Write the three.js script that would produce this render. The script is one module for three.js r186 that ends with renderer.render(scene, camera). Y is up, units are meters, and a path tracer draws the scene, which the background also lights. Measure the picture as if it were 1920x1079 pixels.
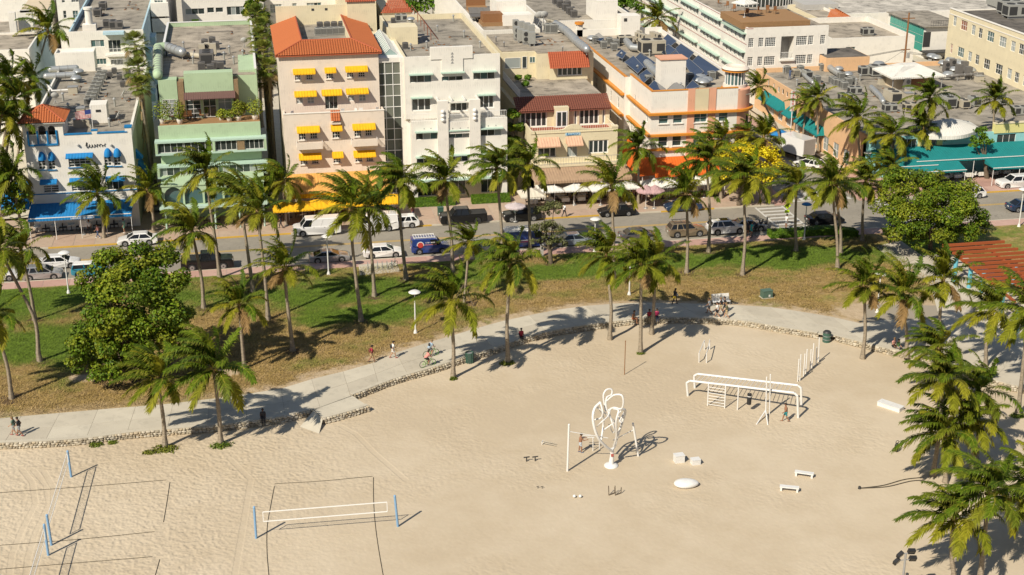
import*as THREE from'three';
import{mergeGeometries,mergeVertices,toCreasedNormals}from'three/addons/utils/BufferGeometryUtils.js';
import{FontLoader}from'three/addons/loaders/FontLoader.js';
import{TextGeometry}from'three/addons/geometries/TextGeometry.js';
// ---------------------------------------------------------------- camera, sky, sun, exposure
const scene=new THREE.Scene();
const PW=1920,PH=1079,FPX=2650,PITCH=20.854*Math.PI / 180,YAW=10.78*Math.PI / 180,CAMH=54.2;
const camera=new THREE.PerspectiveCamera(2*Math.atan(PH / 2 / FPX)*180 / Math.PI,PW / PH,1,3000);
camera.position.set(0,CAMH,0);
const FW=new THREE.Vector3(Math.sin(YAW)*Math.cos(PITCH),-Math.sin(PITCH),-Math.cos(YAW)*Math.cos(PITCH));
const RT=new THREE.Vector3(Math.cos(YAW),0,Math.sin(YAW)),UPV=new THREE.Vector3().crossVectors(RT,FW);
camera.lookAt(FW.x,CAMH+FW.y,FW.z);
const renderer=new THREE.WebGLRenderer({antialias:true});
renderer.toneMapping=THREE.LinearToneMapping;
renderer.toneMappingExposure=1.13;
renderer.shadowMap.enabled=true;
const SUN_AZ=48*Math.PI / 180,SUN_EL=42.5*Math.PI / 180;
const SUN=new THREE.Vector3(-Math.sin(SUN_AZ)*Math.cos(SUN_EL),Math.sin(SUN_EL),Math.cos(SUN_AZ)*Math.cos(SUN_EL));
const sun=new THREE.DirectionalLight(new THREE.Color(1,0.915,0.77),5);
sun.position.copy(SUN).multiplyScalar(220).add(new THREE.Vector3(30,0,-150));
sun.target.position.set(30,0,-150);
sun.castShadow=true;sun.shadow.mapSize.set(4096,4096);
Object.assign(sun.shadow.camera,{left:-140,right:140,top:140,bottom:-140,near:10,far:500});
sun.name='sun';scene.add(sun,sun.target);
{ 
const w=512,h=256,d=new Float32Array(w*h*4),v=new THREE.Vector3();
for(let j=0;j<h;j++)for(let i=0;i<w;i++){
const th=((j+0.5) / h-0.5)*Math.PI,ph=((i+0.5) / w-0.5)*2*Math.PI;
v.set(Math.cos(th)*Math.cos(ph),Math.sin(th),Math.cos(th)*Math.sin(ph));
const up=Math.max(0,v.y),hz=Math.pow(1-up,4),c=Math.max(0,v.dot(SUN));
const glow=0.35*Math.pow(c,8)+0.16*Math.pow(c,2);
const k=(j*w+i)*4,s=0.42;
d[k]=s*(0.20+0.5*hz+glow);d[k+1]=s*(0.32+0.42*hz+glow*0.95);d[k+2]=s*(0.56+0.3*hz+glow*0.8);d[k+3]=1;
}
const sky=new THREE.DataTexture(d,w,h,THREE.RGBAFormat,THREE.FloatType);
sky.mapping=THREE.EquirectangularReflectionMapping;sky.magFilter=THREE.LinearFilter;sky.needsUpdate=true;
scene.background=sky;scene.environment=sky;
}
// ---------------------------------------------------------------- pixel to place
function ray(px,py){return FW.clone().multiplyScalar(FPX).addScaledVector(RT,px-PW / 2).addScaledVector(UPV,PH / 2-py);}
function G(px,py,y=0){const d=ray(px,py),t=(y-CAMH) / d.y;return new THREE.Vector3(d.x*t,y,d.z*t);} 
function FZ(px,py,z){const d=ray(px,py),t=z / d.z;return new THREE.Vector3(d.x*t,CAMH+d.y*t,z);} 
function FX(px,py,x){const d=ray(px,py),t=x / d.x;return new THREE.Vector3(x,CAMH+d.y*t,d.z*t);} 
function proj(p){const v=p.clone();v.y-=CAMH;const k=FPX / v.dot(FW);return[PW / 2+v.dot(RT)*k,PH / 2-v.dot(UPV)*k];}
function heightAt(b,py){let lo=-3,hi=70;for(let i=0;i<40;i++){const m=(lo+hi) / 2;if(proj(new THREE.Vector3(b.x,m,b.z))[1]>py)lo=m;else hi=m;}return lo;}
// ---------------------------------------------------------------- helpers
let seed=7;
function rnd(){seed=(seed*1664525+1013904223)>>>0;return seed / 4294967296;}
const rr=(a,b)=>a+(b-a)*rnd();
const pick=a=>a[Math.floor(rnd()*a.length)];
const V=(x,y,z)=>new THREE.Vector3(x,y,z);
const taken={};
function numbered(n){if(!(n in taken)){taken[n]=0;return n;}taken[n]++;return n+'_'+String(taken[n]).padStart(3,'0');}
function tag(o,label,category,group,kind){o.userData={label,category};if(group)o.userData.group=group;if(kind)o.userData.kind=kind;return o;}
function thing(name,label,category,p=[0,0,0],turn=0,group){
const o=new THREE.Group();o.name=numbered(name);scene.add(o);
if(p.isVector3)o.position.copy(p);else o.position.set(...p);
o.rotation.y=turn;return tag(o,label,category,group);
}
function copyOf(root,p,turn,label,group){
const c=root.clone();c.name=numbered(root.name.replace(/_\d\d\d$/,''));c.userData={...root.userData};scene.add(c);
if(p.isVector3)c.position.copy(p);else c.position.set(...p);
c.rotation.set(0,turn,0);if(label)c.userData.label=label;if(group)c.userData.group=group;return c;
}
class MB{ 
constructor(){this.p=[];this.n=[];this.u=[];this.m=null;this.c=null;}
at(m){this.m=m;return this;}
tri(a,b,c,ua,ub,uc,n){
const nn=n||V().crossVectors(V().subVectors(b,a),V().subVectors(c,a)).normalize();
for(const[q,uv]of[[a,ua],[b,ub],[c,uc]]){
const t=this.m?q.clone().applyMatrix4(this.m):q;this.p.push(t.x,t.y,t.z);
const k=this.m?nn.clone().transformDirection(this.m):nn;this.n.push(k.x,k.y,k.z);this.u.push(uv[0],uv[1]);
}
return this;
}
quad(a,b,c,d,u0=0,v0=0){
const e=V().subVectors(b,a),w=e.length(),hh=V().subVectors(d,a).length();
const ox=u0||a.x*0.37+a.z*0.71,oy=v0||a.y*0.53+a.z*0.29;
this.tri(a,b,c,[ox,oy],[ox+w,oy],[ox+w,oy+hh]);return this.tri(a,c,d,[ox,oy],[ox+w,oy+hh],[ox,oy+hh]);
}
box(x0,x1,y0,y1,z0,z1){
if(x0>x1)[x0,x1]=[x1,x0];if(y0>y1)[y0,y1]=[y1,y0];if(z0>z1)[z0,z1]=[z1,z0];
this.quad(V(x0,y0,z1),V(x1,y0,z1),V(x1,y1,z1),V(x0,y1,z1));this.quad(V(x1,y0,z0),V(x0,y0,z0),V(x0,y1,z0),V(x1,y1,z0));
this.quad(V(x1,y0,z1),V(x1,y0,z0),V(x1,y1,z0),V(x1,y1,z1));this.quad(V(x0,y0,z0),V(x0,y0,z1),V(x0,y1,z1),V(x0,y1,z0));
this.quad(V(x0,y1,z1),V(x1,y1,z1),V(x1,y1,z0),V(x0,y1,z0));return this.quad(V(x0,y0,z0),V(x1,y0,z0),V(x1,y0,z1),V(x0,y0,z1));
}
cbox(cx,cy,cz,sx,sy,sz){return this.box(cx-sx / 2,cx+sx / 2,cy,cy+sy,cz-sz / 2,cz+sz / 2);}
geo(g,m){
const q=g.index?g.toNonIndexed():g.clone();if(m)q.applyMatrix4(m);if(this.m)q.applyMatrix4(this.m);
const P=q.attributes.position.array,N=q.attributes.normal.array,U=q.attributes.uv?q.attributes.uv.array:null;
for(let i=0;i<P.length;i++){this.p.push(P[i]);this.n.push(N[i]);}
for(let i=0;i<P.length / 3*2;i++)this.u.push(U?U[i]:0);return this;
}
cyl(x,y,z,r0,r1,h,seg=12){return this.geo(new THREE.CylinderGeometry(r1,r0,h,seg).translate(x,y+h / 2,z));}
bar(a,b,r,seg=6,r2=r){
const d=V().subVectors(b,a),L=d.length(),m=new THREE.Matrix4().compose(a.clone().lerp(b,0.5),new THREE.Quaternion().setFromUnitVectors(V(0,1,0),d.normalize()),V(1,1,1));
return this.geo(new THREE.CylinderGeometry(r2,r,L,seg),m);
}
beam(a,b,w,h){ 
const d=V().subVectors(b,a),L=d.length(),m=new THREE.Matrix4().lookAt(a,b,V(0,1,0));m.setPosition(a.clone().lerp(b,0.5));
return this.geo(new THREE.BoxGeometry(w,h,L),m);
}
tube(pts,r,seg=40,rs=8,closed=false){return this.geo(new THREE.TubeGeometry(new THREE.CatmullRomCurve3(pts,closed,'centripetal'),seg,r,rs,closed));}
prism(pts,y0,y1){ 
const s=new THREE.Shape(pts.map(([x,z])=>new THREE.Vector2(x,-z)));
const g=new THREE.ExtrudeGeometry(s,{depth:y1-y0,bevelEnabled:false}).rotateX(-Math.PI / 2).translate(0,y0,0);return this.geo(g);
}
geometry(){
const g=new THREE.BufferGeometry();g.setAttribute('position',new THREE.Float32BufferAttribute(this.p,3));g.setAttribute('normal',new THREE.Float32BufferAttribute(this.n,3));g.setAttribute('uv',new THREE.Float32BufferAttribute(this.u,2));return g;
}
build(name,m,parent=scene,label){const o=meshOf(name,this.geometry(),m,parent);if(label)o.userData.label=label;return o;}
}
function meshOf(name,g,m,parent=scene){
const o=new THREE.Mesh(g,m);o.name=parent===scene?numbered(name):name;o.castShadow=o.receiveShadow=true;parent.add(o);return o;
}
function structure(o){o.userData.kind='structure';return o;}
function hash2(x,y,s=0){let h=Math.imul(x,374761393)^Math.imul(y,668265263)^Math.imul(s+11,974634777);h=Math.imul(h^(h>>>13),1274126177);return((h^(h>>>16))>>>0) / 4294967296;}
function vnoise(x,y,s=0,per=0){
const xi=Math.floor(x),yi=Math.floor(y),fx=x-xi,fy=y-yi,u=fx*fx*(3-2*fx),v=fy*fy*(3-2*fy);
const w=per?(a=>((a%per)+per)%per):(a=>a);
const a=hash2(w(xi),w(yi),s),b=hash2(w(xi+1),w(yi),s),c=hash2(w(xi),w(yi+1),s),d=hash2(w(xi+1),w(yi+1),s);
return a+(b-a)*u+(c-a)*v+(a-b-c+d)*u*v;
}
function fbm(x,y,o=4,s=0,per=0){let a=0,k=0.5,t=0;for(let i=0;i<o;i++){a+=k*vnoise(x,y,s+i,per);t+=k;x*=2;y*=2;per*=2;k*=0.5;}return a / t;}
const clamp=(x,a=0,b=1)=>Math.max(a,Math.min(b,x));
const sstep=(a,b,x)=>{const t=clamp((x-a) / (b-a));return t*t*(3-2*t);};
const mixc=(a,b,t)=>[a[0]+(b[0]-a[0])*t,a[1]+(b[1]-a[1])*t,a[2]+(b[2]-a[2])*t];
const enc=x=>{x=clamp(x);return 255*(x<=0.0031308?12.92*x:1.055*Math.pow(x,1 / 2.4)-0.055);};
function tex(w,h,fn,srgb=true,wrap=THREE.RepeatWrapping){
const d=new Uint8Array(w*h*4);
for(let j=0;j<h;j++)for(let i=0;i<w;i++){
const c=fn((i+0.5) / w,(j+0.5) / h),k=(j*w+i)*4;
if(typeof c==='number'){d[k]=d[k+1]=d[k+2]=clamp(c)*255;}else{d[k]=srgb?enc(c[0]):c[0]*255;d[k+1]=srgb?enc(c[1]):c[1]*255;d[k+2]=srgb?enc(c[2]):c[2]*255;}
d[k+3]=255;
}
const t=new THREE.DataTexture(d,w,h);t.magFilter=THREE.LinearFilter;t.minFilter=THREE.LinearMipmapLinearFilter;t.generateMipmaps=true;t.wrapS=t.wrapT=wrap;
if(srgb)t.colorSpace=THREE.SRGBColorSpace;t.needsUpdate=true;return t;
}
function scaled(t,sx,sy){const c=t.clone();c.repeat.set(sx,sy);c.needsUpdate=true;return c;}
// ---------------------------------------------------------------- materials
const T={};
T.plaster=tex(512,512,(u,v)=>{ 
const a=fbm(u*6,v*6,4,3,6),b=fbm(u*40,v*6,3,9,2),f=vnoise(u*128,v*128,5,128);
const s=0.9+0.1*a+0.03*(f-0.5)-0.13*sstep(0.55,0.8,b)-0.06*sstep(0.6,0.75,fbm(u*12,v*12,3,13,12));return[s,s*0.993,s*0.975];
});
T.plasterBump=tex(256,256,(u,v)=>fbm(u*32,v*32,3,4,32),false);
T.roof=tex(1024,1024,(u,v)=>{ 
const a=fbm(u*8,v*8,5,21,8),b=fbm(u*3,v*3,3,25,3),f=vnoise(u*256,v*256,5,256);
let s=0.66+0.5*(a-0.5)+0.35*(b-0.5)+0.3*(f-0.5)-0.22*sstep(0.6,0.7,fbm(u*10,v*10,4,28,10));
const seam=Math.min(Math.abs((v*12)%1-0.5),Math.abs(((u*4+Math.floor(v*12)*0.37)%1)-0.5)*3);if(seam<0.025)s*=0.8;
if(vnoise(u*14,v*14,31,14)>0.8)s*=0.8;
return[s,s*0.955,s*0.88];
});
T.asphalt=tex(1024,1024,(u,v)=>{
const a=fbm(u*6,v*6,4,41,6),f=vnoise(u*300,v*300,42,300),b=fbm(u*30,v*30,2,44,30);
let s=0.8+0.22*(a-0.5)+0.16*(f-0.5)+0.1*(b-0.5);
const cr=Math.abs(fbm(u*5,v*5,4,47,5)-0.5);if(cr<0.006)s*=0.72;
return[s,s*0.985,s*0.95];
});
T.concrete=tex(512,512,(u,v)=>{
const a=fbm(u*5,v*5,5,51,5),f=vnoise(u*200,v*200,52,200);
const s=0.86+0.16*(a-0.5)+0.06*(f-0.5)-(fbm(u*9,v*9,3,55,9)>0.68?0.06:0);return[s,s*0.99,s*0.96];
});
T.fine=tex(256,256,(u,v)=>{const s=0.88+0.16*(fbm(u*20,v*20,3,61,20)-0.5)+0.1*(vnoise(u*128,v*128,62,128)-0.5);return[s,s,s];});
T.fineBump=tex(256,256,(u,v)=>0.6*fbm(u*20,v*20,3,61,20)+0.4*vnoise(u*128,v*128,62,128),false);
T.cloth=tex(256,256,(u,v)=>{const w=0.5+0.5*Math.sin(u*Math.PI*128),s=0.88+0.05*w+0.26*(fbm(u*5,v*5,4,65,5)-0.5);return[s,s,s];});
T.clothBump=tex(256,256,(u,v)=>0.5+0.5*Math.sin(u*Math.PI*16+2*fbm(u*4,v*4,2,68,4))*fbm(u*3,v*3,2,67,3),false);
const mcache={};
function lin(r,g,b){return new THREE.Color().setRGB(r,g,b);}
function mat(key,col,rough=0.8,o={}){
if(mcache[key])return mcache[key];
const m=new THREE.MeshPhysicalMaterial({color:Array.isArray(col)?lin(...col):new THREE.Color(col),roughness:rough,...o});m.name=key;return mcache[key]=m;
}
const plaster=(key,col,per=6)=>mat(key,col,0.88,{map:scaled(T.plaster,1 / per,1 / per),bumpMap:scaled(T.plasterBump,1 / 1.5,1 / 1.5),bumpScale:0.006});
const rooft=(key,col,per=11)=>mat(key,col,0.95,{map:scaled(T.roof,1 / per,1 / per),bumpMap:scaled(T.fineBump,0.6,0.6),bumpScale:0.01});
const paint=(key,col,rough=0.5,o={})=>mat(key,col,rough,{map:scaled(T.fine,0.4,0.4),...o});
const cloth=(key,col)=>mat(key,col,0.9,{map:scaled(T.cloth,0.45,0.45),bumpMap:scaled(T.clothBump,0.35,0.35),bumpScale:0.05,side:THREE.DoubleSide});
const M={
white:plaster('white_plaster',[0.8,0.77,0.71]),cream:plaster('cream_plaster',[0.72,0.64,0.45]),pink:plaster('pink_plaster',[0.76,0.665,0.57]),
beige:plaster('beige_plaster',[0.66,0.55,0.4]),peach:plaster('peach_plaster',[0.72,0.46,0.26]),green:plaster('green_plaster',[0.42,0.55,0.36]),
greenSide:plaster('sage_plaster',[0.4,0.42,0.29]),salmon:plaster('salmon_plaster',[0.72,0.38,0.25]),aqua:plaster('aqua_plaster',[0.3,0.6,0.62]),yellowWall:plaster('yellow_plaster',[0.72,0.66,0.28]),
grayWall:plaster('grey_plaster',[0.45,0.44,0.42]),paleBlue:plaster('pale_blue_plaster',[0.45,0.62,0.7]),
roof:rooft('grey_roof_felt',[0.44,0.41,0.36]),roofLight:rooft('pale_roof_felt',[0.52,0.47,0.4]),roofDark:rooft('dark_roof_felt',[0.2,0.185,0.17]),roofWhite:rooft('white_roof_coat',[0.7,0.68,0.64]),
asphalt:mat('asphalt',[0.34,0.31,0.26],0.92,{map:scaled(T.asphalt,1 / 13,1 / 13),bumpMap:scaled(T.fineBump,0.8,0.8),bumpScale:0.008}),
concrete:mat('concrete',[0.58,0.53,0.435],0.9,{map:scaled(T.concrete,1 / 5,1 / 5),bumpMap:scaled(T.fineBump,1,1),bumpScale:0.004}),
pinkWalk:mat('pink_concrete',[0.52,0.32,0.265],0.9,{map:scaled(T.concrete,1 / 4,1 / 4),bumpMap:scaled(T.fineBump,1,1),bumpScale:0.004}),
roadPaint:paint('white_road_paint',[0.62,0.6,0.55],0.8),roadYellow:paint('yellow_road_paint',[0.62,0.38,0.05],0.8),
whitePaint:paint('white_enamel',[0.8,0.79,0.76],0.35),whiteMetal:mat('white_metal',[0.78,0.77,0.74],0.4),grayMetal:paint('galvanised_metal',[0.42,0.42,0.41],0.5,{metalness:0.35}),
darkMetal:paint('dark_metal',[0.06,0.06,0.06],0.5,{metalness:0.3}),black:mat('black',[0.02,0.02,0.021],0.6),rubber:mat('rubber',[0.025,0.025,0.026],0.85),
glass:mat('window_glass',[0.035,0.045,0.045],0.06,{specularIntensity:1,ior:1.6}),glassTeal:mat('teal_window_glass',[0.07,0.13,0.13],0.06),glassBlind:mat('blind_behind_glass',[0.3,0.33,0.32],0.15),
wood:paint('brown_wood',[0.28,0.13,0.05],0.7),deck:paint('deck_wood',[0.35,0.2,0.09],0.8),
};
// ---------------------------------------------------------------- ground
const SANDY=-0.5,ROADY=-0.12,WALKY=0.02;
const px2=(list,y)=>list.map(([a,b])=>{const p=G(a,b,y);return[p.x,p.z];});
const landEdge=[[-40.5,-115.9],[-30,-116.3],...px2([[0,785],[111,775],[217,766],[325,757],[445,742],[520,731],[572,715],[691,684],[758,656],[814,640],[897,615],[953,600],[1001,590],[1067,578],[1151,570],[1226,568],[1329,571],[1440,576],[1497,584],[1567,596],[1615,607]],0)];
const wallEdge=[[-42,-111.6],[-30,-112],...px2([[0,832],[95,828],[178,821],[236,813],[320,806],[411,798],[520,784],[588,768],[661,742],[739,712],[814,690],[869,672],[936,651],[995,631],[1067,616],[1140,606],[1198,599],[1258,597],[1320,598],[1393,603],[1470,616],[1533,626],[1567,631],[1622,645],[1650,652],[1689,661],[1760,681],[1859,713],[1920,728]],0),[72,-103.5],[95,-96]];
function distTo(line,x,z){
let best=1e9;
for(let i=0;i+1<line.length;i++){const[ax,az]=line[i],[bx,bz]=line[i+1],dx=bx-ax,dz=bz-az,t=clamp(((x-ax)*dx+(z-az)*dz) / (dx*dx+dz*dz));const q=(x-ax-t*dx)**2+(z-az-t*dz)**2;if(q<best)best=q;}
return Math.sqrt(best);
}
{ 
const X0=-42,X1=82,Z0=-136,Z1=-66,tw=2048,th=1156;
const hgt=new Float32Array(tw*th),W=X1-X0,D=Z1-Z0;
const track=(x,z,pts,wdt)=>distTo(pts,x,z) / wdt;
const tracks=[px2([[40,880],[60,905],[66,945],[38,1000],[22,1040],[14,1100]],SANDY),px2([[62,882],[86,910],[92,945],[66,1000],[52,1045],[46,1100]],SANDY),px2([[82,885],[100,915],[100,950],[82,1000],[62,1079]],SANDY),px2([[640,800],[668,815],[700,848],[760,900]],SANDY),px2([[430,860],[470,900],[460,960],[440,1079]],SANDY)];
for(let j=0;j<th;j++)for(let i=0;i<tw;i++){
const x=X0+(i+0.5) / tw*W,z=Z1-(j+0.5) / th*D;
const rough=clamp(0.12+0.85*sstep(14,-8,x+(z+100)*0.35)+0.75*sstep(0.5,0.75,fbm(x*0.13,z*0.13,3,77))*0.5);
const foot=vnoise(x*3.9,z*3.4,71)*0.6+vnoise(x*7.3,z*6.5,72)*0.4;
let q=0.5+rough*0.6*(foot-0.5)+0.1*(fbm(x*0.5,z*0.5,3,73)-0.5);
if(x<14&&z>-118)for(const t of tracks){const d=track(x,z,t,0.3);if(d<1.6){const f=1-sstep(0.6,1.6,d);q=q*(1-0.7*f)+0.5*0.7*f-0.1*f*(d<0.8?1:-0.4);}}
hgt[j*tw+i]=q;
}
const bump=tex(tw,th,(u,v)=>hgt[Math.floor(v*th)*tw+Math.floor(u*tw)],false,THREE.MirroredRepeatWrapping);
const colr=tex(1024,578,(u,v)=>{
const x=X0+u*W,z=Z1-v*D,a=fbm(x*0.09,z*0.09,4,81),b=fbm(x*0.6,z*0.6,3,83),f=vnoise(x*5,z*5,85);
let c=mixc([0.485,0.395,0.275],[0.555,0.465,0.34],clamp(0.5+1.9*(a-0.5)+0.8*(b-0.5)+0.3*(f-0.5)));
return c;
},true,THREE.MirroredRepeatWrapping);
const m=new THREE.MeshStandardMaterial({map:colr,bumpMap:bump,bumpScale:0.15,roughness:1});m.name='sand';
const S=1600,g=new THREE.PlaneGeometry(S,S,1,1).rotateX(-Math.PI / 2).translate(0,SANDY,-200);
const p=g.attributes.position,uv=g.attributes.uv;
for(let i=0;i<p.count;i++)uv.setXY(i,(p.getX(i)-X0) / W,(Z1-p.getZ(i)) / D);
structure(meshOf('sand',g,m));
}
function flat(name,pts,y,m,kind=true){ 
const s=new THREE.Shape(pts.map(([x,z])=>new THREE.Vector2(x,-z))),g=new THREE.ShapeGeometry(s).rotateX(-Math.PI / 2).translate(0,y,0);
const p=g.attributes.position,uv=g.attributes.uv;for(let i=0;i<p.count;i++)uv.setXY(i,p.getX(i),-p.getZ(i));
const o=meshOf(name,g,m);return kind?structure(o):o;
}
const parkTop=-149.4;
{ 
const X0=-48,X1=80,Z0=-150,Z1=-104,tw=2048,th=736,W=X1-X0,D=Z1-Z0;
const bare=[[1640,585,5],[1700,575,5],[1790,610,4],[150,710,1.6],[420,700,1.5]].map(([a,b,r])=>{const p=G(a,b);return[p.x,p.z,r];});
const mulch=[];
const lush=[[60,560,9,5],[120,640,9,5],[640,545,11,4.5],[700,590,7,3],[1040,510,10,3.2],[1300,490,9,3],[1480,480,12,4],[1200,500,8,2.5],[40,660,4,3],[1720,470,8,5],[1880,440,12,6],[420,480,8,3]].map(([a,b,rx,rz])=>{const p=G(a,b);return[p.x,p.z,rx,rz];});
const lawnAt=(x,z)=>{ 
const n=fbm(x*0.22,z*0.3,4,91),n2=fbm(x*1.3,z*1.5,3,93),f=vnoise(x*7,z*7,95),f2=fbm(x*3,z*3,2,97);
let gr=-0.3+0.35*sstep(-132,-146,z);for(const[a,b,rx,rz]of lush)gr=Math.max(gr,1.05-Math.hypot((x-a) / rx,(z-b) / rz));
gr=sstep(-0.35,0.4,gr+1.1*(n-0.5)+0.5*(n2-0.5));
let c=mixc([0.3,0.205,0.068],[0.1,0.16,0.009],gr);
c=mixc(c,[0.36,0.25,0.12],(1-gr)*0.55*sstep(0.45,0.75,f2));const k=0.72+0.56*f;c=[c[0]*k,c[1]*k,c[2]*k];
const d=distTo(landEdge,x,z),e=sstep(1.7,0.1,d+2.2*(n2-0.5)+1.4*(f2-0.5));
let s=e*(x<-3?0.45:1);for(const[a,b,r]of bare)s=Math.max(s,sstep(r,r*0.6,Math.hypot((x-a),(z-b)*1.3)+2*(n2-0.5)));
return[mixc(c,mixc([0.4,0.3,0.185],[0.5,0.39,0.26],f2),s),s];
};
const map=tex(tw,th,(u,v)=>lawnAt(X0+u*W,Z1-v*D)[0]);
const bmp=tex(512,512,(u,v)=>0.5*vnoise(u*64,v*64,101,64)+0.5*vnoise(u*128,v*128,103,128),false);
const m=new THREE.MeshStandardMaterial({map,bumpMap:scaled(bmp,14,5),bumpScale:0.06,roughness:1});m.name='lawn';
const pts=[[-300,parkTop],[300,parkTop],[300,-96.3],[95,-96.3],...wallEdge.slice(0,-1).reverse().map(([x,z])=>[x,z-0.3]),[-300,-112]];
const o=flat('lawn',pts,0,m),p=o.geometry.attributes.position,uv=o.geometry.attributes.uv;
for(let i=0;i<p.count;i++)uv.setXY(i,(p.getX(i)-X0) / W,(Z1-p.getZ(i)) / D);
const blade=new THREE.BufferGeometry();const bp=[];
for(let k=0;k<5;k++){const a=k*1.3,dx=Math.cos(a),dz=Math.sin(a),r=0.05+0.02*k,w=0.016;bp.push(dx*r-dz*w,0,dz*r+dx*w,dx*r+dz*w,0,dz*r-dx*w,dx*r*2.2,0.07+0.012*k,dz*r*2.2);}
blade.setAttribute('position',new THREE.Float32BufferAttribute(bp,3));blade.computeVertexNormals();
const N=60000,im=new THREE.InstancedMesh(blade,new THREE.MeshStandardMaterial({roughness:0.9,side:THREE.DoubleSide}),N),mm=new THREE.Matrix4(),q=new THREE.Quaternion(),col=new THREE.Color();
let k=0;
while(k<N){
const x=rr(-40,72),z=rr(-149,-112);if(distTo(landEdge,x,z)<0.3)continue;
let inside=true;for(let i=0;i+1<landEdge.length;i++){const[ax,az]=landEdge[i],[bx,bz]=landEdge[i+1];if(x>=ax&&x<bx&&z>az+(bz-az)*(x-ax) / (bx-ax))inside=false;}if(!inside||x>58&&z>-132)continue;
const[gc,soil]=lawnAt(x,z);if(soil>0.5&&rnd()>0.06)continue;
q.setFromAxisAngle(V(0,1,0),rnd()*6.28);const s=rr(0.8,1.7);mm.compose(V(x,0,z),q,V(s*1.4,s,s*1.4));im.setMatrixAt(k,mm);
const b=rr(0.8,1.25);col.setRGB(gc[0]*b,gc[1]*b,gc[2]*b);im.setColorAt(k,col);k++;
}
im.name='grass';tag(im,'short patchy grass blades growing across the park lawn','grass',null,'stuff');im.castShadow=im.receiveShadow=true;scene.add(im);
}
const FARK=-162.6,NEARK=-151.6,XS0=67.2,XS1=76.5; 
flat('road',[[-300,NEARK],[300,NEARK],[300,FARK],[XS1,FARK],[XS1,-330],[XS0,-330],[XS0,FARK],[-300,FARK]],ROADY,M.asphalt);
flat('city_ground',[[-400,-175],[XS0-3,-175],[XS0-3,-700],[-400,-700]],-0.03,M.concrete);
flat('city_ground',[[XS1+3,-175],[400,-175],[400,-700],[XS1+3,-700]],-0.03,M.concrete);
function paving(name,m,x0,x1,z0,z1,dx,dz,skip){ 
if(z0>z1)[z0,z1]=[z1,z0];
const root=structure(new THREE.Group());root.name=numbered(name);scene.add(root);
new MB().box(x0,x1,ROADY-0.1,WALKY-0.025,z0,z1).build('bedding',M.grayWall,root);
const nx=Math.round((x1-x0) / dx),nz=Math.round((z1-z0) / dz),w=(x1-x0) / nx,d=(z1-z0) / nz,j=0.02;
const geos=[0,1,2,3,4].map(k=>{const b=new MB();b.box(-w / 2+j,w / 2-j,-0.06,0,-d / 2+j,d / 2-j);const g=b.geometry(),u=g.attributes.uv;for(let i=0;i<u.count;i++)u.setXY(i,u.getX(i)+k*1.7,u.getY(i)+k*0.9);return g;});
for(let a=0;a<nx;a++)for(let b=0;b<nz;b++){
const x=x0+(a+0.5)*w,z=z0+(b+0.5)*d;if(skip&&skip(x,z))continue;
const o=meshOf('slab',pick(geos),Array.isArray(m)?pick(m):m,root);o.position.set(x,WALKY+rr(-0.004,0.004),z);
}
return root;
}
const pinks=[M.pinkWalk,mat('pink_concrete_faded',[0.56,0.37,0.31],0.9,{map:M.pinkWalk.map}),mat('pink_concrete_worn',[0.48,0.29,0.245],0.9,{map:M.pinkWalk.map})];
const beiges=[mat('tan_concrete',[0.5,0.38,0.29],0.9,{map:M.pinkWalk.map}),mat('rosy_concrete',[0.5,0.36,0.275],0.9,{map:M.pinkWalk.map}),mat('sandy_concrete',[0.52,0.4,0.305],0.9,{map:M.pinkWalk.map})];
paving('park_pavement',pinks,-40,100,parkTop,NEARK-0.0,2.8,2.2);
new MB().box(-300,-40,ROADY-0.1,WALKY,parkTop,NEARK).build('park_pavement',M.pinkWalk).userData.kind='structure';
paving('hotel_pavement',beiges,-38,XS0-2.2,FARK-0.2,-174,2.4,2.3);
paving('hotel_pavement',pinks,XS1+1.5,112,FARK-0.2,-176,2.4,2.3);
new MB().box(-300,-38,ROADY-0.1,WALKY,-175,FARK).build('hotel_pavement',M.pinkWalk).userData.kind='structure';
const yk=M.roadYellow;
function kerb(x0,x1,z0,z1,m,name='kerb'){const o=new MB().box(x0,x1,ROADY-0.05,WALKY+0.006,z0,z1).build(name,m);structure(o);}
for(const[a,b,m]of[[-300,-24,M.concrete],[-24,-13.5,yk],[-13.5,4,yk],[4,16,M.concrete],[16,21,yk],[21,33.5,M.concrete],[33.5,42,yk],[42,50,M.concrete],[50,57,yk],[57,XS0-2.2,M.concrete],[XS1+1.5,93,M.concrete],[93,130,yk]])kerb(a,b,FARK-0.2,FARK+0.02,m);
kerb(-300,300,NEARK-0.02,NEARK+0.18,M.concrete);
structure(new MB().box(XS0-2.2,XS0,ROADY-0.05,WALKY,-330,FARK).build('side_pavement',M.pinkWalk));structure(new MB().box(XS1,XS1+1.5,ROADY-0.05,WALKY,-330,FARK).build('side_pavement',M.pinkWalk));
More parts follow.
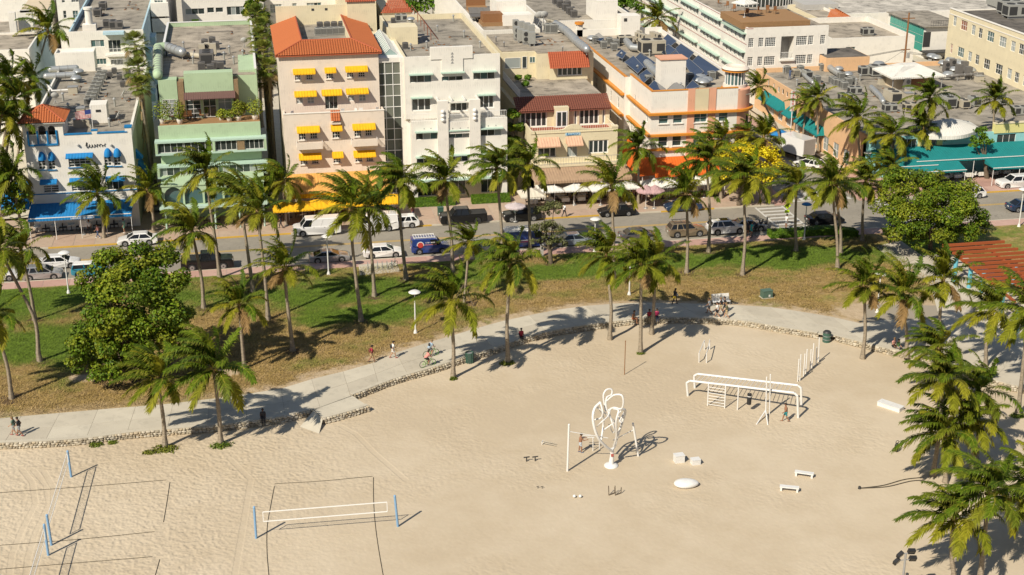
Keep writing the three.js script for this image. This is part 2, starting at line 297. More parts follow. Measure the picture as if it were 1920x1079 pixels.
{ 
const mk=(name,x0,x1,z0,z1,m)=>{const o=new MB().quad(V(x0,ROADY+0.005,z1),V(x1,ROADY+0.005,z1),V(x1,ROADY+0.005,z0),V(x0,ROADY+0.005,z0)).build(name,m);structure(o);};
for(const d of[-0.16,0.16]){mk('centre_line',-120,60.6,-157.85+d-0.07,-157.85+d+0.07,yk);mk('centre_line',88,200,-157.85+d-0.07,-157.85+d+0.07,yk);}
const zebra=(x0,x1,z0,z1,n,along)=>{const root=structure(new THREE.Group());root.name=numbered('crosswalk');scene.add(root);const y=ROADY+0.005;
const st=(a,b,c,d)=>new MB().quad(V(a,y,d),V(b,y,d),V(b,y,c),V(a,y,c)).build('stripe',M.roadPaint,root);
if(along){for(let i=0;i<n;i++){const z=z0+(i+0.5)*(z1-z0) / n;st(x0+0.3,x1-0.3,z-0.24,z+0.24);}st(x0,x0+0.27,z0,z1);st(x1-0.27,x1,z0,z1);}
else{for(let i=0;i<n;i++){const x=x0+(i+0.5)*(x1-x0) / n;st(x-0.25,x+0.25,z0+0.3,z1-0.3);}st(x0,x1,z0,z0+0.27);st(x0,x1,z1-0.27,z1);}};
zebra(62.2,66.0,-162.3,-152,8,true);zebra(67.6,76.2,-167.2,-163.6,7,false);zebra(78.4,82.2,-162.3,-152,8,true);
}
const prom=structure(new THREE.Group());prom.name='promenade';scene.add(prom);
{
const resample=(line,n)=>{const L=[0];for(let i=1;i<line.length;i++)L.push(L[i-1]+Math.hypot(line[i][0]-line[i-1][0],line[i][1]-line[i-1][1]));const out=[];for(let k=0;k<=n;k++){const s=L[L.length-1]*k / n;let i=1;while(i<L.length-1&&L[i]<s)i++;const t=(s-L[i-1]) / (L[i]-L[i-1]);out.push([line[i-1][0]+t*(line[i][0]-line[i-1][0]),line[i-1][1]+t*(line[i][1]-line[i-1][1])]);}return out;};
const crv=(line,n)=>resample(new THREE.CatmullRomCurve3(line.map(([x,z])=>V(x,0,z)),false,'centripetal').getPoints(220).map(p=>[p.x,p.z]),n);
const iEnd=wallEdge.findIndex(([x])=>x>landEdge[landEdge.length-1][0]);
const N=33,A=crv(landEdge,N),B=crv([...wallEdge.slice(0,iEnd+1)],N);
const tints=[M.concrete,mat('concrete_pale',[0.62,0.57,0.47],0.9,{map:M.concrete.map,bumpMap:M.concrete.bumpMap,bumpScale:0.004}),mat('concrete_worn',[0.54,0.49,0.4],0.9,{map:M.concrete.map,bumpMap:M.concrete.bumpMap,bumpScale:0.004})];
prom.userData.tints=undefined;delete prom.userData.tints;globalThis.tints=tints;
const lerp2=(a,b,t)=>[a[0]+(b[0]-a[0])*t,a[1]+(b[1]-a[1])*t];
const slab=(pts,m,y0=-0.1,y1=WALKY)=>{ 
const cx=pts.reduce((s,p)=>s+p[0],0) / pts.length,cz=pts.reduce((s,p)=>s+p[1],0) / pts.length;
const q=pts.map(([x,z])=>{const d=Math.hypot(x-cx,z-cz),k=(d-0.02) / d;return[cx+(x-cx)*k,cz+(z-cz)*k];});
new MB().prism(q,y0,y1+rr(-0.004,0.004)).build('slab',m,prom);
};
globalThis.slabOf=slab;
for(let k=0;k<N;k++){
const a0=A[k],a1=A[k+1],b0=B[k],b1=B[k+1],m0=lerp2(a0,b0,0.5),m1=lerp2(a1,b1,0.5);
const sub=(p0,p1,q0,q1)=>[p0,p1,q1,q0].map(p=>[p[0],p[1]]);
slab(sub(m0,m1,a0,a1),pick(tints));slab(sub(b0,b1,m0,m1),pick(tints));
}
const bed=[...wallEdge.map(([x,z])=>[x,z-0.12]),[95,-120],[62,-128],...landEdge.slice().reverse().map(([x,z])=>[x,z+0.1])];
const bg=flat('promenade_bed',bed,0.008,mat('joint_grit',[0.3,0.26,0.2],1));
const pl=px2([[1622,645],[1689,661],[1760,681],[1859,713],[1920,728]],0);
const P=(a,b)=>{const p=G(a,b);return[p.x,p.z];};
const plaza=[
[P(1615,607),P(1660,600),P(1700,640),P(1689,660),P(1622,644)],[P(1700,640),P(1760,655),P(1800,695),P(1760,681),P(1689,660)],
[P(1660,600),P(1740,600),P(1790,640),P(1760,655),P(1700,640)],[P(1760,655),P(1790,640),P(1860,640),P(1885,690),P(1859,713),P(1800,695)],
[P(1885,690),P(1860,640),P(1960,650),P(1960,735),P(1920,728),P(1859,713)],[P(1790,640),P(1822,632),P(1940,585),P(1960,650),P(1860,640)],
[P(1745,535),P(1790,530),P(1822,632),P(1790,640),P(1760,590)],[P(1790,530),P(1880,520),P(1940,585),P(1822,632)],
[P(1690,500),P(1730,480),P(1790,530),P(1745,535)],[P(1640,462),P(1690,452),P(1730,480),P(1690,500)],[P(1730,480),P(1800,475),P(1880,520),P(1790,530)],
];
for(const q of plaza)slab(q,pick(tints));
slab([P(1960,650),[105,-112],[105,-97],P(1960,735)],tints[0]);
}
{
const stoneCols=[[0.5,0.44,0.33],[0.56,0.5,0.4],[0.43,0.37,0.27],[0.6,0.54,0.43],[0.36,0.31,0.23],[0.52,0.43,0.3]];
const stm=stoneCols.map((c,i)=>mat('limestone_'+'abcdef'[i],c,0.95,{map:scaled(T.fine,1,1),bumpMap:scaled(T.fineBump,2,2),bumpScale:0.015}));
const rocks=[0,1,2,3,4].map(()=>{const g=new THREE.IcosahedronGeometry(1,1),p=g.attributes.position;const s0=Math.floor(rnd()*99);for(let i=0;i<p.count;i++){const v=V(p.getX(i),p.getY(i),p.getZ(i));const k=0.78+0.4*vnoise(v.x*1.3+5,v.y*1.3+v.z*2.1+9,s0);p.setXYZ(i,clamp(v.x*k,-0.8,0.8),clamp(v.y*k,-0.78,0.78),v.z*k);}g.computeVertexNormals();return g;});
const dens=line=>new THREE.CatmullRomCurve3(line.map(([x,z])=>V(x,0,z)),false,'centripetal');
function wall(line,label,top,single){
const c=dens(line),L=c.getLength(),root=thing('stone_wall',label,'stone wall');
const n=Math.ceil(L / 1.2),base=new MB(),cop=new MB();
for(let i=0;i<n;i++){
const a=c.getPointAt(i / n),b=c.getPointAt((i+1) / n),t=V().subVectors(b,a).normalize(),nn=V(-t.z,0,t.x);
const q=(p,o)=>V(p.x,0,p.z).addScaledVector(nn,o);
const seg=(mb,o0,o1,y0,y1)=>{const A0=q(a,o0),B0=q(b,o0),A1=q(a,o1),B1=q(b,o1),y=(v,h)=>V(v.x,h,v.z);mb.quad(y(A1,y0),y(B1,y0),y(B1,y1),y(A1,y1));mb.quad(y(B0,y0),y(A0,y0),y(A0,y1),y(B0,y1));mb.quad(y(A1,y1),y(B1,y1),y(B0,y1),y(A0,y1));mb.quad(y(A0,y0),y(A0,y1),y(A1,y1),y(A1,y0));mb.quad(y(B0,y0),y(B1,y0),y(B1,y1),y(B0,y1));};
seg(base,-0.3,0.02,SANDY-0.1,top-0.06);seg(cop,-0.36,0.05,top-0.05,top);
}
base.build('core',mat('wall_mortar',[0.22,0.18,0.13],1),root);cop.build('coping',M.concrete,root);
const all=stm.map(()=>new MB());const rows=Math.max(2,Math.round((top-SANDY) / 0.2));
for(let r=0;r<rows;r++)for(let s=rr(0,0.2);s<L;){
const w=rr(0.2,0.44),hgt=(top-0.05-SANDY) / rows,p=c.getPointAt(clamp((s+w / 2) / L)),t=c.getTangentAt(clamp((s+w / 2) / L)),nn=V(-t.z,0,t.x);
const m4=new THREE.Matrix4().makeBasis(t,V(0,1,0),nn);m4.scale(V(w*0.62,hgt*rr(0.58,0.75),rr(0.12,0.2)));m4.setPosition(p.x+nn.x*0.04,SANDY+(r+0.5)*hgt+rr(-0.03,0.03),p.z+nn.z*0.04);
const k=Math.floor(rnd()*6);
if(single){const o=meshOf('stone',pick(rocks),stm[k],root);o.applyMatrix4(m4);}else all[k].geo(pick(rocks),m4);
s+=w;
}
if(!single)all.forEach((b,k)=>{if(b.p.length)b.build('stones',stm[k],root).userData.kind='stuff';});
return root;
}
const i588=wallEdge.findIndex(([x,z])=>Math.abs(x-G(588,768).x)<0.01),i661=i588+1,iB=wallEdge.findIndex(([x])=>Math.abs(x-G(1533,626).x)<0.01);
wall(wallEdge.slice(0,i588+1),'low limestone retaining wall along the promenade behind the volleyball courts',0.1);
wall(wallEdge.slice(i661,iB+1),'long curved limestone retaining wall bordering the outdoor gym sand',0.12);
wall(wallEdge.slice(iB+1),'limestone retaining wall below the pergola plaza behind the beach palms',0.12);
const P=(a,b)=>{const p=G(a,b);return[p.x,p.z];};
wall([P(604,786),P(640,777),P(690,762)],'short thick limestone block wall beside the beach ramp',0.12,true);
slabOf([P(588,769),P(604,785),P(690,762),P(661,743)],tints[1]);
const ramp=new MB(),a=G(588,770),b=G(605,787),c2=G(598,814,SANDY),d=G(562,801,SANDY);a.y=b.y=0.01;c2.y=d.y=SANDY+0.01;
ramp.quad(d,c2,b,a).build('beach_ramp',M.concrete).userData.kind='structure';
}
// ---------------------------------------------------------------- palms
T.bark=tex(128,256,(u,v)=>{const r=Math.abs((v*16+0.35*vnoise(u*4,v*16,201,4))%1-0.5)*2,f=fbm(u*8,v*24,3,203,8);const s=0.62+0.5*(f-0.5)-(r>0.82?0.22:0);return[s,s*0.95,s*0.86];});
T.barkBump=tex(128,256,(u,v)=>{const r=Math.abs((v*16+0.35*vnoise(u*4,v*16,201,4))%1-0.5)*2;return 0.7-(r>0.8?0.5:0)+0.3*(fbm(u*8,v*24,3,203,8)-0.5);},false);
M.palmBark=mat('palm_bark',[0.46,0.4,0.32],0.95,{map:T.bark,bumpMap:T.barkBump,bumpScale:0.02});
M.bark=mat('tree_bark',[0.25,0.2,0.15],0.95,{map:T.bark,bumpMap:T.barkBump,bumpScale:0.03});
M.boots=mat('palm_fibre',[0.3,0.2,0.09],0.95,{map:scaled(T.fine,2,2)});
M.frond=mat('palm_leaf',[1,1,1],0.55,{vertexColors:true,side:THREE.DoubleSide,transmission:0.15,specularIntensity:0.2});
M.leaf=mat('broad_leaf',[1,1,1],0.5,{vertexColors:true,side:THREE.DoubleSide,transmission:0.1,specularIntensity:0.3});
const WIND=V(-0.93,0.05,0.25);
function trunkMesh(pts,r0,r1,parent,m,flare=1.7,seg=12,rs=8){
const c=new THREE.CatmullRomCurve3(pts),g=new THREE.TubeGeometry(c,seg,1,rs,false),p=g.attributes.position,uv=g.attributes.uv,L=c.getLength();
for(let i=0;i<=seg;i++){const t=i / seg,q=c.getPointAt(t),r=(r0+(r1-r0)*t)*(1+(flare-1)*Math.pow(1-t,14))*(1+0.05*Math.sin(i*2.3));for(let j=0;j<=rs;j++){const k=i*(rs+1)+j;p.setXYZ(k,q.x+(p.getX(k)-q.x)*r,q.y+(p.getY(k)-q.y)*r,q.z+(p.getZ(k)-q.z)*r);uv.setXY(k,uv.getY(k),t*L / 2.2);}}
g.computeVertexNormals();return meshOf('trunk',g,m,parent);
}
function frondGeo(az,el,L,droop,wind,col,leafL=0.78,n=27){
const P=[],C=[];let p=V(0,0,0),d=V(Math.cos(az)*Math.cos(el),Math.sin(el),Math.sin(az)*Math.cos(el));
p.addScaledVector(d,0.12);const S=15,ds=L / S,pts=[p.clone()],dirs=[d.clone()];
for(let i=0;i<S;i++){const t=i / S;d.y-=droop*ds*(0.35+1.1*t);d.addScaledVector(WIND,wind*ds*(0.3+t)).normalize();p=p.clone().addScaledVector(d,ds);pts.push(p.clone());dirs.push(d.clone());}
const push=(a,b,c,ca,cb,cc)=>{for(const[q,k]of[[a,ca],[b,cb],[c,cc]]){P.push(q.x,q.y,q.z);C.push(k[0],k[1],k[2]);}};
const stem=col.stem;const side=(t,dd)=>{const s=V().crossVectors(dd,V(0,1,0));if(s.lengthSq()<0.01)s.set(Math.sin(az),0,-Math.cos(az));return s.normalize();};
for(let i=0;i<S;i++){const w0=0.055*(1-i / S)+0.012,w1=0.055*(1-(i+1) / S)+0.012,s0=side(0,dirs[i]),s1=side(0,dirs[i+1]),a=pts[i].clone().addScaledVector(s0,-w0),b=pts[i].clone().addScaledVector(s0,w0),c=pts[i+1].clone().addScaledVector(s1,w1),e=pts[i+1].clone().addScaledVector(s1,-w1);push(a,b,c,stem,stem,stem);push(a,c,e,stem,stem,stem);}
for(let k=0;k<n;k++){
const t=0.13+0.87*(k+0.5) / n,f=t*S,i=Math.min(S-1,Math.floor(f)),q=pts[i].clone().lerp(pts[i+1],f-i),dd=dirs[i].clone().lerp(dirs[i+1],f-i).normalize(),sd=side(t,dd),up=V().crossVectors(sd,dd).normalize();
const ll=leafL*(0.45+1.1*Math.sin(Math.PI*Math.min(1,0.18+0.8*t)))*0.86*rr(0.7,1.15),w=0.06*rr(0.8,1.2);
for(const s of[-1,1]){
const ld=dd.clone().multiplyScalar(0.55+0.35*t).addScaledVector(sd,s*0.8).addScaledVector(up,0.16).addScaledVector(WIND,0.35*wind+0.12).normalize();
ld.x+=rr(-0.14,0.1);ld.y+=rr(-0.2,0.08);ld.z+=rr(-0.12,0.12);
const mid=q.clone().addScaledVector(ld,ll*0.5),tip=mid.clone().addScaledVector(ld,ll*0.42).addScaledVector(WIND,wind*ll*0.3);tip.y-=ll*rr(0.25,0.6);mid.y-=ll*0.07;
const wv=V().crossVectors(ld,up).normalize();if(wv.lengthSq()<0.1)wv.copy(dd);const ww=wv.multiplyScalar(w);
const a=q.clone().addScaledVector(ww,-0.5),b=q.clone().addScaledVector(ww,0.5),m1=mid.clone().addScaledVector(ww,-0.8),m2=mid.clone().addScaledVector(ww,0.8),v=rr(0.6,1.4),ca=col.leaf.map(x=>x*v),cb=col.tip.map(x=>x*v);
push(a,b,m2,ca,ca,ca);push(a,m2,m1,ca,ca,ca);push(m1,m2,tip,ca,ca,cb);
}
}
const g=new THREE.BufferGeometry();g.setAttribute('position',new THREE.Float32BufferAttribute(P,3));g.setAttribute('color',new THREE.Float32BufferAttribute(C,3));g.setAttribute('uv',new THREE.Float32BufferAttribute(new Float32Array(P.length / 3*2),2));g.computeVertexNormals();return g;
}
const greens=[[0.075,0.122,0.007],[0.095,0.14,0.008],[0.125,0.155,0.009],[0.058,0.1,0.008]];
function crownVariant(k,breezy,yellow){
const out=[],n=25+(k%3)*2,a0=k*1.1;
for(let i=0;i<n;i++){
const age=(i+rr(0,0.7)) / n,az=a0+i*2.39996+rr(-0.2,0.2),old=age>0.74,brown=age>0.93&&k%3===0;
let leaf=pick(greens),t2=rnd()<0.3?0.5:0;if(old||rnd()<yellow){const y=rr(0.15,0.65);leaf=mixc(leaf,[0.32,0.27,0.02],y);}
if(brown)leaf=[0.24,0.15,0.06];
const col={leaf,tip:mixc(leaf,[0.24,0.2,0.04],0.25+t2),stem:brown?[0.25,0.16,0.07]:mixc([0.2,0.22,0.03],[0.42,0.33,0.05],age)};
const el=(88-112*Math.pow(age,1.35))*Math.PI / 180,len=(age<0.1?3.3:4.15)*rr(0.86,1.12)*(old?0.86:1)*(brown?0.8:1);
out.push(frondGeo(az,el,len,0.2+0.2*age+(old?0.1:0),breezy*(0.2+0.26*(1-age)),col,0.76,44));
}
return out;
}
const crowns=[0,1,2,3,4,5,6,7,8,9].map(k=>crownVariant(k,0.85+0.25*(k%3),k===4||k===6?0.45:0.12));
M.coco=crowns.length;
function palm(b,h,s,label,group,o={}){ 
const y=o.y??0,base=o.base||G(b[0],b[1],y),hub=FZ(h[0],h[1],base.z+(o.dz||0)).sub(base);
const root=thing('coconut_palm',label,'palm tree',base,0,group),k=(o.k??Math.floor(rnd()*crowns.length))%crowns.length;
const bend=(o.bend??rr(-0.3,0.3)),mid1=hub.clone().multiplyScalar(0.35).add(V(bend*0.6-hub.x*0.12,0,rr(-0.15,0.15))),mid2=hub.clone().multiplyScalar(0.72).add(V(bend*0.5,0,0));
trunkMesh([V(0,-0.15,0),V(hub.x*0.04,0.6,0),mid1,mid2,hub.clone().add(V(0,0.05,0))],(o.r||0.2)*(0.85+0.15*s),0.125,root,M.palmBark);
const cr=new THREE.Group();cr.name='crown';cr.position.copy(hub);cr.rotation.set(rr(-0.16,0.16),rr(-0.5,0.5),rr(-0.16,0.16));cr.scale.set(s*rr(0.92,1.08),s*rr(0.9,1.12),s*rr(0.92,1.08));root.add(cr);
const bt=new MB();bt.geo(new THREE.SphereGeometry(0.2,8,6).scale(1,1.9,1));for(let i=0;i<5;i++)bt.geo(new THREE.SphereGeometry(0.1,6,5).translate(Math.cos(i*1.26+k)*0.22,-0.22,Math.sin(i*1.26+k)*0.22));bt.build('crown_base',M.boots,cr);
for(const g of crowns[k])meshOf('frond',g,M.frond,cr);
return root;
}
const onGrass='palms growing on the park lawn',onWalk='palms along the hotel pavement',onSand='palms growing in the beach sand';
for(const[b,h,s,l,g,o]of[
[[195,446],[181,363],1.0,'leaning palm in front of the white hotel with blue awnings',onWalk,{y:WALKY,k:1}],[[288,433],[275,357],0.95,'palm on the pavement between the blue-awning hotel and the pale green hotel',onWalk,{y:WALKY}],
[[412,522],[385,324],1.1,'very tall palm whose crown covers the pale green hotel facade',onGrass,{k:2}],[[474,548],[452,372],1.0,'palm standing just behind the very tall palm by the green hotel',onGrass,{}],[[503,600],[482,398],0.95,'mulch-ringed palm between the black pickup and the silver coupe',onGrass,{}],
[[382,578],[360,436],0.95,'palm on the lawn just behind the black pickup truck',onGrass,{k:4}],[[458,692],[448,573],0.85,'short yellowing palm beside the big leafy tree on the lawn',onGrass,{k:6}],
[[537,421],[529,341],0.9,'palm in front of the left corner of the hotel with yellow awnings',onWalk,{y:WALKY}],[[549,659],[533,505],0.95,'palm on the lawn behind the two strolling backpackers',onGrass,{}],
[[677,603],[657,393],1.1,'tall bushy palm standing before the first white van',onGrass,{k:2}],[[702,556],[690,390],0.95,'tall palm beside the bicycle rack pad',onGrass,{}],[[761,525],[748,341],1.0,'tall palm between the white sedan and the blue cargo van',onGrass,{}],
[[849,510],[833,338],1.0,'palm rising in front of the blue service van nose',onGrass,{k:3}],[[941,505],[931,316],1.0,'palm rising in front of the black pickup with big wheels',onGrass,{}],[[850,709],[844,566],1.1,'palm rising from the sand beside the promenade where cyclists pass',onSand,{y:SANDY,k:2}],[[952,681],[957,494],1.0,'palm ringed with grass at its foot in the gym sand',onSand,{y:SANDY}],
[[870,572],[877,456],0.72,'young palm propped with wooden stakes on the lawn',onGrass,{r:0.14}],[[994,481],[990,310],0.98,'palm beside the dark blue van with stripes',onGrass,{}],[[1151,523],[1147,349],1.0,'palm between the ice blue and dark grey sedans',onGrass,{}],[[1197,382],[1197,279],0.95,'palm at the edge of the orange-trimmed hotel terrace',onWalk,{y:WALKY,k:1}],
[[1288,512],[1287,366],1.0,'palm on the lawn behind the tan off-road car',onGrass,{}],[[1329,473],[1325,304],1.05,'palm on the lawn between the tan off-road car and the white hatchback',onGrass,{k:5}],[[1393,516],[1394,332],1.05,'palm on the lawn beside the white hatchback',onGrass,{k:2}],
[[1144,637],[1137,480],0.95,'palm in the sand just inside the curved stone wall',onSand,{y:SANDY}],[[1201,663],[1202,499],0.95,'palm in the sand in front of the shaded wall sitters',onSand,{y:SANDY}],[[1222,627],[1229,492],0.95,'palm in the sand leaning over the shaded wall sitters',onSand,{y:SANDY}],
[[1493,471],[1495,349],0.98,'palm on the lawn beside the hedge and pedestrian crossing',onGrass,{k:4}],[[1571,505],[1561,345],1.0,'tallest of the paired palms at the end of the hedge',onGrass,{k:0}],[[1577,474],[1569,352],0.9,'smaller of the paired palms at the end of the hedge',onGrass,{}],[[1617,452],[1624,341],0.95,'palm beside the plaza path leading to the crossing',onGrass,{}],
[[1618,673],[1622,537],0.95,'palm in the sand at the end of the gym by the plaza wall',onSand,{y:SANDY}],[[1700,667],[1692,551],1.0,'palm behind the plaza bench sitters','palms around the pergola plaza',{y:WALKY}],[[1763,650],[1769,527],1.0,'palm at the plaza beside the pergola','palms around the pergola plaza',{}],[[1848,687],[1860,584],1.0,'palm in front of the pergola on the paved plaza','palms around the pergola plaza',{}],[[1909,779],[1932,585],1.05,'palm at the foot of the plaza retaining wall',onSand,{y:SANDY}],
[[1765,750],[1760,655],0.85,'grove palm standing closest to the plaza wall',onSand,{y:SANDY}],[[1750,893],[1768,712],0.9,'slender tall grove palm behind the dark bag',onSand,{y:SANDY,k:2}],[[1830,860],[1834,735],0.92,'grove palm leaning toward the plaza from the middle of the stand',onSand,{y:SANDY}],[[1822,880],[1822,790],0.9,'short bushy grove palm in the middle of the stand',onSand,{y:SANDY,k:2}],[[1773,905],[1770,815],0.95,'lowest grove palm beside the training ropes',onSand,{y:SANDY,k:5}],
[[1838,1088],[1856,924],0.95,'grove palm with bent trunk beside the floodlight palm',onSand,{y:SANDY,k:1}],[[1788,1092],[1789,973],0.92,'palm beside the floodlight mast',onSand,{y:SANDY,k:2}],[[1935,1020],[1938,915],0.9,'outermost grove palm away from the gym',onSand,{y:SANDY}],
[[42,452],[19,327],1.0,'palm on the pavement beside the left corner of the blue-awning hotel',onWalk,{y:WALKY}],[[65,601],[39,471],0.9,'leaning palm on the lawn behind the silver hatchback',onGrass,{}],[[75,678],[-2,470],0.95,'strongly leaning palm with a curved trunk on the lawn',onGrass,{bend:0.9}],[[22,748],[-16,590],0.95,'leaning palm beside the promenade near the strolling couple',onGrass,{}],
[[310,839],[295,712],0.95,'palm in the sand at the foot of the wall with grass tufts',onSand,{y:SANDY,k:5}],[[414,833],[400,692],1.05,'palm in the sand between the promenade wall and the volleyball courts',onSand,{y:SANDY,k:1}],
[[1611,335],[1608,222],1.05,'palm at the corner of the peach restaurant',onWalk,{y:WALKY,k:2}],[[1718,325],[1733,242],0.95,'palm rising in front of the teal awning',onWalk,{y:WALKY,k:4}],[[1742,325],[1744,186],0.95,'tall palm rising in front of the teal awning',onWalk,{y:WALKY}],[[1676,345],[1672,252],0.95,'palm in front of the aqua facade',onWalk,{y:WALKY,k:2}],[[1668,362],[1668,315],0.9,'short palm in front of the aqua facade',onWalk,{y:WALKY}],[[1858,318],[1866,189],0.9,'palm rising in front of the white canopy',onWalk,{y:WALKY}],
[[1352,372],[1352,262],0.85,'palm behind the yellow-flowering tree',onWalk,{y:WALKY,k:4}],[[1446,372],[1432,258],0.95,'palm beside the yellow-flowering tree',onWalk,{y:WALKY,k:6}],[[1400,352],[1398,255],0.85,'palm between the orange-trimmed hotel and the side street',onWalk,{y:WALKY,k:2}],
])palm(b,h,s,l,g,o);
for(const[x,z,h,s,l]of[[-31,-176,[17,150],0.95,'tallest palm in the alley beside the blue-awning hotel'],[-30,-181,[56,150],0.9,'alley palm standing closest to the tiled loggia of the blue-awning hotel'],[-32,-173,[26,186],0.95,'mid-height palm in the alley beside the blue-awning hotel'],[-31,-170,[20,232],0.95,'alley palm beside the rounded tree at the blue-awning hotel'],[-32,-168,[2,215],0.9,'outer alley palm away from the blue-awning hotel wall'],[-34.5,-224,[89,58],1.25,'tall palm beside the low white roofs behind the blue-awning hotel'],[86,-250,[1233,36],1.15,'palm behind the solar-panel roof'],[75,-186,[1421,163],0.7,'small palm on the side street'],[79.5,-190,[1510,196],0.7,'small palm beside the peach wall with teal awnings'],[80,-185,[1533,184],0.75,'small palm beside the peach wall with teal awnings']])
palm([0,0],h,s,l,'palms between the buildings',{base:V(x,0,z)});
function fanGeo(az,el,col){
const P=[],C=[],d=V(Math.cos(az)*Math.cos(el),Math.sin(el),Math.sin(az)*Math.cos(el)),s=V(-Math.sin(az),0,Math.cos(az)),up=V().crossVectors(s,d).multiplyScalar(-1),e=d.clone().multiplyScalar(0.9);
const put=(...q)=>{for(const[v,c]of q){P.push(v.x,v.y,v.z);C.push(...c);}};
put([s.clone().multiplyScalar(-0.02),[0.2,0.2,0.05]],[s.clone().multiplyScalar(0.02),[0.2,0.2,0.05]],[e,[0.2,0.2,0.05]]);
for(let i=-8;i<=8;i++){const a=i*0.17,v=rr(0.75,1.2),c=col.map(x=>x*v),dir=t=>d.clone().multiplyScalar(Math.cos(t)).addScaledVector(s,Math.sin(t)),L=0.95*(1-0.25*Math.abs(a) / 1.4);const m1=e.clone().addScaledVector(dir(a-0.08),L*0.6),m2=e.clone().addScaledVector(dir(a+0.08),L*0.6),tip=e.clone().addScaledVector(dir(a),L);tip.y-=0.28;tip.x-=0.12;m1.addScaledVector(up,0.03*(i%2));put([e,c],[m2,c],[m1,c],[m1,c],[m2,c],[tip,c.map(x=>x*1.3)]);}
const g=new THREE.BufferGeometry();g.setAttribute('position',new THREE.Float32BufferAttribute(P,3));g.setAttribute('color',new THREE.Float32BufferAttribute(C,3));g.setAttribute('uv',new THREE.Float32BufferAttribute(new Float32Array(P.length / 3*2),2));g.computeVertexNormals();return g;
}
const fans=[0,1,2].map(()=>Array.from({length:34},(_,i)=>fanGeo(i*2.4+rr(-0.2,0.2),(75-130*(i / 34))*Math.PI / 180,i>26?[0.22,0.16,0.07]:mixc([0.07,0.12,0.015],[0.22,0.2,0.03],rnd()*0.7))));
function fanPalm(x,z,h,s,label,skirt=2.5){
const base=V(x,0,z),hub=FZ(h[0],h[1],z).sub(base),root=thing('fan_palm',label,'palm tree',base,0,'fan palms in the alleys');
trunkMesh([V(0,-0.1,0),hub.clone().multiplyScalar(0.5),hub],0.24,0.16,root,M.palmBark);
const sk=new MB();for(let i=0;i<46;i++){const a=rnd()*6.28,y0=hub.y-rr(0.2,skirt),L=rr(0.8,1.5),r=rr(0.25,0.5);sk.quad(V(hub.x+Math.cos(a)*0.18,y0,Math.sin(a)*0.18),V(hub.x+Math.cos(a+0.7)*0.2,y0,Math.sin(a+0.7)*0.2),V(hub.x+Math.cos(a+0.5)*r,y0-L,Math.sin(a+0.5)*r),V(hub.x+Math.cos(a+0.1)*r,y0-L*0.95,Math.sin(a+0.1)*r));}
sk.build('dead_leaf_skirt',mat('dead_palm_leaf',[0.3,0.22,0.11],0.95,{side:THREE.DoubleSide}),root);
const cr=new THREE.Group();cr.name='crown';cr.position.copy(hub);cr.scale.setScalar(s);cr.rotation.y=rnd()*6;root.add(cr);
for(const g of pick(fans))meshOf('fan_leaf',g,M.frond,cr);
}
for(const[x,z,h,s,l,k]of[[-12.9,-186,[253,84],1.25,'tallest fan palm in the alley between the blue-awning and green hotels',1.2],[-12.6,-180,[258,134],1.3,'fan palm with a long skirt in the alley between the blue-awning and green hotels',2],[-12.4,-177,[262,162],1.0,'shorter fan palm in the alley between the blue-awning and green hotels',7],[2.6,-196,[488,72],1.2,'second tallest fan palm in the narrow alley beside the green hotel',2],[2.7,-190,[492,98],1.2,'middle fan palm in the narrow alley beside the green hotel',2],[3.0,-184,[504,130],1.15,'fan palm with a long skirt in the narrow alley beside the green hotel',4],[2.8,-187,[499,150],1.1,'lowest fan palm in the narrow alley beside the green hotel',6],[1.8,-215,[482,30],1.4,'tallest fan palm behind the green hotel',5],[3.2,-205,[490,55],1.3,'slightly shorter fan palm behind the green hotel',3]])fanPalm(x,z,h,s,l,k);
// ---------------------------------------------------------------- broadleaf trees, shrubs and hedges
function leafCloud(lumps,n,size,cols,seedk,shell=0.55){ 
const P=[],N=[],C=[],vol=lumps.map(l=>Math.pow(l[3]*l[4]*l[5],0.72)),tot=vol.reduce((a,b)=>a+b,0);
lumps.forEach((l,li)=>{
const cnt=Math.round(n*vol[li] / tot),tone=rr(0.8,1.2),cbase=pick(cols);
for(let i=0;i<cnt;i++){
const u=rr(-1,1),a=rnd()*6.2832,s=Math.sqrt(1-u*u),dir=V(s*Math.cos(a),u,s*Math.sin(a));
const bump=0.6+0.95*fbm(dir.x*2.2+li*3.1+20,dir.y*2.2+dir.z*2.7+9,3,seedk),r=(shell+(1-shell)*Math.sqrt(rnd()))*bump;
const c=V(l[0]+dir.x*l[3]*r,l[1]+dir.y*l[4]*r,l[2]+dir.z*l[5]*r);
const nn=dir.clone().multiplyScalar(0.8).add(V(rr(-0.8,0.8),rr(0,1.1),rr(-0.8,0.8))).normalize(),t=V().crossVectors(nn,V(rr(-1,1),rr(-1,1),rr(-1,1))).normalize(),b=V().crossVectors(nn,t),L=size*rr(0.65,1.3),w=L*0.42;
const k=tone*rr(0.7,1.3),col=mixc(cbase,pick(cols),0.5).map(x=>x*k),p0=c.clone().addScaledVector(t,-L / 2),p1=c.clone().addScaledVector(b,w).addScaledVector(nn,L*0.1),p2=c.clone().addScaledVector(t,L / 2),p3=c.clone().addScaledVector(b,-w).addScaledVector(nn,L*0.1);
for(const q of[p0,p1,p2,p0,p2,p3]){P.push(q.x,q.y,q.z);N.push(nn.x,nn.y,nn.z);C.push(...col);}
}
});
const g=new THREE.BufferGeometry();g.setAttribute('position',new THREE.Float32BufferAttribute(P,3));g.setAttribute('color',new THREE.Float32BufferAttribute(C,3));g.setAttribute('uv',new THREE.Float32BufferAttribute(new Float32Array(P.length / 3*2),2));g.computeVertexNormals();return g;
}
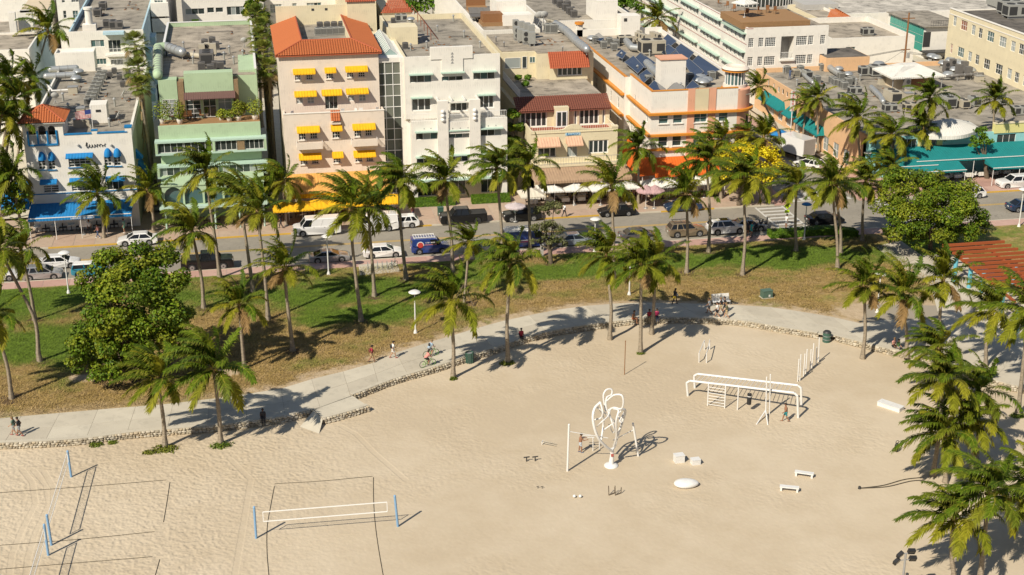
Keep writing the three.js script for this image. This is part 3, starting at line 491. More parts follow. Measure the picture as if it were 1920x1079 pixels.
const seaGrape=[[0.05,0.1,0.008],[0.07,0.13,0.008],[0.11,0.17,0.01],[0.16,0.2,0.012],[0.2,0.21,0.015]],yellowBloom=[[0.62,0.48,0.01],[0.52,0.44,0.015],[0.36,0.36,0.02],[0.72,0.54,0.015]],hedgeG=[[0.06,0.13,0.01],[0.09,0.17,0.012],[0.12,0.2,0.015]],olive=[[0.12,0.13,0.05],[0.16,0.16,0.07],[0.09,0.11,0.03]];
function tree(name,label,base,blobs,leaves,size,cols,group,shell=0.5){ 
const root=thing(name,label,'tree',base,0,group),lumps=[];
for(const[a,b,r,dz,fl=0.85]of blobs){const p=FZ(a,b,base.z+dz).sub(base),R=r*Math.abs(V(p.x+base.x,p.y+base.y-CAMH,base.z+dz).dot(FW)) / FPX;lumps.push([p.x,p.y,dz,R,R*fl,R]);}
const cx=lumps.reduce((s,l)=>s+l[0],0) / lumps.length,cy=lumps.reduce((s,l)=>s+l[1],0) / lumps.length;
const tb=new MB();const fork=V(cx*0.3,Math.max(1,cy*0.4),0);const r0=0.09+0.03*cy;
tb.bar(V(0,-0.2,0),fork,r0*1.3,8,r0);for(const l of lumps){const m=V(l[0]*0.55+fork.x*0.4,(l[1]+fork.y) / 2*0.95,l[2]*0.5),e=V(l[0],l[1]+l[4]*0.2,l[2]);tb.bar(fork,m,r0*0.6,6,r0*0.35);tb.bar(m,e,r0*0.35,5,r0*0.12);for(let k=0;k<4;k++)tb.bar(e.clone().lerp(m,0.3),e.clone().add(V(rr(-1,1)*l[3]*0.7,rr(-0.2,0.8)*l[4]*0.7,rr(-1,1)*l[5]*0.7)),r0*0.14,4,0.01);}
const subs=[];for(const l of lumps){const n=Math.max(5,Math.round(5+l[3]*2.2));for(let k=0;k<n;k++){const a=k*2.4+rnd(),u=rr(-0.55,1),q=Math.sqrt(1-u*u),R=l[3]*rr(0.34,0.52);subs.push([l[0]+Math.cos(a)*q*l[3]*0.72,l[1]+u*l[4]*0.72,l[2]+Math.sin(a)*q*l[5]*0.72,R,R*0.72,R]);}}
tb.build('trunk',M.bark,root);meshOf('crown',leafCloud(subs,leaves,size,cols,leaves,shell),M.leaf,root);return root;
}
const parkTrees='leafy park trees';
tree('sea_grape_tree','large dense leafy tree on the lawn beside the promenade',G(228,712),[[215,500,46,-1],[262,490,40,-1.5],[300,478,34,-2],[175,528,36,-1],[250,540,58,1],[315,530,42,0],[205,585,52,1.5],[290,590,56,1.5],[335,585,28,0],[175,635,44,1],[230,645,48,2.2],[300,640,46,1.5],[155,680,32,0.5],[200,690,36,2],[345,640,26,0.5],[262,690,26,1]],34000,0.27,seaGrape,parkTrees,0.45);
tree('sea_grape_tree','broad dense green tree at the plaza entrance by the crossing',G(1745,468),[[1690,345,34,-1],[1745,345,36,-2],[1800,362,34,-1],[1668,385,32,0.5],[1715,385,44,1.5],[1770,390,46,1.5],[1820,400,34,0.5],[1690,425,36,2],[1745,430,40,2.5],[1800,432,36,2],[1838,425,18,0.5],[1720,450,22,2]],30000,0.25,seaGrape,parkTrees,0.45);
tree('yellow_flowering_tree','yellow-flowering tree shading the corner of the side street',G(1385,385,WALKY),[[1425,285,30,0],[1385,285,28,-1],[1445,310,26,0.5],[1405,318,34,1.5],[1365,325,28,1],[1440,335,18,1],[1350,305,22,0]],9000,0.26,yellowBloom,null,0.5);
tree('small_street_tree','small sparse grey-green tree on the lawn edge behind the blue van',G(1033,495),[[1018,395,17,0],[1038,390,17,0.3],[1012,425,19,0.4],[1040,425,19,0],[1028,450,17,0.6],[1050,455,13,0.2],[1006,452,11,0]],3600,0.19,olive,parkTrees,0.35);
tree('alley_tree','dense rounded tree beside the left wall of the blue-awning hotel',V(-31.5,0,-166),[[20,335,28,0],[38,360,22,0.5],[5,365,26,0.6],[22,385,24,0.4],[-15,340,28,0]],6000,0.28,seaGrape,'trees in the alleys');
tree('alley_tree','ficus tree in front of the green hotel beside the yellow-awning hotel',V(1.4,0,-170.5),[[487,340,18,0],[505,355,16,0.4],[475,358,16,0.3],[498,375,14,0.3]],3000,0.22,seaGrape,'trees in the alleys');
tree('young_tree','young tree growing beside the teal awning under the white canopy',V(97.5,0,-168.5),[[1835,252,14,0],[1850,262,13,0.3],[1826,268,11,0.2],[1842,245,10,0]],1500,0.24,hedgeG,'trees in the alleys');
for(const[x,z,bl,l,c]of[[33.2,-175,[[962,215,12,0],[966,240,14,0],[960,265,14,0],[968,285,12,0],[955,300,12,0.5],[958,325,13,0.5]],'dark ficus climbing the alley beside the cream hotel',seaGrape],[50,-262,[[760,8,30,0],[800,6,34,0],[835,10,20,0],[780,-14,30,0]],'bright green tree behind the red-tiled roofs',hedgeG],[16,-290,[[705,-5,20,0],[730,2,20,0]],'green tree behind the yellow-awning hotel',hedgeG],[140,-330,[[1690,-2,26,0],[1740,-4,26,0],[1790,-2,26,0],[1840,-4,26,0],[1650,-6,24,0]],'row of tree crowns behind the far white roofs',seaGrape],[3,-235,[[480,2,20,0],[490,30,14,0],[470,20,16,0]],'dark tree behind the green hotel',seaGrape],[66,-275,[[1185,8,22,0],[1160,2,20,0],[1130,6,14,0]],'green tree behind the solar-panel roof',hedgeG],[112,-318,[[1490,0,14,0],[1520,-4,20,0]],'tree behind the roof deck',seaGrape]])
tree('city_tree',l,V(x,0,z),bl,2600,0.45,c,'trees behind the hotels');
function hedge(label,x0,x1,z0,z1,h,n,grow='clipped hedges',bend){
const o=thing('hedge',label,'hedge',[(x0+x1) / 2,0,(z0+z1) / 2],0,grow),w=x1-x0,d=z1-z0,P=[],C=[];
for(let i=0;i<n;i++){
const f=rnd(),x=rr(-w / 2,w / 2),zoff=bend?bend(x / w):0;let c,nn;if(f<0.25){c=V(x,rr(0.05,h),rr(-d / 2,d / 2)+zoff);nn=V(rr(-1,1),rr(0,1),rr(-1,1));}else if(f<0.6){c=V(x,h+rr(-0.12,0.05),rr(-d / 2,d / 2)+zoff);nn=V(rr(-0.5,0.5),1,rr(-0.5,0.5));}else if(f<0.9){c=V(x,rr(0.05,h),d / 2+rr(-0.12,0.05)+zoff);nn=V(rr(-0.5,0.5),rr(0,0.8),1);}else{const s=rnd()<0.5?-1:1;c=V(s*w / 2+rr(-0.1,0.05),rr(0.05,h),rr(-d / 2,d / 2)+(bend?bend(s / 2):0));nn=V(s,rr(0,0.8),rr(-0.5,0.5));}
nn.normalize();const t=V().crossVectors(nn,V(rr(-1,1),rr(-1,1),rr(-1,1))).normalize(),b=V().crossVectors(nn,t),L=rr(0.06,0.12),k=rr(0.6,1.3),col=pick(hedgeG).map(v=>v*k);
for(const q of[[-1,0],[0,0.6],[1,0],[-1,0],[1,0],[0,-0.6]]){const v=c.clone().addScaledVector(t,q[0]*L).addScaledVector(b,q[1]*L);P.push(v.x,v.y,v.z);C.push(...col);}
}
const g=new THREE.BufferGeometry();g.setAttribute('position',new THREE.Float32BufferAttribute(P,3));g.setAttribute('color',new THREE.Float32BufferAttribute(C,3));g.setAttribute('uv',new THREE.Float32BufferAttribute(new Float32Array(P.length / 3*2),2));g.computeVertexNormals();meshOf('foliage',g,M.leaf,o);
const b=new MB();for(let i=0;i<w*3;i++){const x=rr(-w / 2,w / 2)*0.96,zo=(bend?bend(x / w):0)+rr(-d / 3,d / 3);b.bar(V(x,0,zo),V(x+rr(-0.2,0.2),h*0.9,zo+rr(-0.15,0.15)),0.02,4,0.008);}const tw=b.build('twigs',M.bark,o);tw.userData.kind='stuff';
}
const hx=(a,b,z)=>[FZ(a,b,z).x];
hedge('clipped hedge in front of the left shop window of the white hotel',FZ(778,385,-170.6).x,FZ(852,380,-170.6).x,-171.2,-169.9,0.95,7500);hedge('clipped hedge in front of the right shop window of the white hotel',FZ(885,378,-170.6).x,FZ(955,374,-170.6).x,-171.2,-169.9,0.95,7500);
{const a=G(1447,448),b=G(1612,448);hedge('long curved clipped hedge between the lawn and the crossing',a.x,b.x,a.z-1.4,a.z+0.1,0.8,14000,'clipped hedges',t=>(t>0.1?(t-0.1)*(t-0.1)*9:0));}
// ---------------------------------------------------------------- buildings
function rc(z,a,b,c,d){const mx=(a+c) / 2,my=(b+d) / 2;return[FZ(a,my,z).x,FZ(c,my,z).x,FZ(mx,d,z).y,FZ(mx,b,z).y];} 
class Bld{
constructor(name,label,category='building',group){this.root=thing(name,label,category,[0,0,0],0,group);}
done(x,z){const c=V(x,0,z);for(const k of this.root.children)k.position.sub(c);this.root.position.copy(c);return this;}
part(name,m,f,label){const b=new MB();f(b);return b.build(name,m,this.root,label);}
grp(name){const g=new THREE.Group();g.name=name;this.root.add(g);return g;}
block(x0,x1,y0,y1,z0,z1,m,name='wall'){return this.part(name,m,b=>b.box(x0,x1,y0,y1,z0,z1));}
front(z,x0,x1,y0,y1,holes,m,t=0.3,name='front_wall'){
const s=new THREE.Shape();s.moveTo(x0,y0);s.lineTo(x1,y0);s.lineTo(x1,y1);s.lineTo(x0,y1);s.closePath();
for(let[a,b,c,d,arch]of holes){a=Math.max(a,x0+0.04);b=Math.min(b,x1-0.04);c=Math.max(c,y0+0.02);d=Math.min(d,y1-0.06);const h=new THREE.Path();if(arch){const r=(b-a) / 2;h.moveTo(a,c);h.lineTo(a,d-r);h.absarc((a+b) / 2,d-r,r,Math.PI,0,true);h.lineTo(b,c);h.closePath();}else{h.moveTo(a,c);h.lineTo(a,d);h.lineTo(b,d);h.lineTo(b,c);h.closePath();}s.holes.push(h);}
return this.part(name,m,q=>q.geo(new THREE.ExtrudeGeometry(s,{depth:t,bevelEnabled:false,curveSegments:8}).translate(0,0,z-t)));
}
side(x,dir,z0,z1,y0,y1,holes,m,t=0.3,name='side_wall'){
const s=new THREE.Shape();s.moveTo(z0,y0);s.lineTo(z1,y0);s.lineTo(z1,y1);s.lineTo(z0,y1);s.closePath();
for(const[a,b,c,d]of holes){const h=new THREE.Path();h.moveTo(a,c);h.lineTo(a,d);h.lineTo(b,d);h.lineTo(b,c);h.closePath();s.holes.push(h);}
const g=new THREE.ExtrudeGeometry(s,{depth:t,bevelEnabled:false}).rotateY(-Math.PI / 2);g.translate(dir<0?x+t:x,0,0);
return this.part(name,m,q=>q.geo(g));
}
window(z,x0,x1,y0,y1,o={}){
const{cols=2,rows=1,frame=M.whiteMetal,glass=M.glass,inset=0.17,bar=0.05,name='window'}=o,w=this.grp(name),f=new MB(),zz=z-inset,t=0.06;
const W=x1-x0,H=y1-y0;f.box(x0,x0+bar,y0,y1,zz,zz+t);f.box(x1-bar,x1,y0,y1,zz,zz+t);f.box(x0+bar,x1-bar,y0,y0+bar,zz,zz+t);f.box(x0+bar,x1-bar,y1-bar,y1,zz,zz+t);
for(let i=1;i<cols;i++)f.box(x0+W*i / cols-bar / 2,x0+W*i / cols+bar / 2,y0+bar,y1-bar,zz,zz+t-0.004);
for(let i=1;i<rows;i++)f.box(x0+bar,x1-bar,y0+H*i / rows-bar / 2,y0+H*i / rows+bar / 2,zz,zz+t-0.008);
f.build('frame',frame,w);const split=W / cols>0.6?cols:1;
for(let i=0;i<split;i++)new MB().box(x0+W*i / split+0.004,x0+W*(i+1) / split-0.004,y0,y1,zz+0.01,zz+0.02).build('pane',Array.isArray(glass)?pick(glass):glass,w);
if(o.sill)new MB().box(x0-0.12,x1+0.12,y0-0.1,y0-0.004,z-0.1,z+0.14).build('sill',o.sill,w);
return w;
}
sideWindow(x,dir,z0,z1,y0,y1,o={}){
const{cols=2,rows=2,frame=M.whiteMetal,glass=M.glass,bar=0.06}=o,w=this.grp('window'),f=new MB(),xx=dir<0?x+0.12:x-0.18,t=0.06,W=z1-z0,H=y1-y0;
f.box(xx,xx+t,y0,y1,z0,z0+bar);f.box(xx,xx+t,y0,y1,z1-bar,z1);f.box(xx,xx+t,y0,y0+bar,z0+bar,z1-bar);f.box(xx,xx+t,y1-bar,y1,z0+bar,z1-bar);
for(let i=1;i<cols;i++)f.box(xx,xx+t,y0+bar,y1-bar,z0+W*i / cols-bar / 2,z0+W*i / cols+bar / 2);for(let i=1;i<rows;i++)f.box(xx+0.004,xx+t-0.004,y0+H*i / rows-bar / 2,y0+H*i / rows+bar / 2,z0+bar,z1-bar);
f.build('frame',frame,w);new MB().box(xx+0.022,xx+0.036,y0,y1,z0,z1).build('pane',Array.isArray(glass)?pick(glass):glass,w);return w;
}
awning(z,x0,x1,yt,yb,depth,m,o={}){ 
const g=this.grp(o.name||'awning'),v=o.valance??0.14,q=new MB(),zf=z+depth,th=0.03;
q.quad(V(x0,yb,zf),V(x1,yb,zf),V(x1,yt,z+0.01),V(x0,yt,z+0.01));q.quad(V(x1,yb-th,zf),V(x0,yb-th,zf),V(x0,yt-th,z+0.01),V(x1,yt-th,z+0.01));
if(!o.open)for(const x of[x0,x1])q.tri(V(x,yb,zf),V(x,yt,z+0.01),V(x,yb,z+0.01),[0,0],[depth,1],[depth,0]);
q.build('cloth',m,g);if(v)new MB().box(x0,x1,yb-v,yb+0.004,zf,zf+0.02).build('valance',o.vm||m,g);
if(o.stripe)new MB().box(x0-0.02,x1+0.02,yb,yb+0.09,zf+0.005,zf+0.05).build('trim',o.stripe,g);
if(o.posts){for(let i=0;i<=o.posts;i++){const x=x0+0.1+(x1-x0-0.2)*i / o.posts;new MB().bar(V(x,WALKY,zf-0.1),V(x,yb,zf-0.1),0.04).build('post',M.whiteMetal,g);}}
return g;
}
domeAwning(z,cx,y0,w,h,depth,m){const g=new THREE.SphereGeometry(1,12,6,0,Math.PI,0,Math.PI / 2).scale(w / 2,h,depth).translate(cx,y0,z+0.01);return this.part('awning',m,b=>b.geo(g));}
parapet(x0,x1,z0,z1,y0,y1,t,m,capM,sides='fblr'){ 
this.part('parapet',m,b=>{if(sides.includes('f'))b.box(x0,x1,y0,y1,z0-t,z0);if(sides.includes('b'))b.box(x0,x1,y0,y1,z1,z1+t);if(sides.includes('l'))b.box(x0,x0+t,y0,y1,z1+t,z0-t);if(sides.includes('r'))b.box(x1-t,x1,y0,y1,z1+t,z0-t);});
if(capM)this.part('coping',capM,b=>{const e=0.05,c=0.1;if(sides.includes('f'))b.box(x0-e,x1+e,y1,y1+c,z0-t-e,z0+e);if(sides.includes('b'))b.box(x0-e,x1+e,y1,y1+c,z1-e,z1+t+e);if(sides.includes('l'))b.box(x0-e,x0+t+e,y1,y1+c,z1+t+e,z0-t-e);if(sides.includes('r'))b.box(x1-t-e,x1+e,y1,y1+c,z1+t+e,z0-t-e);});
}
roof(x0,x1,z0,z1,y,m){return this.part('roof',m,b=>b.box(x0,x1,y-0.12,y,z1,z0));}
rail(pts,h,m=M.whiteMetal,gap=0.14,name='railing'){return this.part(name,m,b=>{for(let i=0;i+1<pts.length;i++){const a=pts[i],c=pts[i+1],L=a.distanceTo(c),n=Math.max(1,Math.round(L / gap));b.bar(a.clone().setY(a.y+h),c.clone().setY(c.y+h),0.035,5);b.bar(a.clone().setY(a.y+0.1),c.clone().setY(c.y+0.1),0.025,4);for(let k=0;k<=n;k++){const p=a.clone().lerp(c,k / n);b.box(p.x-0.015,p.x+0.015,p.y,p.y+h,p.z-0.015,p.z+0.015);}}});}
tiles(A,B,rise,run,r0,r1,m,name='roof_tiles'){ 
const e=V().subVectors(B,A),E=e.length();e.normalize();const inn=V(e.z,0,-e.x),up=inn.clone().multiplyScalar(run).add(V(0,rise,0)),S=up.length();up.normalize();const nrm=V().crossVectors(e,up).normalize();if(nrm.y<0)nrm.negate();
const cw=0.3,n=Math.round(E / cw),w=E / n,q=new MB(),course=0.42;
for(let i=0;i<n;i++){
const u=(i+0.5) / n,f=Math.min(1,r0>0?u / r0:1,r1<1?(1-u) / (1-r1):1)*S,nc=Math.max(1,Math.round(f / course));
for(let j=0;j<nc;j++){const s0=f*j / nc,s1=f*(j+1) / nc+0.02,prof=[[-0.5,0],[-0.3,0.075],[0,0.105],[0.3,0.075],[0.5,0]];
for(let k=0;k<4;k++){const P=(c,s,lift)=>A.clone().addScaledVector(e,u*E+c[0]*w).addScaledVector(up,s).addScaledVector(nrm,c[1]+lift);q.quad(P(prof[k],s0,0.035),P(prof[k+1],s0,0.035),P(prof[k+1],s1,0.0),P(prof[k],s1,0.0));}}
}
const o=q.build(name,m,this.root);o.userData.kind='stuff';return o;
}
}
M.tileOrange=paint('orange_clay_tile',[0.5,0.145,0.045],0.8);M.tileBrown=paint('brown_clay_tile',[0.2,0.065,0.04],0.8);M.tileRed=paint('red_clay_tile',[0.42,0.1,0.04],0.8);
M.blue=cloth('blue_canvas',[0.008,0.2,0.5]);M.blueTrim=paint('blue_trim',[0.01,0.2,0.46]);M.yellow=cloth('yellow_canvas',[0.8,0.43,0.004]);M.amber=cloth('amber_canvas',[0.72,0.36,0.09]);M.peachCloth=cloth('peach_canvas',[0.68,0.42,0.28]);M.orange=cloth('orange_canvas',[0.75,0.14,0.012]);M.orangeTrim=paint('orange_trim',[0.7,0.27,0.03]);M.teal=cloth('teal_canvas',[0.004,0.21,0.21]);M.brownCanvas=cloth('brown_canvas',[0.4,0.27,0.17]);M.creamCloth=cloth('cream_canvas',[0.66,0.6,0.48]);M.whiteCloth=cloth('white_canvas',[0.74,0.72,0.66]);M.stone=paint('rough_stone',[0.33,0.22,0.12],0.9,{bumpMap:scaled(T.fineBump,1,1),bumpScale:0.05});
M.wineRoof=paint('wine_metal_roof',[0.17,0.09,0.08],0.6);M.teraFloor=paint('red_terrace_floor',[0.36,0.1,0.05],0.8);M.seafoam=paint('seafoam_trim',[0.5,0.66,0.56]);
const mixGlass=[M.glass,M.glass,M.glassTeal,M.glassBlind];
function scribble(parent,p,w,h,m,name='lettering'){ 
const pts=[];for(let i=0;i<=46;i++){const t=i / 46;pts.push(V(p.x+w*(t+0.03*Math.sin(t*50)),p.y+h*(0.35+0.3*Math.sin(t*44)*(1-0.3*t))+(t<0.1||t>0.86?h*0.35*Math.sin(t*40):0),p.z+0.06));}
return new MB().tube(pts,0.035,90,5).build(name,m,parent);
}
{ 
const b=new Bld('blue_awning_hotel','white three-storey hotel with blue awnings and an orange-tiled corner loggia','hotel'),Z=-169,x0=FZ(52,330,Z).x,x1=FZ(250,290,Z).x,ZB=-209,yr=FZ(180,252,Z).y-0.55,xt=FZ(117.5,245,Z).x,yt=FZ(80,230,Z).y,yp=FZ(180,251,Z).y;
const H=[],add=(r,o,arch)=>{H.push([...r,arch]);if(o)b.window(Z,...r,o);};
const blu={frame:M.whiteMetal,cols:2,rows:3,sill:M.blueTrim};
for(const c of[78,96.3])add(rc(Z,c-6.5,300,c+6.5,318),blu);for(const c of[201.6,219.3])add(rc(Z,c-6.5,293,c+6.5,311),blu);
add(rc(Z,128,297,170,313),{...blu,cols:4});add(rc(Z,81,348,110,361),{cols:2,rows:3});add(rc(Z,134,345,172,358),{cols:4,rows:3});add(rc(Z,200,339,232,356),{cols:3,rows:1});
const arches=[[53,67],[71.8,86],[90,104]].map(([p,q])=>[...rc(Z,p,236,q,271),true]);
b.front(Z,x0,xt,0,yt,[...arches,...H.filter(h=>h[1]<xt)],M.white,0.3);b.front(Z,xt,x1,0,yp,H.filter(h=>h[0]>xt),M.white,0.3);
b.block(x0,x1,0,yr-0.13,ZB,Z-0.31,M.greenSide,'body');b.block(xt+0.005,x1-0.002,0,yr-0.14,Z-0.32,Z-0.3,M.white,'lining');
b.block(x0,x0+0.25,yr,yp,ZB,Z-5.2,M.white,'parapet');b.block(x1-0.3,x1,yr-0.1,yp+0.25,ZB,Z-0.31,M.white,'parapet');b.block(x0,x1,yr,yp-0.3,ZB,ZB+0.25,M.white,'parapet');
b.roof(x0+0.25,x1-0.3,Z-0.31,ZB+0.25,yr,M.roof);
const xm=FZ(176,248,Z).x;for(const[a,c,y]of[[xt+0.05,FZ(171,250,Z).x,yp],[FZ(181,250,Z).x,FZ(238,250,Z).x,yp]])b.block(a,c,y,y+0.14,Z-0.36,Z+0.06,M.blueTrim,'coping');b.block(xm-0.3,xm+0.35,yp,yp+0.35,Z-0.36,Z+0.02,M.white,'parapet_pier');b.block(xm-0.35,xm+0.4,yp+0.35,yp+0.5,Z-0.4,Z+0.06,M.blueTrim,'pier_cap');b.block(x1-0.75,x1+0.02,yp,yp+0.55,Z-1,Z+0.002,M.white,'parapet_pier');b.block(x1-0.8,x1+0.07,yp+0.55,yp+0.7,Z-1.05,Z+0.06,M.blueTrim,'pier_cap');
const zt=Z-5;b.block(x0,x0+0.3,yr-0.1,yt,zt,Z-0.31,M.white,'tower_wall');b.block(xt-0.3,xt,yr-0.1,yt,zt,Z-0.31,M.white,'tower_wall');b.block(x0+0.3,xt-0.3,yr-0.1,yt,zt,zt+0.3,M.white,'tower_wall');
const ys=arches[0][2];b.block(arches[0][0]-0.15,arches[2][1]+0.15,ys-0.22,ys-0.02,Z-0.2,Z+0.12,M.blueTrim,'sill');for(const x of[arches[0][0]-0.1,(arches[0][1]+arches[1][0]) / 2,(arches[1][1]+arches[2][0]) / 2,arches[2][1]+0.1])b.part('column',M.blueTrim,q=>q.cyl(x,ys-0.02,Z+0.04,0.13,0.11,(arches[0][3]-ys)*0.72,10));
for(const[a,c,d]of arches)b.part('balustrade',M.whiteMetal,q=>{q.box(a,c,d+1.05,d+1.13,Z-0.2,Z-0.08);for(let i=0;i<7;i++)q.cyl(a+(c-a)*(i+0.5) / 7,d,Z-0.14,0.045,0.045,1.06,6);});
{const e=0.35,A=V(x0-e,yt,Z+e),B=V(xt+e,yt,Z+e),C=V(xt+e,yt,zt-e),D=V(x0-e,yt,zt-e),w=xt-x0+2*e,d=Z-zt+2*e,run=Math.min(w,d) / 2,rise=1.5;b.block(x0-e,xt+e,yt-0.12,yt-0.005,zt-e,Z+e,M.grayWall,'eave');b.tiles(A,B,rise,run,run / w,1-run / w,M.tileOrange);b.tiles(B,C,rise,run,run / d,1-run / d,M.tileOrange);b.tiles(C,D,rise,run,run / w,1-run / w,M.tileOrange);b.tiles(D,A,rise,run,run / d,1-run / d,M.tileOrange);b.part('ridge_tiles',M.tileRed,q=>{const ym=yt+rise+0.08,r1=V(x0-e+run,ym,(Z+zt) / 2),r2=V(xt+e-run,ym,(Z+zt) / 2);for(const[p,s]of[[A,r1],[B,r2],[C,r2],[D,r1]])q.bar(p.clone().add(V(0,0.1,0)),s,0.11,6);q.bar(r1,r2,0.12,6);});}
for(const[c,y,y2]of[[78,290,302],[96.3,290,302],[201.6,284,295],[219.3,284,295]]){const[a,d,,]=rc(Z,c-7.5,y,c+7.5,y2);b.domeAwning(Z,(a+d) / 2,FZ(c,y2+1,Z).y+0.25,d-a,0.95,0.75,M.blue);}
for(const[p,q,r,s]of[[123,287,174,298],[75,336,107,347],[130,333,176,344],[198,330,234,341]]){const[a,c]=rc(Z,p,q,r,s);b.awning(Z,a,c,FZ((p+r) / 2,q,Z).y,FZ((p+r) / 2,s-1,Z+0.8).y+0.1,0.8,M.blue);}
b.part('band',M.blueTrim,q=>{const y=FZ(150,361.5,Z).y;q.box(x0-0.02,x1+0.02,y,y+0.12,Z,Z+0.07);});
const ya=FZ(150,378,Z).y;const ag=b.awning(Z,x0-0.1,x1-0.6,ya,2.75,3.7,M.blue,{name:'restaurant_awning',valance:0.32,stripe:M.whiteMetal,posts:4});
b.awning(Z-4,x0-3.6,x0-0.3,5.2,3,4,M.blue,{name:'side_awning'});
for(const[z,y]of[[Z-3,8.2],[Z-5,6.2]])b.part('awning',M.blue,q=>{q.quad(V(x1+0.8,y-0.6,z),V(x1+0.8,y-0.6,z-1.3),V(x1,y+0.4,z-1.3),V(x1,y+0.4,z));q.tri(V(x1+0.8,y-0.6,z),V(x1,y+0.4,z),V(x1,y-0.6,z),[0,0],[1,1],[1,0]);});b.part('awning',M.blue,q=>{q.quad(V(x1+1.1,4.2,Z-3),V(x1+1.1,4.2,Z-9),V(x1,6.4,Z-9),V(x1,6.4,Z-3));q.tri(V(x1+1.1,4.2,Z-3),V(x1,6.4,Z-3),V(x1,4.2,Z-3),[0,0],[1,1],[1,0]);});
scribble(b.root,V(FZ(160,273,Z).x,FZ(160,278,Z).y,Z),2.3,0.75,M.darkMetal);for(const p of[146,208])b.part('wall_lamp',M.grayMetal,q=>q.geo(new THREE.SphereGeometry(0.16,8,6).translate(FZ(p,270,Z).x,FZ(p,272,Z).y,Z+0.15)));
{const[a,c]=rc(ZB+1,103,105,177,133);b.block(a,c,yr+0.002,yr+2.4,ZB-2.5,ZB+0.9,M.white,'penthouse');b.parapet(a,c,ZB+0.9,ZB-2.5,yr+2.4,yr+2.75,0.2,M.white);}
{const p=G(186,231,yr);b.block(p.x-1,p.x+1,yr+0.002,yr+2.3,p.z-2.6,p.z,M.white,'stair_box');b.part('vent',M.darkMetal,q=>q.box(p.x-0.3,p.x+0.3,yr+1.4,yr+1.7,p.z,p.z+0.04));}
const lt=await new FontLoader().loadAsync('fonts/droid/droid_sans_bold.typeface.json');globalThis.FONT=lt;
const wt=(s,size,x,y,z,m,parent,name='lettering',rot)=>{const g=new TextGeometry(s,{font:lt,size,depth:0.02,curveSegments:2});g.computeBoundingBox();g.translate(-(g.boundingBox.max.x+g.boundingBox.min.x) / 2,0,0);if(rot)g.applyMatrix4(rot);g.translate(x,y,z);g.deleteAttribute('uv');return meshOf(name,g,m,parent);};
globalThis.writing=wt;wt('LARIOS on the BEACH',0.19,FZ(154,408,Z+3.7).x,2.5,Z+3.725,M.whitePaint,ag);
b.done((x0+x1) / 2,Z-15);
globalThis.B1={x0,x1,yr,Z,ZB};
}
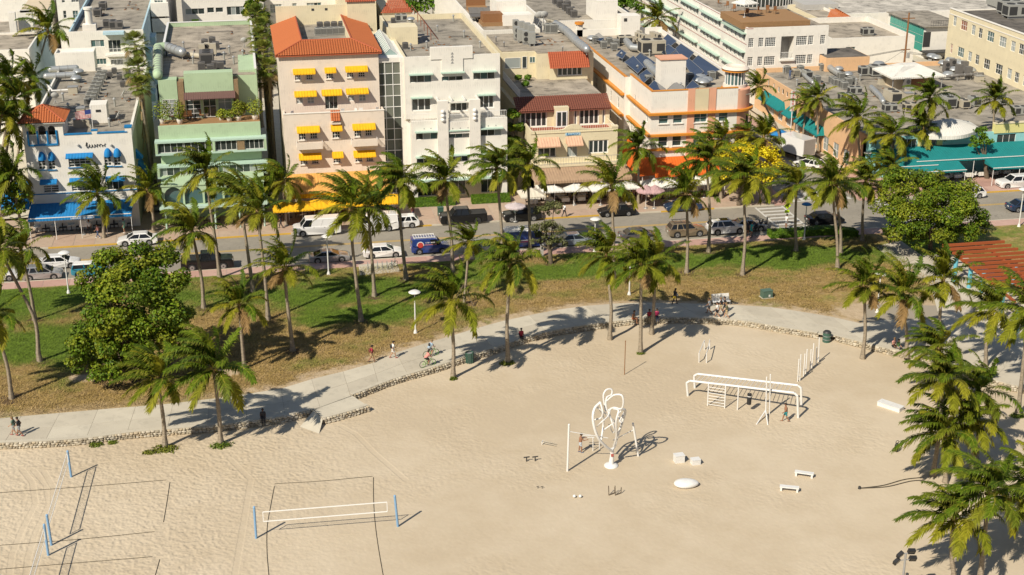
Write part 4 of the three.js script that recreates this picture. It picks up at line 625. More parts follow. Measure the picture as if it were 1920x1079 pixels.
{ 
const b=new Bld('green_hotel','pale green moderne hotel with ribbon windows and planted roof terrace','hotel'),Z=-170,x0=FZ(292,300,Z).x,x1=FZ(500,280,Z).x,ZB=-214;
const yA=FZ(395,262,Z).y,yB=FZ(395,288,Z).y,yC=FZ(395,308,Z).y,yD=FZ(395,331,Z).y,Zw=Z-1.1;
const deckY=FZ(395,232,Zw-0.2).y-0.75;
b.block(x0+0.5,x1-0.6,0,deckY-0.13,-178,Zw-0.31,M.green,'body');
b.front(Zw,x0+0.5,x1-0.6,yA,deckY+0.75,[],M.green,0.3,'terrace_wall');
for(const[t,l]of[[yA,yB],[yC,yD]]){ 
b.block(x0,x1,t-0.22,t,Zw-0.29,Z,M.seafoam,'ledge');b.block(x0,x1,l,l+0.22,Zw-0.29,Z,M.seafoam,'ledge');b.block(x0,x0+0.3,l+0.222,t-0.222,Zw-0.29,Z,M.green,'ledge_end');b.block(x1-0.3,x1,l+0.222,t-0.222,Zw-0.29,Z,M.green,'ledge_end');
const zz=Z-0.35,n=t===yA?[[0.35,3.4,4],[3.5,6.9,4],[7.3,9.9,4],[10.9,13.2,4]]:[[0.35,3.6,4],[4,7.5,4],[8,13,6]];const k=(x1-x0) / 13.55;
b.block(x0+0.3,x1-0.3,l+0.222,t-0.222,Zw-0.28,zz-0.3,M.green,'lining');for(const[a,c,q]of n)b.window(zz+0.17,x0+a*k,x0+c*k,l+0.26,t-0.26,{cols:q,glass:t===yA?M.glass:mixGlass});
if(t===yA){b.part('stone_pier',M.stone,q=>{q.box(x0+9.95*k,x0+10.85*k,l+0.23,t-0.23,zz-0.29,zz+0.2);});b.block(x0+6.95*k,x0+7.25*k,l+0.23,t-0.23,zz-0.29,Z-0.02,M.green,'pier');}
}
b.front(Zw,x0+0.6,x1-0.7,yC,yB,[],M.green,0.3);b.front(Zw,x0+0.6,x1-0.7,0,yD,[],M.green,0.3,'ground_floor_wall');
const Zp=-166,yq=FZ(395,346,Zp).y,nw=(x1-x0-1.6) / 5;b.front(Zp,x0+0.6,x1-0.7,3.26,yq,[...Array(5)].map((_,i)=>{const a=x0+0.75+i*nw;return[a+0.12,a+nw-0.12,3.3,yq-0.12,true];}),M.green,0.25,'arcade');b.block(x0+0.62,x1-0.72,3.27,yq-0.02,Zp-0.5,Zp-0.4,M.glassTeal,'arcade_glass');b.block(x0+0.5,x1-0.6,yq,yq+0.15,Zw,Zp+0.1,M.green,'porch_roof');
b.block(x0+0.2,x1-0.3,3,3.25,Zw,Zp+0.9,M.seafoam,'canopy');for(let i=0;i<5;i++)b.part('canopy_post',M.seafoam,q=>q.bar(V(x0+0.8+i*2.9,0,Zp),V(x0+0.8+i*2.9,3,Zp),0.12,8));
b.roof(x0+0.5,x1-0.6,Zw-0.3,-178,deckY,M.deck);
const zp=-177.2,yr=FZ(390,137,zp).y,yb=FZ(390,172,zp).y,px=(p,y=160)=>FZ(p,y,zp).x;b.block(px(345),px(437),yb,yr+0.02,-179,zp,M.green,'penthouse_front');
b.block(px(297,170),px(331),deckY,FZ(315,150,zp).y,-179,zp,M.green,'penthouse_wing');for(const[p,q]of[[332,343.5],[438,446]])b.block(px(p),px(q),deckY,FZ(338,150,zp).y-0.2,-179,zp+0.1,M.stone,'stone_pier');
b.block(px(447,140),px(482,140),deckY,FZ(465,131,zp-3).y,-190,zp-3,M.green,'penthouse_wing');
b.part('metal_canopy',M.wineRoof,q=>{const y1=yb,y0=yb-0.55,a=px(343),c=px(439);q.quad(V(a,y0,zp+1.6),V(c,y0,zp+1.6),V(c,y1,zp+0.01),V(a,y1,zp+0.01));q.quad(V(c,y0-0.05,zp+1.6),V(a,y0-0.05,zp+1.6),V(a,y1-0.05,zp+0.01),V(c,y1-0.05,zp+0.01));const n=22;for(let i=0;i<=n;i++){const x=a+(c-a)*i / n;q.beam(V(x,y0+0.02,zp+1.6),V(x,y1+0.02,zp+0.02),0.05,0.05);}});
const yw=yb-0.5;b.block(px(345),px(437),deckY,yb,-179,zp-0.5,M.green,'penthouse_wall');for(const[p,q,o]of[[348,376,{cols:2,rows:5,glass:M.glass}],[381,405,{cols:2,rows:2}],[409,434,{cols:2,rows:3,glass:M.glassBlind}]])b.window(zp-0.1,px(p,200),px(q,200),deckY+0.1,yw,o);b.part('post',M.green,q=>{for(const p of[346,378.5,407,436])q.box(px(p,200)-0.15,px(p,200)+0.15,deckY,yb-0.02,zp-0.4,zp+0.02);q.box(px(345),px(437),yw,yb-0.02,zp-0.39,zp+0.01);});
b.window(zp+0.2,px(303,180),px(330,180),deckY+0.6,deckY+2.6,{cols:2,rows:4,glass:M.glassBlind});b.window(zp-2.8,px(452,185),px(480,185),deckY+0.3,deckY+2.3,{cols:2,rows:4});
b.block(x0+0.5,x1-0.6,0,yr-0.8,ZB,-179.01,M.green,'rear_body');b.roof(x0+0.6,x1-0.7,-179.02,ZB+0.1,yr-0.7,M.roofLight);b.parapet(x0+0.5,x1-0.6,-179.02,ZB,yr-0.8,yr-0.1,0.2,M.green,M.whiteMetal,'blr');
b.done((x0+x1) / 2,-192);globalThis.B2={x0,x1,deckY,yr:yr-0.7,zp,Zw};
}
{ 
const b=new Bld('yellow_awning_hotel','tall pale pink hotel with bright yellow window awnings and orange tile roof','hotel'),Zl=-171,Zu=-173,ZB=-192;
const xl0=FZ(536,300,Zl).x,xl1=FZ(722,270,Zl).x,yT=FZ(628,211,Zl).y,xu0=FZ(522,106,Zu).x,xu1=FZ(709,97,Zu).x,yE=FZ(616,101,Zu).y,terr=yT-0.95;
const z2=(a,c,d,e)=>[480+a / 3.596,c / 3.596,480+d / 3.596,e / 3.596],z6=(a,c,d,e)=>[480+a / 3.596,260+c / 3.596,480+d / 3.596,260+e / 3.596];
const HU=[],HL=[],win=(Z,list,r,o)=>{const q=rc(Z,...r);list.push(q);b.window(Z,...q,{rows:2,cols:3,sill:M.white,...o});};
for(const r of[[262,505,300,542],[338,505,382,538],[473,498,520,532],[613,492,657,522],[690,488,733,520]])win(Zu,HU,z2(...r));for(const r of[[270,655,316,700],[345,655,392,698],[620,645,664,682],[694,640,740,682]])win(Zu,HU,z2(...r),{glass:M.glassBlind,cols:2,sill:undefined});win(Zu,HU,z2(465,645,550,735),{cols:3,rows:1,name:'terrace_door',sill:undefined});
for(const r of[[288,900,335,945],[365,898,412,938],[515,888,565,932],[663,880,710,922],[737,875,780,918]])win(Zl,HL,z2(...r));for(const r of[[300,145,347,175],[376,145,420,172],[522,132,570,165],[670,125,716,158],[744,122,790,156]])win(Zl,HL,z6(...r));
b.front(Zu,xu0,xu1,terr,yE,HU,M.pink,0.3,'upper_wall');b.front(Zl,xl0,xl1,4.4,yT,HL,M.pink,0.3);b.block(xl0,xl1,0,4.4,Zl-0.6,Zl-0.5,M.pink,'ground_floor');
for(let i=0;i<=5;i++)b.block(xl0+(xl1-xl0)*i / 5-0.3,xl0+(xl1-xl0)*i / 5+0.3,0,4.398,Zl-0.5,Zl,M.pink,'pier');
b.block(xl0,xl1,0.1,terr-0.1,ZB,Zl-0.61,M.pink,'body');b.block(xu0,xu1,terr-0.09,yE,ZB,Zu-0.305,M.pink,'body');b.part('terrace_floor',M.teraFloor,q=>q.box(xl0,xl1,terr-0.1,terr,Zu,Zl-0.3));b.block(xl0,xl0+0.2,terr,yT,Zu,Zl-0.3,M.pink,'parapet');b.block(xl1-0.2,xl1,terr,yT,Zu,Zl-0.3,M.pink,'parapet');b.part('coping',M.white,q=>{q.box(xl0-0.05,xl1+0.05,yT,yT+0.08,Zl-0.34,Zl+0.06);});
const awn=(Z,r,d=0.95)=>{const[a,c]=rc(Z,...r),m=(r[0]+r[2]) / 2;b.awning(Z,a,c,FZ(m,r[1],Z).y,FZ(m,r[3],Z+d).y+0.12,d,M.yellow,{valance:0.12});};
for(const r of[[247,462,398,505],[460,454,537,496],[599,444,750,488],[256,612,407,656],[440,602,577,648],[605,594,755,638]])awn(Zu,z2(...r));for(const r of[[273,850,428,900],[503,840,578,888],[648,832,803,880]])awn(Zl,z2(...r));for(const r of[[287,97,440,147],[511,87,586,135],[655,78,805,130]])awn(Zl,z6(...r));
for(const[p,q,yt2,yb2]of[[275,450,958,1012],[645,820,940,990]]){const r=z2(p,yt2,q,yb2),[a,c]=rc(Zl+1,...r),y0=FZ(r[0],r[3],Zl+1).y;const g=b.grp('balcony');new MB().box(a,c,y0,y0+0.2,Zl+0.01,Zl+1.1).build('floor',M.pink,g);new MB().box(a,c,y0+0.2,y0+0.85,Zl+1,Zl+1.1).build('front',M.pink,g);const rl=new MB();for(const x of[a,c-0.04]){rl.box(x,x+0.04,y0+0.85,y0+0.9,Zl+0.02,Zl+1.05);for(let k=0;k<7;k++)rl.box(x,x+0.03,y0+0.2,y0+0.85,Zl+0.1+k*0.14,Zl+0.13+k*0.14);}rl.build('railing',M.whiteMetal,g);}
{const r=z2(502,742,567,820),[a,c]=rc(Zl,...r);b.tiles(V(a,FZ(r[0],r[3],Zl+0.5).y,Zl+0.5),V(c,FZ(r[0],r[3],Zl+0.5).y,Zl+0.5),1.2,0.7,0,1,M.tileOrange,'small_tile_roof');b.block(a,c,FZ(r[0],r[3],Zl).y-0.3,FZ(r[0],r[3],Zl).y,Zl+0.002,Zl+0.4,M.pink,'tile_roof_base');}
{const yA=FZ(633,322.5,Zl).y;b.awning(Zl,xl0-0.2,xl1+0.1,yA,3.35,3.6,M.amber,{name:'restaurant_awning',valance:0.55,vm:M.yellow,posts:4});}
const e=0.4,A=V(xu0-e,yE,Zu+e),B=V(xu1+e,yE,Zu+e),w=xu1-xu0+2*e,run=3.4,rise=1.15,zb=ZB-1,d=Zu+e-zb;b.block(xu0-e,xu1+e,yE-0.14,yE-0.004,zb,Zu+e,M.tileRed,'eave');
b.tiles(A,B,rise,run,run / w,1-run / w,M.tileOrange);b.tiles(B,V(B.x,yE,zb),rise,run,run / d,1,M.tileOrange);b.tiles(V(A.x,yE,zb),A,rise,run,0,1-run / d,M.tileOrange);b.part('hip_tiles',M.tileRed,q=>{const y=yE+rise+0.06,r1=V(A.x+run,y,Zu+e-run),r2=V(B.x-run,y,Zu+e-run);q.bar(A.clone().add(V(0,0.1,0)),r1,0.11,6);q.bar(B.clone().add(V(0,0.1,0)),r2,0.11,6);q.bar(r1,r2,0.11,6);q.bar(r1,V(r1.x,y,zb),0.11,6);q.bar(r2,V(r2.x,y,zb),0.11,6);});
const xi0=xu0-e+run,xi1=xu1+e-run,zi=Zu+e-run;b.part('well_wall',M.cream,q=>{q.box(xi0,xi0+0.15,yE,yE+rise,zb,zi);q.box(xi1-0.15,xi1,yE,yE+rise,zb,zi);q.box(xi0,xi1,yE,yE+rise,zi-0.15,zi);q.box(xi0-2.6,xi1+2.6,yE,yE+2.6,zb-0.25,zb);});b.part('well_floor',M.roof,q=>q.box(xi0+0.15,xi1-0.15,yE,yE+0.05,zb,zi-0.15));b.part('well_vents',M.darkMetal,q=>{for(let i=0;i<4;i++)q.box(xi1-0.18,xi1-0.152,yE+0.5,yE+0.75,zb+2+i*2,zb+2.3+i*2);for(const x of[2.2,4])q.box(xi0+x,xi0+x+0.35,yE+1.9,yE+2.2,zb+0.004,zb+0.03);});
b.block(xu1-2.2,xu1+1.6,yE-1,yE+3,zb-2.6,zb+0.8,M.cream,'stair_tower');b.tiles(V(xu1-2.4,yE+3,zb+1),V(xu1+1.8,yE+3,zb+1),0.8,2,0,1,M.tileRed);
b.done((xl0+xl1) / 2,-182);globalThis.B3={xl0,xl1,xu0,xu1,yE,terr,Zl,Zu,xi0,xi1,zb,zi};
}
{ 
const z=-173.5,[x0,x1,,y1]=rc(z,709,117,752,266),b=new Bld('glass_stair_tower','narrow glazed stair tower between the pink and the white hotels','tower');const y0=1,n=12;
b.block(B3.xu1+0.45,19.3,0,y1+0.5,-186,z-1.6,M.white,'body');b.block(x0-0.25,x0,0,y1+0.55,z-1.59,z+0.05,M.white,'jamb');b.block(x1,x1+1.4,0,y1-4,z-1.59,z+0.3,M.white,'jamb');b.block(x1,x1+0.6,y1-4,y1+0.55,z-1.59,z+0.3,M.white,'jamb');b.block(x0,x1,y1,y1+0.55,z-1.59,z+0.05,M.white,'lintel');
const pane=mat('stair_glass',[0.16,0.17,0.14],0.08,{}),pane2=mat('stair_glass_dim',[0.09,0.1,0.085],0.08);for(let i=0;i<3;i++)for(let j=0;j<n;j++){const a=x0+(x1-x0)*i / 3,c=x0+(x1-x0)*(i+1) / 3,l=y0+(y1-y0)*j / n,t=y0+(y1-y0)*(j+1) / n;new MB().box(a+0.04,c-0.04,l+0.04,t-0.04,z-0.1,z-0.07).build('pane',rnd()<0.5?pane:pane2,b.root);}
b.part('mullions',M.whiteMetal,q=>{for(let i=0;i<=3;i++){const x=x0+(x1-x0)*i / 3;q.box(x-0.04,x+0.04,y0,y1,z-0.12,z);}for(let j=0;j<=n;j++){const y=y0+(y1-y0)*j / n;q.box(x0+0.04,x1-0.04,y-0.04,y+0.04,z-0.12,z-0.005);}});
b.part('skylight',mat('skylight_glass',[0.3,0.4,0.38],0.1),q=>{const a=B3.xu1+0.6,c=18.9,m=(a+c) / 2,y=y1+0.52,f=-175,k=-188;q.quad(V(c,y,f),V(c,y,k),V(m,y+0.9,k),V(m,y+0.9,f));q.quad(V(a,y,k),V(a,y,f),V(m,y+0.9,f),V(m,y+0.9,k));q.tri(V(a,y,f),V(c,y,f),V(m,y+0.9,f),[0,0],[1,0],[0.5,1]);});b.part('skylight_bars',M.whiteMetal,q=>{const a=B3.xu1+0.6,c=18.9,m=(a+c) / 2,y=y1+0.54;for(let i=0;i<=13;i++){const z=-175-i;q.bar(V(a,y,z),V(m,y+0.92,z),0.035,4);q.bar(V(c,y,z),V(m,y+0.92,z),0.035,4);}q.bar(V(m,y+0.92,-175),V(m,y+0.92,-188),0.05,4);});
b.part('louvres',M.whiteMetal,q=>{for(let i=0;i<5;i++)q.box(x0-0.2,x1+0.5,y1+0.56,y1+0.62,z-1.5+i*0.3,z-1.36+i*0.3);});
b.done((x0+x1) / 2,-180);
}
{ 
const b=new Bld('white_deco_hotel','tall white art deco hotel with eyebrow ledges and twin balcony pylons above shops','hotel'),Zl=-171.2,Zu=-172.8,ZB=-203;
const z2=(a,c,d,e)=>[480+a / 3.596,c / 3.596,480+d / 3.596,e / 3.596],z6=(a,c,d,e)=>[480+a / 3.596,260+c / 3.596,480+d / 3.596,260+e / 3.596];
const xu0=FZ(758,130,Zu).x,xu1=FZ(937.5,130,Zu).x,yP=FZ(800,106,Zu).y,xl0=FZ(772,260,Zl).x,xl1=FZ(951,250,Zl).x,yL=FZ(860,224,Zl).y,terr=yL-0.1,yS=FZ(865,333,Zl).y;
const HU=[],HL=[],eyes=[],win=(Z,L,r,o={})=>{const q=rc(Z,...r);L.push(q);b.window(Z,...q,{cols:3,glass:mixGlass,...o});if(!o.noeye)eyes.push([Z,q]);};
for(const r of[[1037,505,1183,557],[1253,492,1395,545],[1465,485,1610,535]])win(Zu,HU,z2(...r));for(const r of[[1050,662,1180,748],[1310,690,1425,752],[1500,642,1605,730]])win(Zu,HU,z2(...r),{glass:M.glass,bar:0.12});
for(const r of[[1078,892,1225,942],[1297,880,1440,930],[1515,868,1655,916]])win(Zl,HL,z2(...r));for(const r of[[1083,127,1230,175],[1300,112,1430,156],[1520,100,1660,145]])win(Zl,HL,z6(...r));
b.front(Zu,xu0,xu1,terr,yP,HU,M.white,0.3,'upper_wall');b.front(Zl,xl0,xl1,yS,yL,HL,M.white,0.3);b.block(xu0,xu1,terr-0.2,yP-0.92,ZB,Zu-0.31,M.cream,'body');b.block(xl0,xl1,0,terr-0.21,ZB,Zl-2.4,M.cream,'body');b.block(xl0,xl1,yS,terr-0.21,Zl-2.39,Zl-0.31,M.white,'body');b.block(xl0,xl1,terr-0.2,terr,Zu,Zl-0.3,M.roofWhite,'terrace_floor');
{const[a,c]=rc(Zu,...z2(1175,318,1460,480)),t=FZ(800,0,Zu).y,y=FZ(850,87.5,Zu).y;b.block(a,c,yP-0.4,y,Zu-0.5,Zu+0.12,M.white,'centre_parapet');const[f,g]=rc(Zu,...z2(1250,360,1395,480));b.block(f,g,yP-2.6,yP-0.401,Zu+0.001,Zu+0.12,M.white,'centre_panel');b.part('ornament',M.grayMetal,q=>{for(let i=0;i<4;i++){const x=(f+g) / 2,y2=yP+0.3-i*0.38;q.tri(V(x-0.2,y2-0.14,Zu+0.14),V(x+0.2,y2-0.14,Zu+0.14),V(x,y2+0.18,Zu+0.14),[0,0],[1,0],[0.5,1]);}});}
b.roof(xu0+0.3,xu1-0.3,Zu-0.31,ZB+0.3,yP-0.8,M.roof);b.parapet(xu0,xu1,Zu-0.01,ZB,yP-0.92,yP-0.05,0.3,M.cream,null,'blr');
for(const[Z,[a,c,l,t]]of eyes)b.block(a-0.15,c+0.15,t+0.05,t+0.2,Z+0.002,Z+0.65,M.seafoam,'eyebrow');
b.rail([V(xl0+0.1,terr,Zl-0.1),V(FZ(822,215,Zl).x,terr,Zl-0.1)],1,M.whiteMetal,0.2);b.rail([V(FZ(902,215,Zl).x,terr,Zl-0.1),V(xl1-0.1,terr,Zl-0.1)],1,M.whiteMetal,0.2);
const pyl=[[1225,1297],[1440,1513]].map(([p,q])=>[FZ(480+p / 3.596,230,Zl+0.7).x,FZ(480+q / 3.596,230,Zl+0.7).x]),yPy=FZ(830,190,Zl+0.7).y,yBase=yS+0.2;for(const[i,[a,c]]of pyl.entries()){b.block(a,c,yBase,yPy,Zl+0.002,Zl+0.7,M.white,'pylon');for(let k=0;k<3;k++)b.part('ball',M.whitePaint,q=>q.geo(new THREE.SphereGeometry(0.27,10,8).translate((a+c) / 2,yPy-1.35-k*0.52,Zl+0.72)));}
b.block(pyl[0][1],pyl[1][0],terr-1.6,terr-0.1,Zl+0.003,Zl+0.5,M.white,'balcony_front');b.rail([V(pyl[0][1],terr-0.1,Zl+0.45),V(pyl[1][0],terr-0.1,Zl+0.45)],0.95,M.whiteMetal,0.12,'ornate_railing');for(let i=0;i<4;i++)b.part('pergola_beam',M.whitePaint,q=>{const x=pyl[0][0]+0.2+i*(pyl[1][1]-pyl[0][0]-0.4) / 3;q.box(x-0.09,x+0.09,terr+2.5,terr+2.7,Zu+0.01,Zl+0.4);});b.block(pyl[0][0],pyl[1][1],terr+2.3,terr+2.5,Zl+0.2,Zl+0.4,M.white,'pergola_rail');
b.part('wall_studs',M.grayMetal,q=>{for(const x of[0.13,0.2,0.27,0.42,0.5,0.58,0.73,0.8,0.88]){const X=xl0+(xl1-xl0)*x;q.box(X-0.06,X+0.06,terr-0.95,terr-0.83,Zl,Zl+(x>0.35&&x<0.65?0.54:0.04));}});
const Zs=Zl-2,HS=[],sw=(r,o)=>{const q=rc(Zs,...r);q[2]=Math.max(q[2],0.15);HS.push(q);b.window(Zs,...q,o);};sw(z6(1087,300,1230,388),{cols:3,name:'shop_window'});sw(z6(1318,275,1412,376),{cols:2,name:'entrance'});sw(z6(1517,262,1655,362),{cols:3,name:'shop_window'});b.front(Zs,xl0,xl1,0,yS,HS,M.cream,0.3,'shop_wall');b.block(xl0-0.05,xl1+0.05,yS-0.25,yS-0.002,Zl-2.0,Zl+0.5,M.seafoam,'shop_canopy');for(const x of[xl0,xl1-0.6])b.block(x,x+0.6,0,yS-0.252,Zs+0.002,Zl-0.05,M.white,'end_pier');
const yr=yP-0.8,q=G(755,84,yr),p2=G(783,82,yr);b.block(G(733,84,yr).x,G(784,84,yr).x,yr+0.002,yr+2.3,q.z-3.2,q.z,M.cream,'lift_house');b.part('steel_frame',paint('rusty_steel',[0.3,0.1,0.05],0.8),k=>{const a=G(808,75,yr),c=G(772,26,yr);for(let i=0;i<=6;i++){const r=a.clone().lerp(c,i / 6);k.bar(r,V(r.x,yr+1.3,r.z),0.05,4);k.bar(V(r.x,yr+1.3,r.z),V(r.x+1,yr,r.z),0.04,4);}k.bar(V(a.x,yr+1.3,a.z),V(c.x,yr+1.3,c.z),0.06,4);});
b.done((xl0+xl1) / 2,-187);globalThis.B4={xl0,xl1,xu0,xu1,yr,Zl,Zs,Zu};
}
{ 
const b=new Bld('cream_terrace_hotel','low cream hotel with brown tiled terrace roofs and brown restaurant canopy','hotel'),Z=-171,ZB=-203;
const z7=(a,c,d,e)=>[960+a / 4.904,180+c / 4.904,960+d / 4.904,180+e / 4.904],z3=(a,c,d,e)=>[920+a / 3.596,c / 3.596,920+d / 3.596,e / 3.596];
const x0=FZ(996,270,Z).x,x1=FZ(1158,262,Z).x,yP=FZ(1077,243,Z).y,yF=FZ(1090,301,Z).y,terr=yP-0.8,Zd=-176;
const H=[],win=(r,o)=>{const q=rc(Z,...r);H.push(q);b.window(Z,...q,o);};win(z7(240,478,405,565),{cols:3,bar:0.09});win(z7(508,465,602,558),{cols:2,glass:M.glassBlind});win(z7(705,405,887,528),{cols:4,bar:0.14});
b.front(Z,x0,x1,yF-0.5,yP,H,M.cream,0.3);b.part('curved_gable',M.cream,q=>{const c=FZ(1076,240,Z).x,s=new THREE.Shape();s.moveTo(c-1.9,yP);s.quadraticCurveTo(c-1.1,yP+0.05,c-1,yP+0.35);s.quadraticCurveTo(c,yP+0.95,c+1,yP+0.35);s.quadraticCurveTo(c+1.1,yP+0.05,c+1.9,yP);s.closePath();q.geo(new THREE.ExtrudeGeometry(s,{depth:0.35,bevelEnabled:false}).translate(0,0,Z-0.32));});b.part('coping',M.cream,q=>{q.box(x0-0.06,x1+0.06,yP-0.35,yP-0.25,Z,Z+0.08);q.box(x1-0.8,x1+0.05,yP,yP+0.25,Z-0.6,Z+0.05);});
b.block(x0,x1,0,terr-0.13,Zd-4,Z-0.31,M.cream,'body');b.roof(x0+0.2,x1-0.2,Z-0.31,Zd,terr,M.teraFloor);b.block(x0,x0+0.2,terr-0.1,yP,Zd,Z-0.31,M.cream,'parapet');b.block(x1-0.2,x1,terr-0.1,yP,Zd,Z-0.31,M.cream,'parapet');b.rail([V(x0+0.3,terr,Z-0.6),V(x1-0.4,terr,Z-0.6)],1.15,M.whiteMetal,0.3);
for(const[p,q,r,s]of[[213,382,430,474],[495,372,640,462]]){const R=z7(p,q,r,s),[a,c]=rc(Z,...R),m=(R[0]+R[2]) / 2;b.awning(Z,a,c,FZ(m,R[1],Z).y,FZ(m,R[3],Z+1.2).y+0.1,1.2,M.peachCloth);}
{const R=z7(490,330,630,362),[a,c,l,t]=rc(Z,...R);b.block(a,c,l,t,Z+0.004,Z+0.05,M.paleBlue,'sign_board');scribble(b.root,V(a+0.2,l,Z),c-a-0.4,0.4,M.blueTrim);}
b.block(x0,x1+0.1,yF-0.35,yF-0.1,Z+0.002,Z+1.3,M.cream,'balcony_floor');b.rail([V(x0+0.1,yF-0.1,Z+1.2),V(x1,yF-0.1,Z+1.2)],0.95,M.grayMetal,0.35);
b.awning(Z+1.3,x0-0.4,x1+0.9,yF-0.4,3.45,3,M.brownCanvas,{name:'restaurant_canopy',valance:0.3,posts:5});b.block(x0,x1,0,yF-0.52,Z-1.2,Z-1,M.cream,'ground_floor');for(let i=0;i<=4;i++)b.block(x0+(x1-x0-0.5)*i / 4,x0+(x1-x0-0.5)*i / 4+0.5,0,yF-0.501,Z-0.999,Z-0.31,M.cream,'pier');
const yT=FZ(1060,204,Zd).y,HD=[],dw=(r,o)=>{const q=rc(Zd,...r);q[2]=terr+0.05;HD.push(q);b.window(Zd,...q,{bar:0.14,...o});};dw(z7(75,112,322,220),{cols:5});dw(z7(572,96,602,170),{cols:1});dw(z7(620,90,802,205),{cols:4});dw(z7(832,80,860,170),{cols:1});
const xw=Math.min(x0-0.2,HD[0][0]-0.25);b.front(Zd,xw,x1+0.2,terr-0.1,yT,HD,M.cream,0.3,'terrace_wall');b.block(xw,x1-0.3,0,yT,-190,Zd-0.31,M.cream,'rear_body');
b.tiles(V(xw-0.3,yT-0.05,Zd+0.6),V(x1+0.3,yT-0.05,Zd+0.6),1.35,2.6,0,1,M.tileBrown);b.block(xw-0.3,x1+0.3,yT-0.2,yT-0.06,Zd-1.9,Zd+0.6,M.tileBrown,'eave');{const c=FZ(1053,200,Zd+0.6).x;b.block(c-0.95,c+0.95,terr+0.01,yT+0.4,Zd-1,Zd+0.75,M.cream,'centre_bay');b.window(Zd+0.93,c-0.75,c+0.75,terr+0.05,yT-0.1,{cols:2,bar:0.14});}
const y2=yT+1.2;b.roof(x0-0.2,x1-0.3,Zd-1.95,-190,y2,M.roofLight);b.block(x0-0.2,x1-0.3,yT,y2-0.12,-190,Zd-1.95,M.cream,'rear_body');
b.rail([V(x0-0.1,y2,-178),V(x0-0.1,y2,-190)],1,M.whiteMetal,0.3);
const Zr=-187.5,yr=FZ(1000,97,-190).y,xs=FZ(1010,140,Zr).x;b.block(x0-0.2,xs,0,yr,ZB,-190.01,M.cream,'upper_storey');b.block(xs+0.003,x1+1,0,yr,ZB,Zr-1,M.cream,'upper_storey');b.roof(x0-0.2,x1+1,-190.5,ZB,yr+0.125,M.roofLight);b.part('roof',M.roofLight,q=>q.box(xs,x1+1,yr+0.005,yr+0.128,-190.49,Zr-1));
{const[a,c,l,t]=rc(-190,...z3(95,390,200,460));b.window(-189.82,a,c,l,t,{cols:1,glass:M.glassBlind});const q=rc(-190,...z3(212,380,243,460));b.window(-189.82,...q,{cols:1});const r=rc(-190,...z3(262,382,300,422));b.window(-189.82,...r,{cols:2,glass:M.glassTeal});}
{const q=rc(Zr,...z3(395,382,665,455)),xa=q[0],xb=Math.min(q[1],x1+1),yt=q[3],yb=q[2];b.tiles(V(xa,yb,Zr+0.6),V(xb,yb,Zr+0.6),yr-yb+0.15,1.6,0,1,M.tileRed);const D=rc(Zr,...z3(455,455,622,515));b.front(Zr-0.4,xa+0.2,xb-0.1,y2-0.1,yb+0.2,[D],M.cream,0.3,'terrace_wall');b.window(Zr-0.4,...D,{cols:5,bar:0.12});}
b.done((x0+x1) / 2,-187);globalThis.B5={x0,x1,terr,y2,yr:yr+0.13,Z,Zd};
}
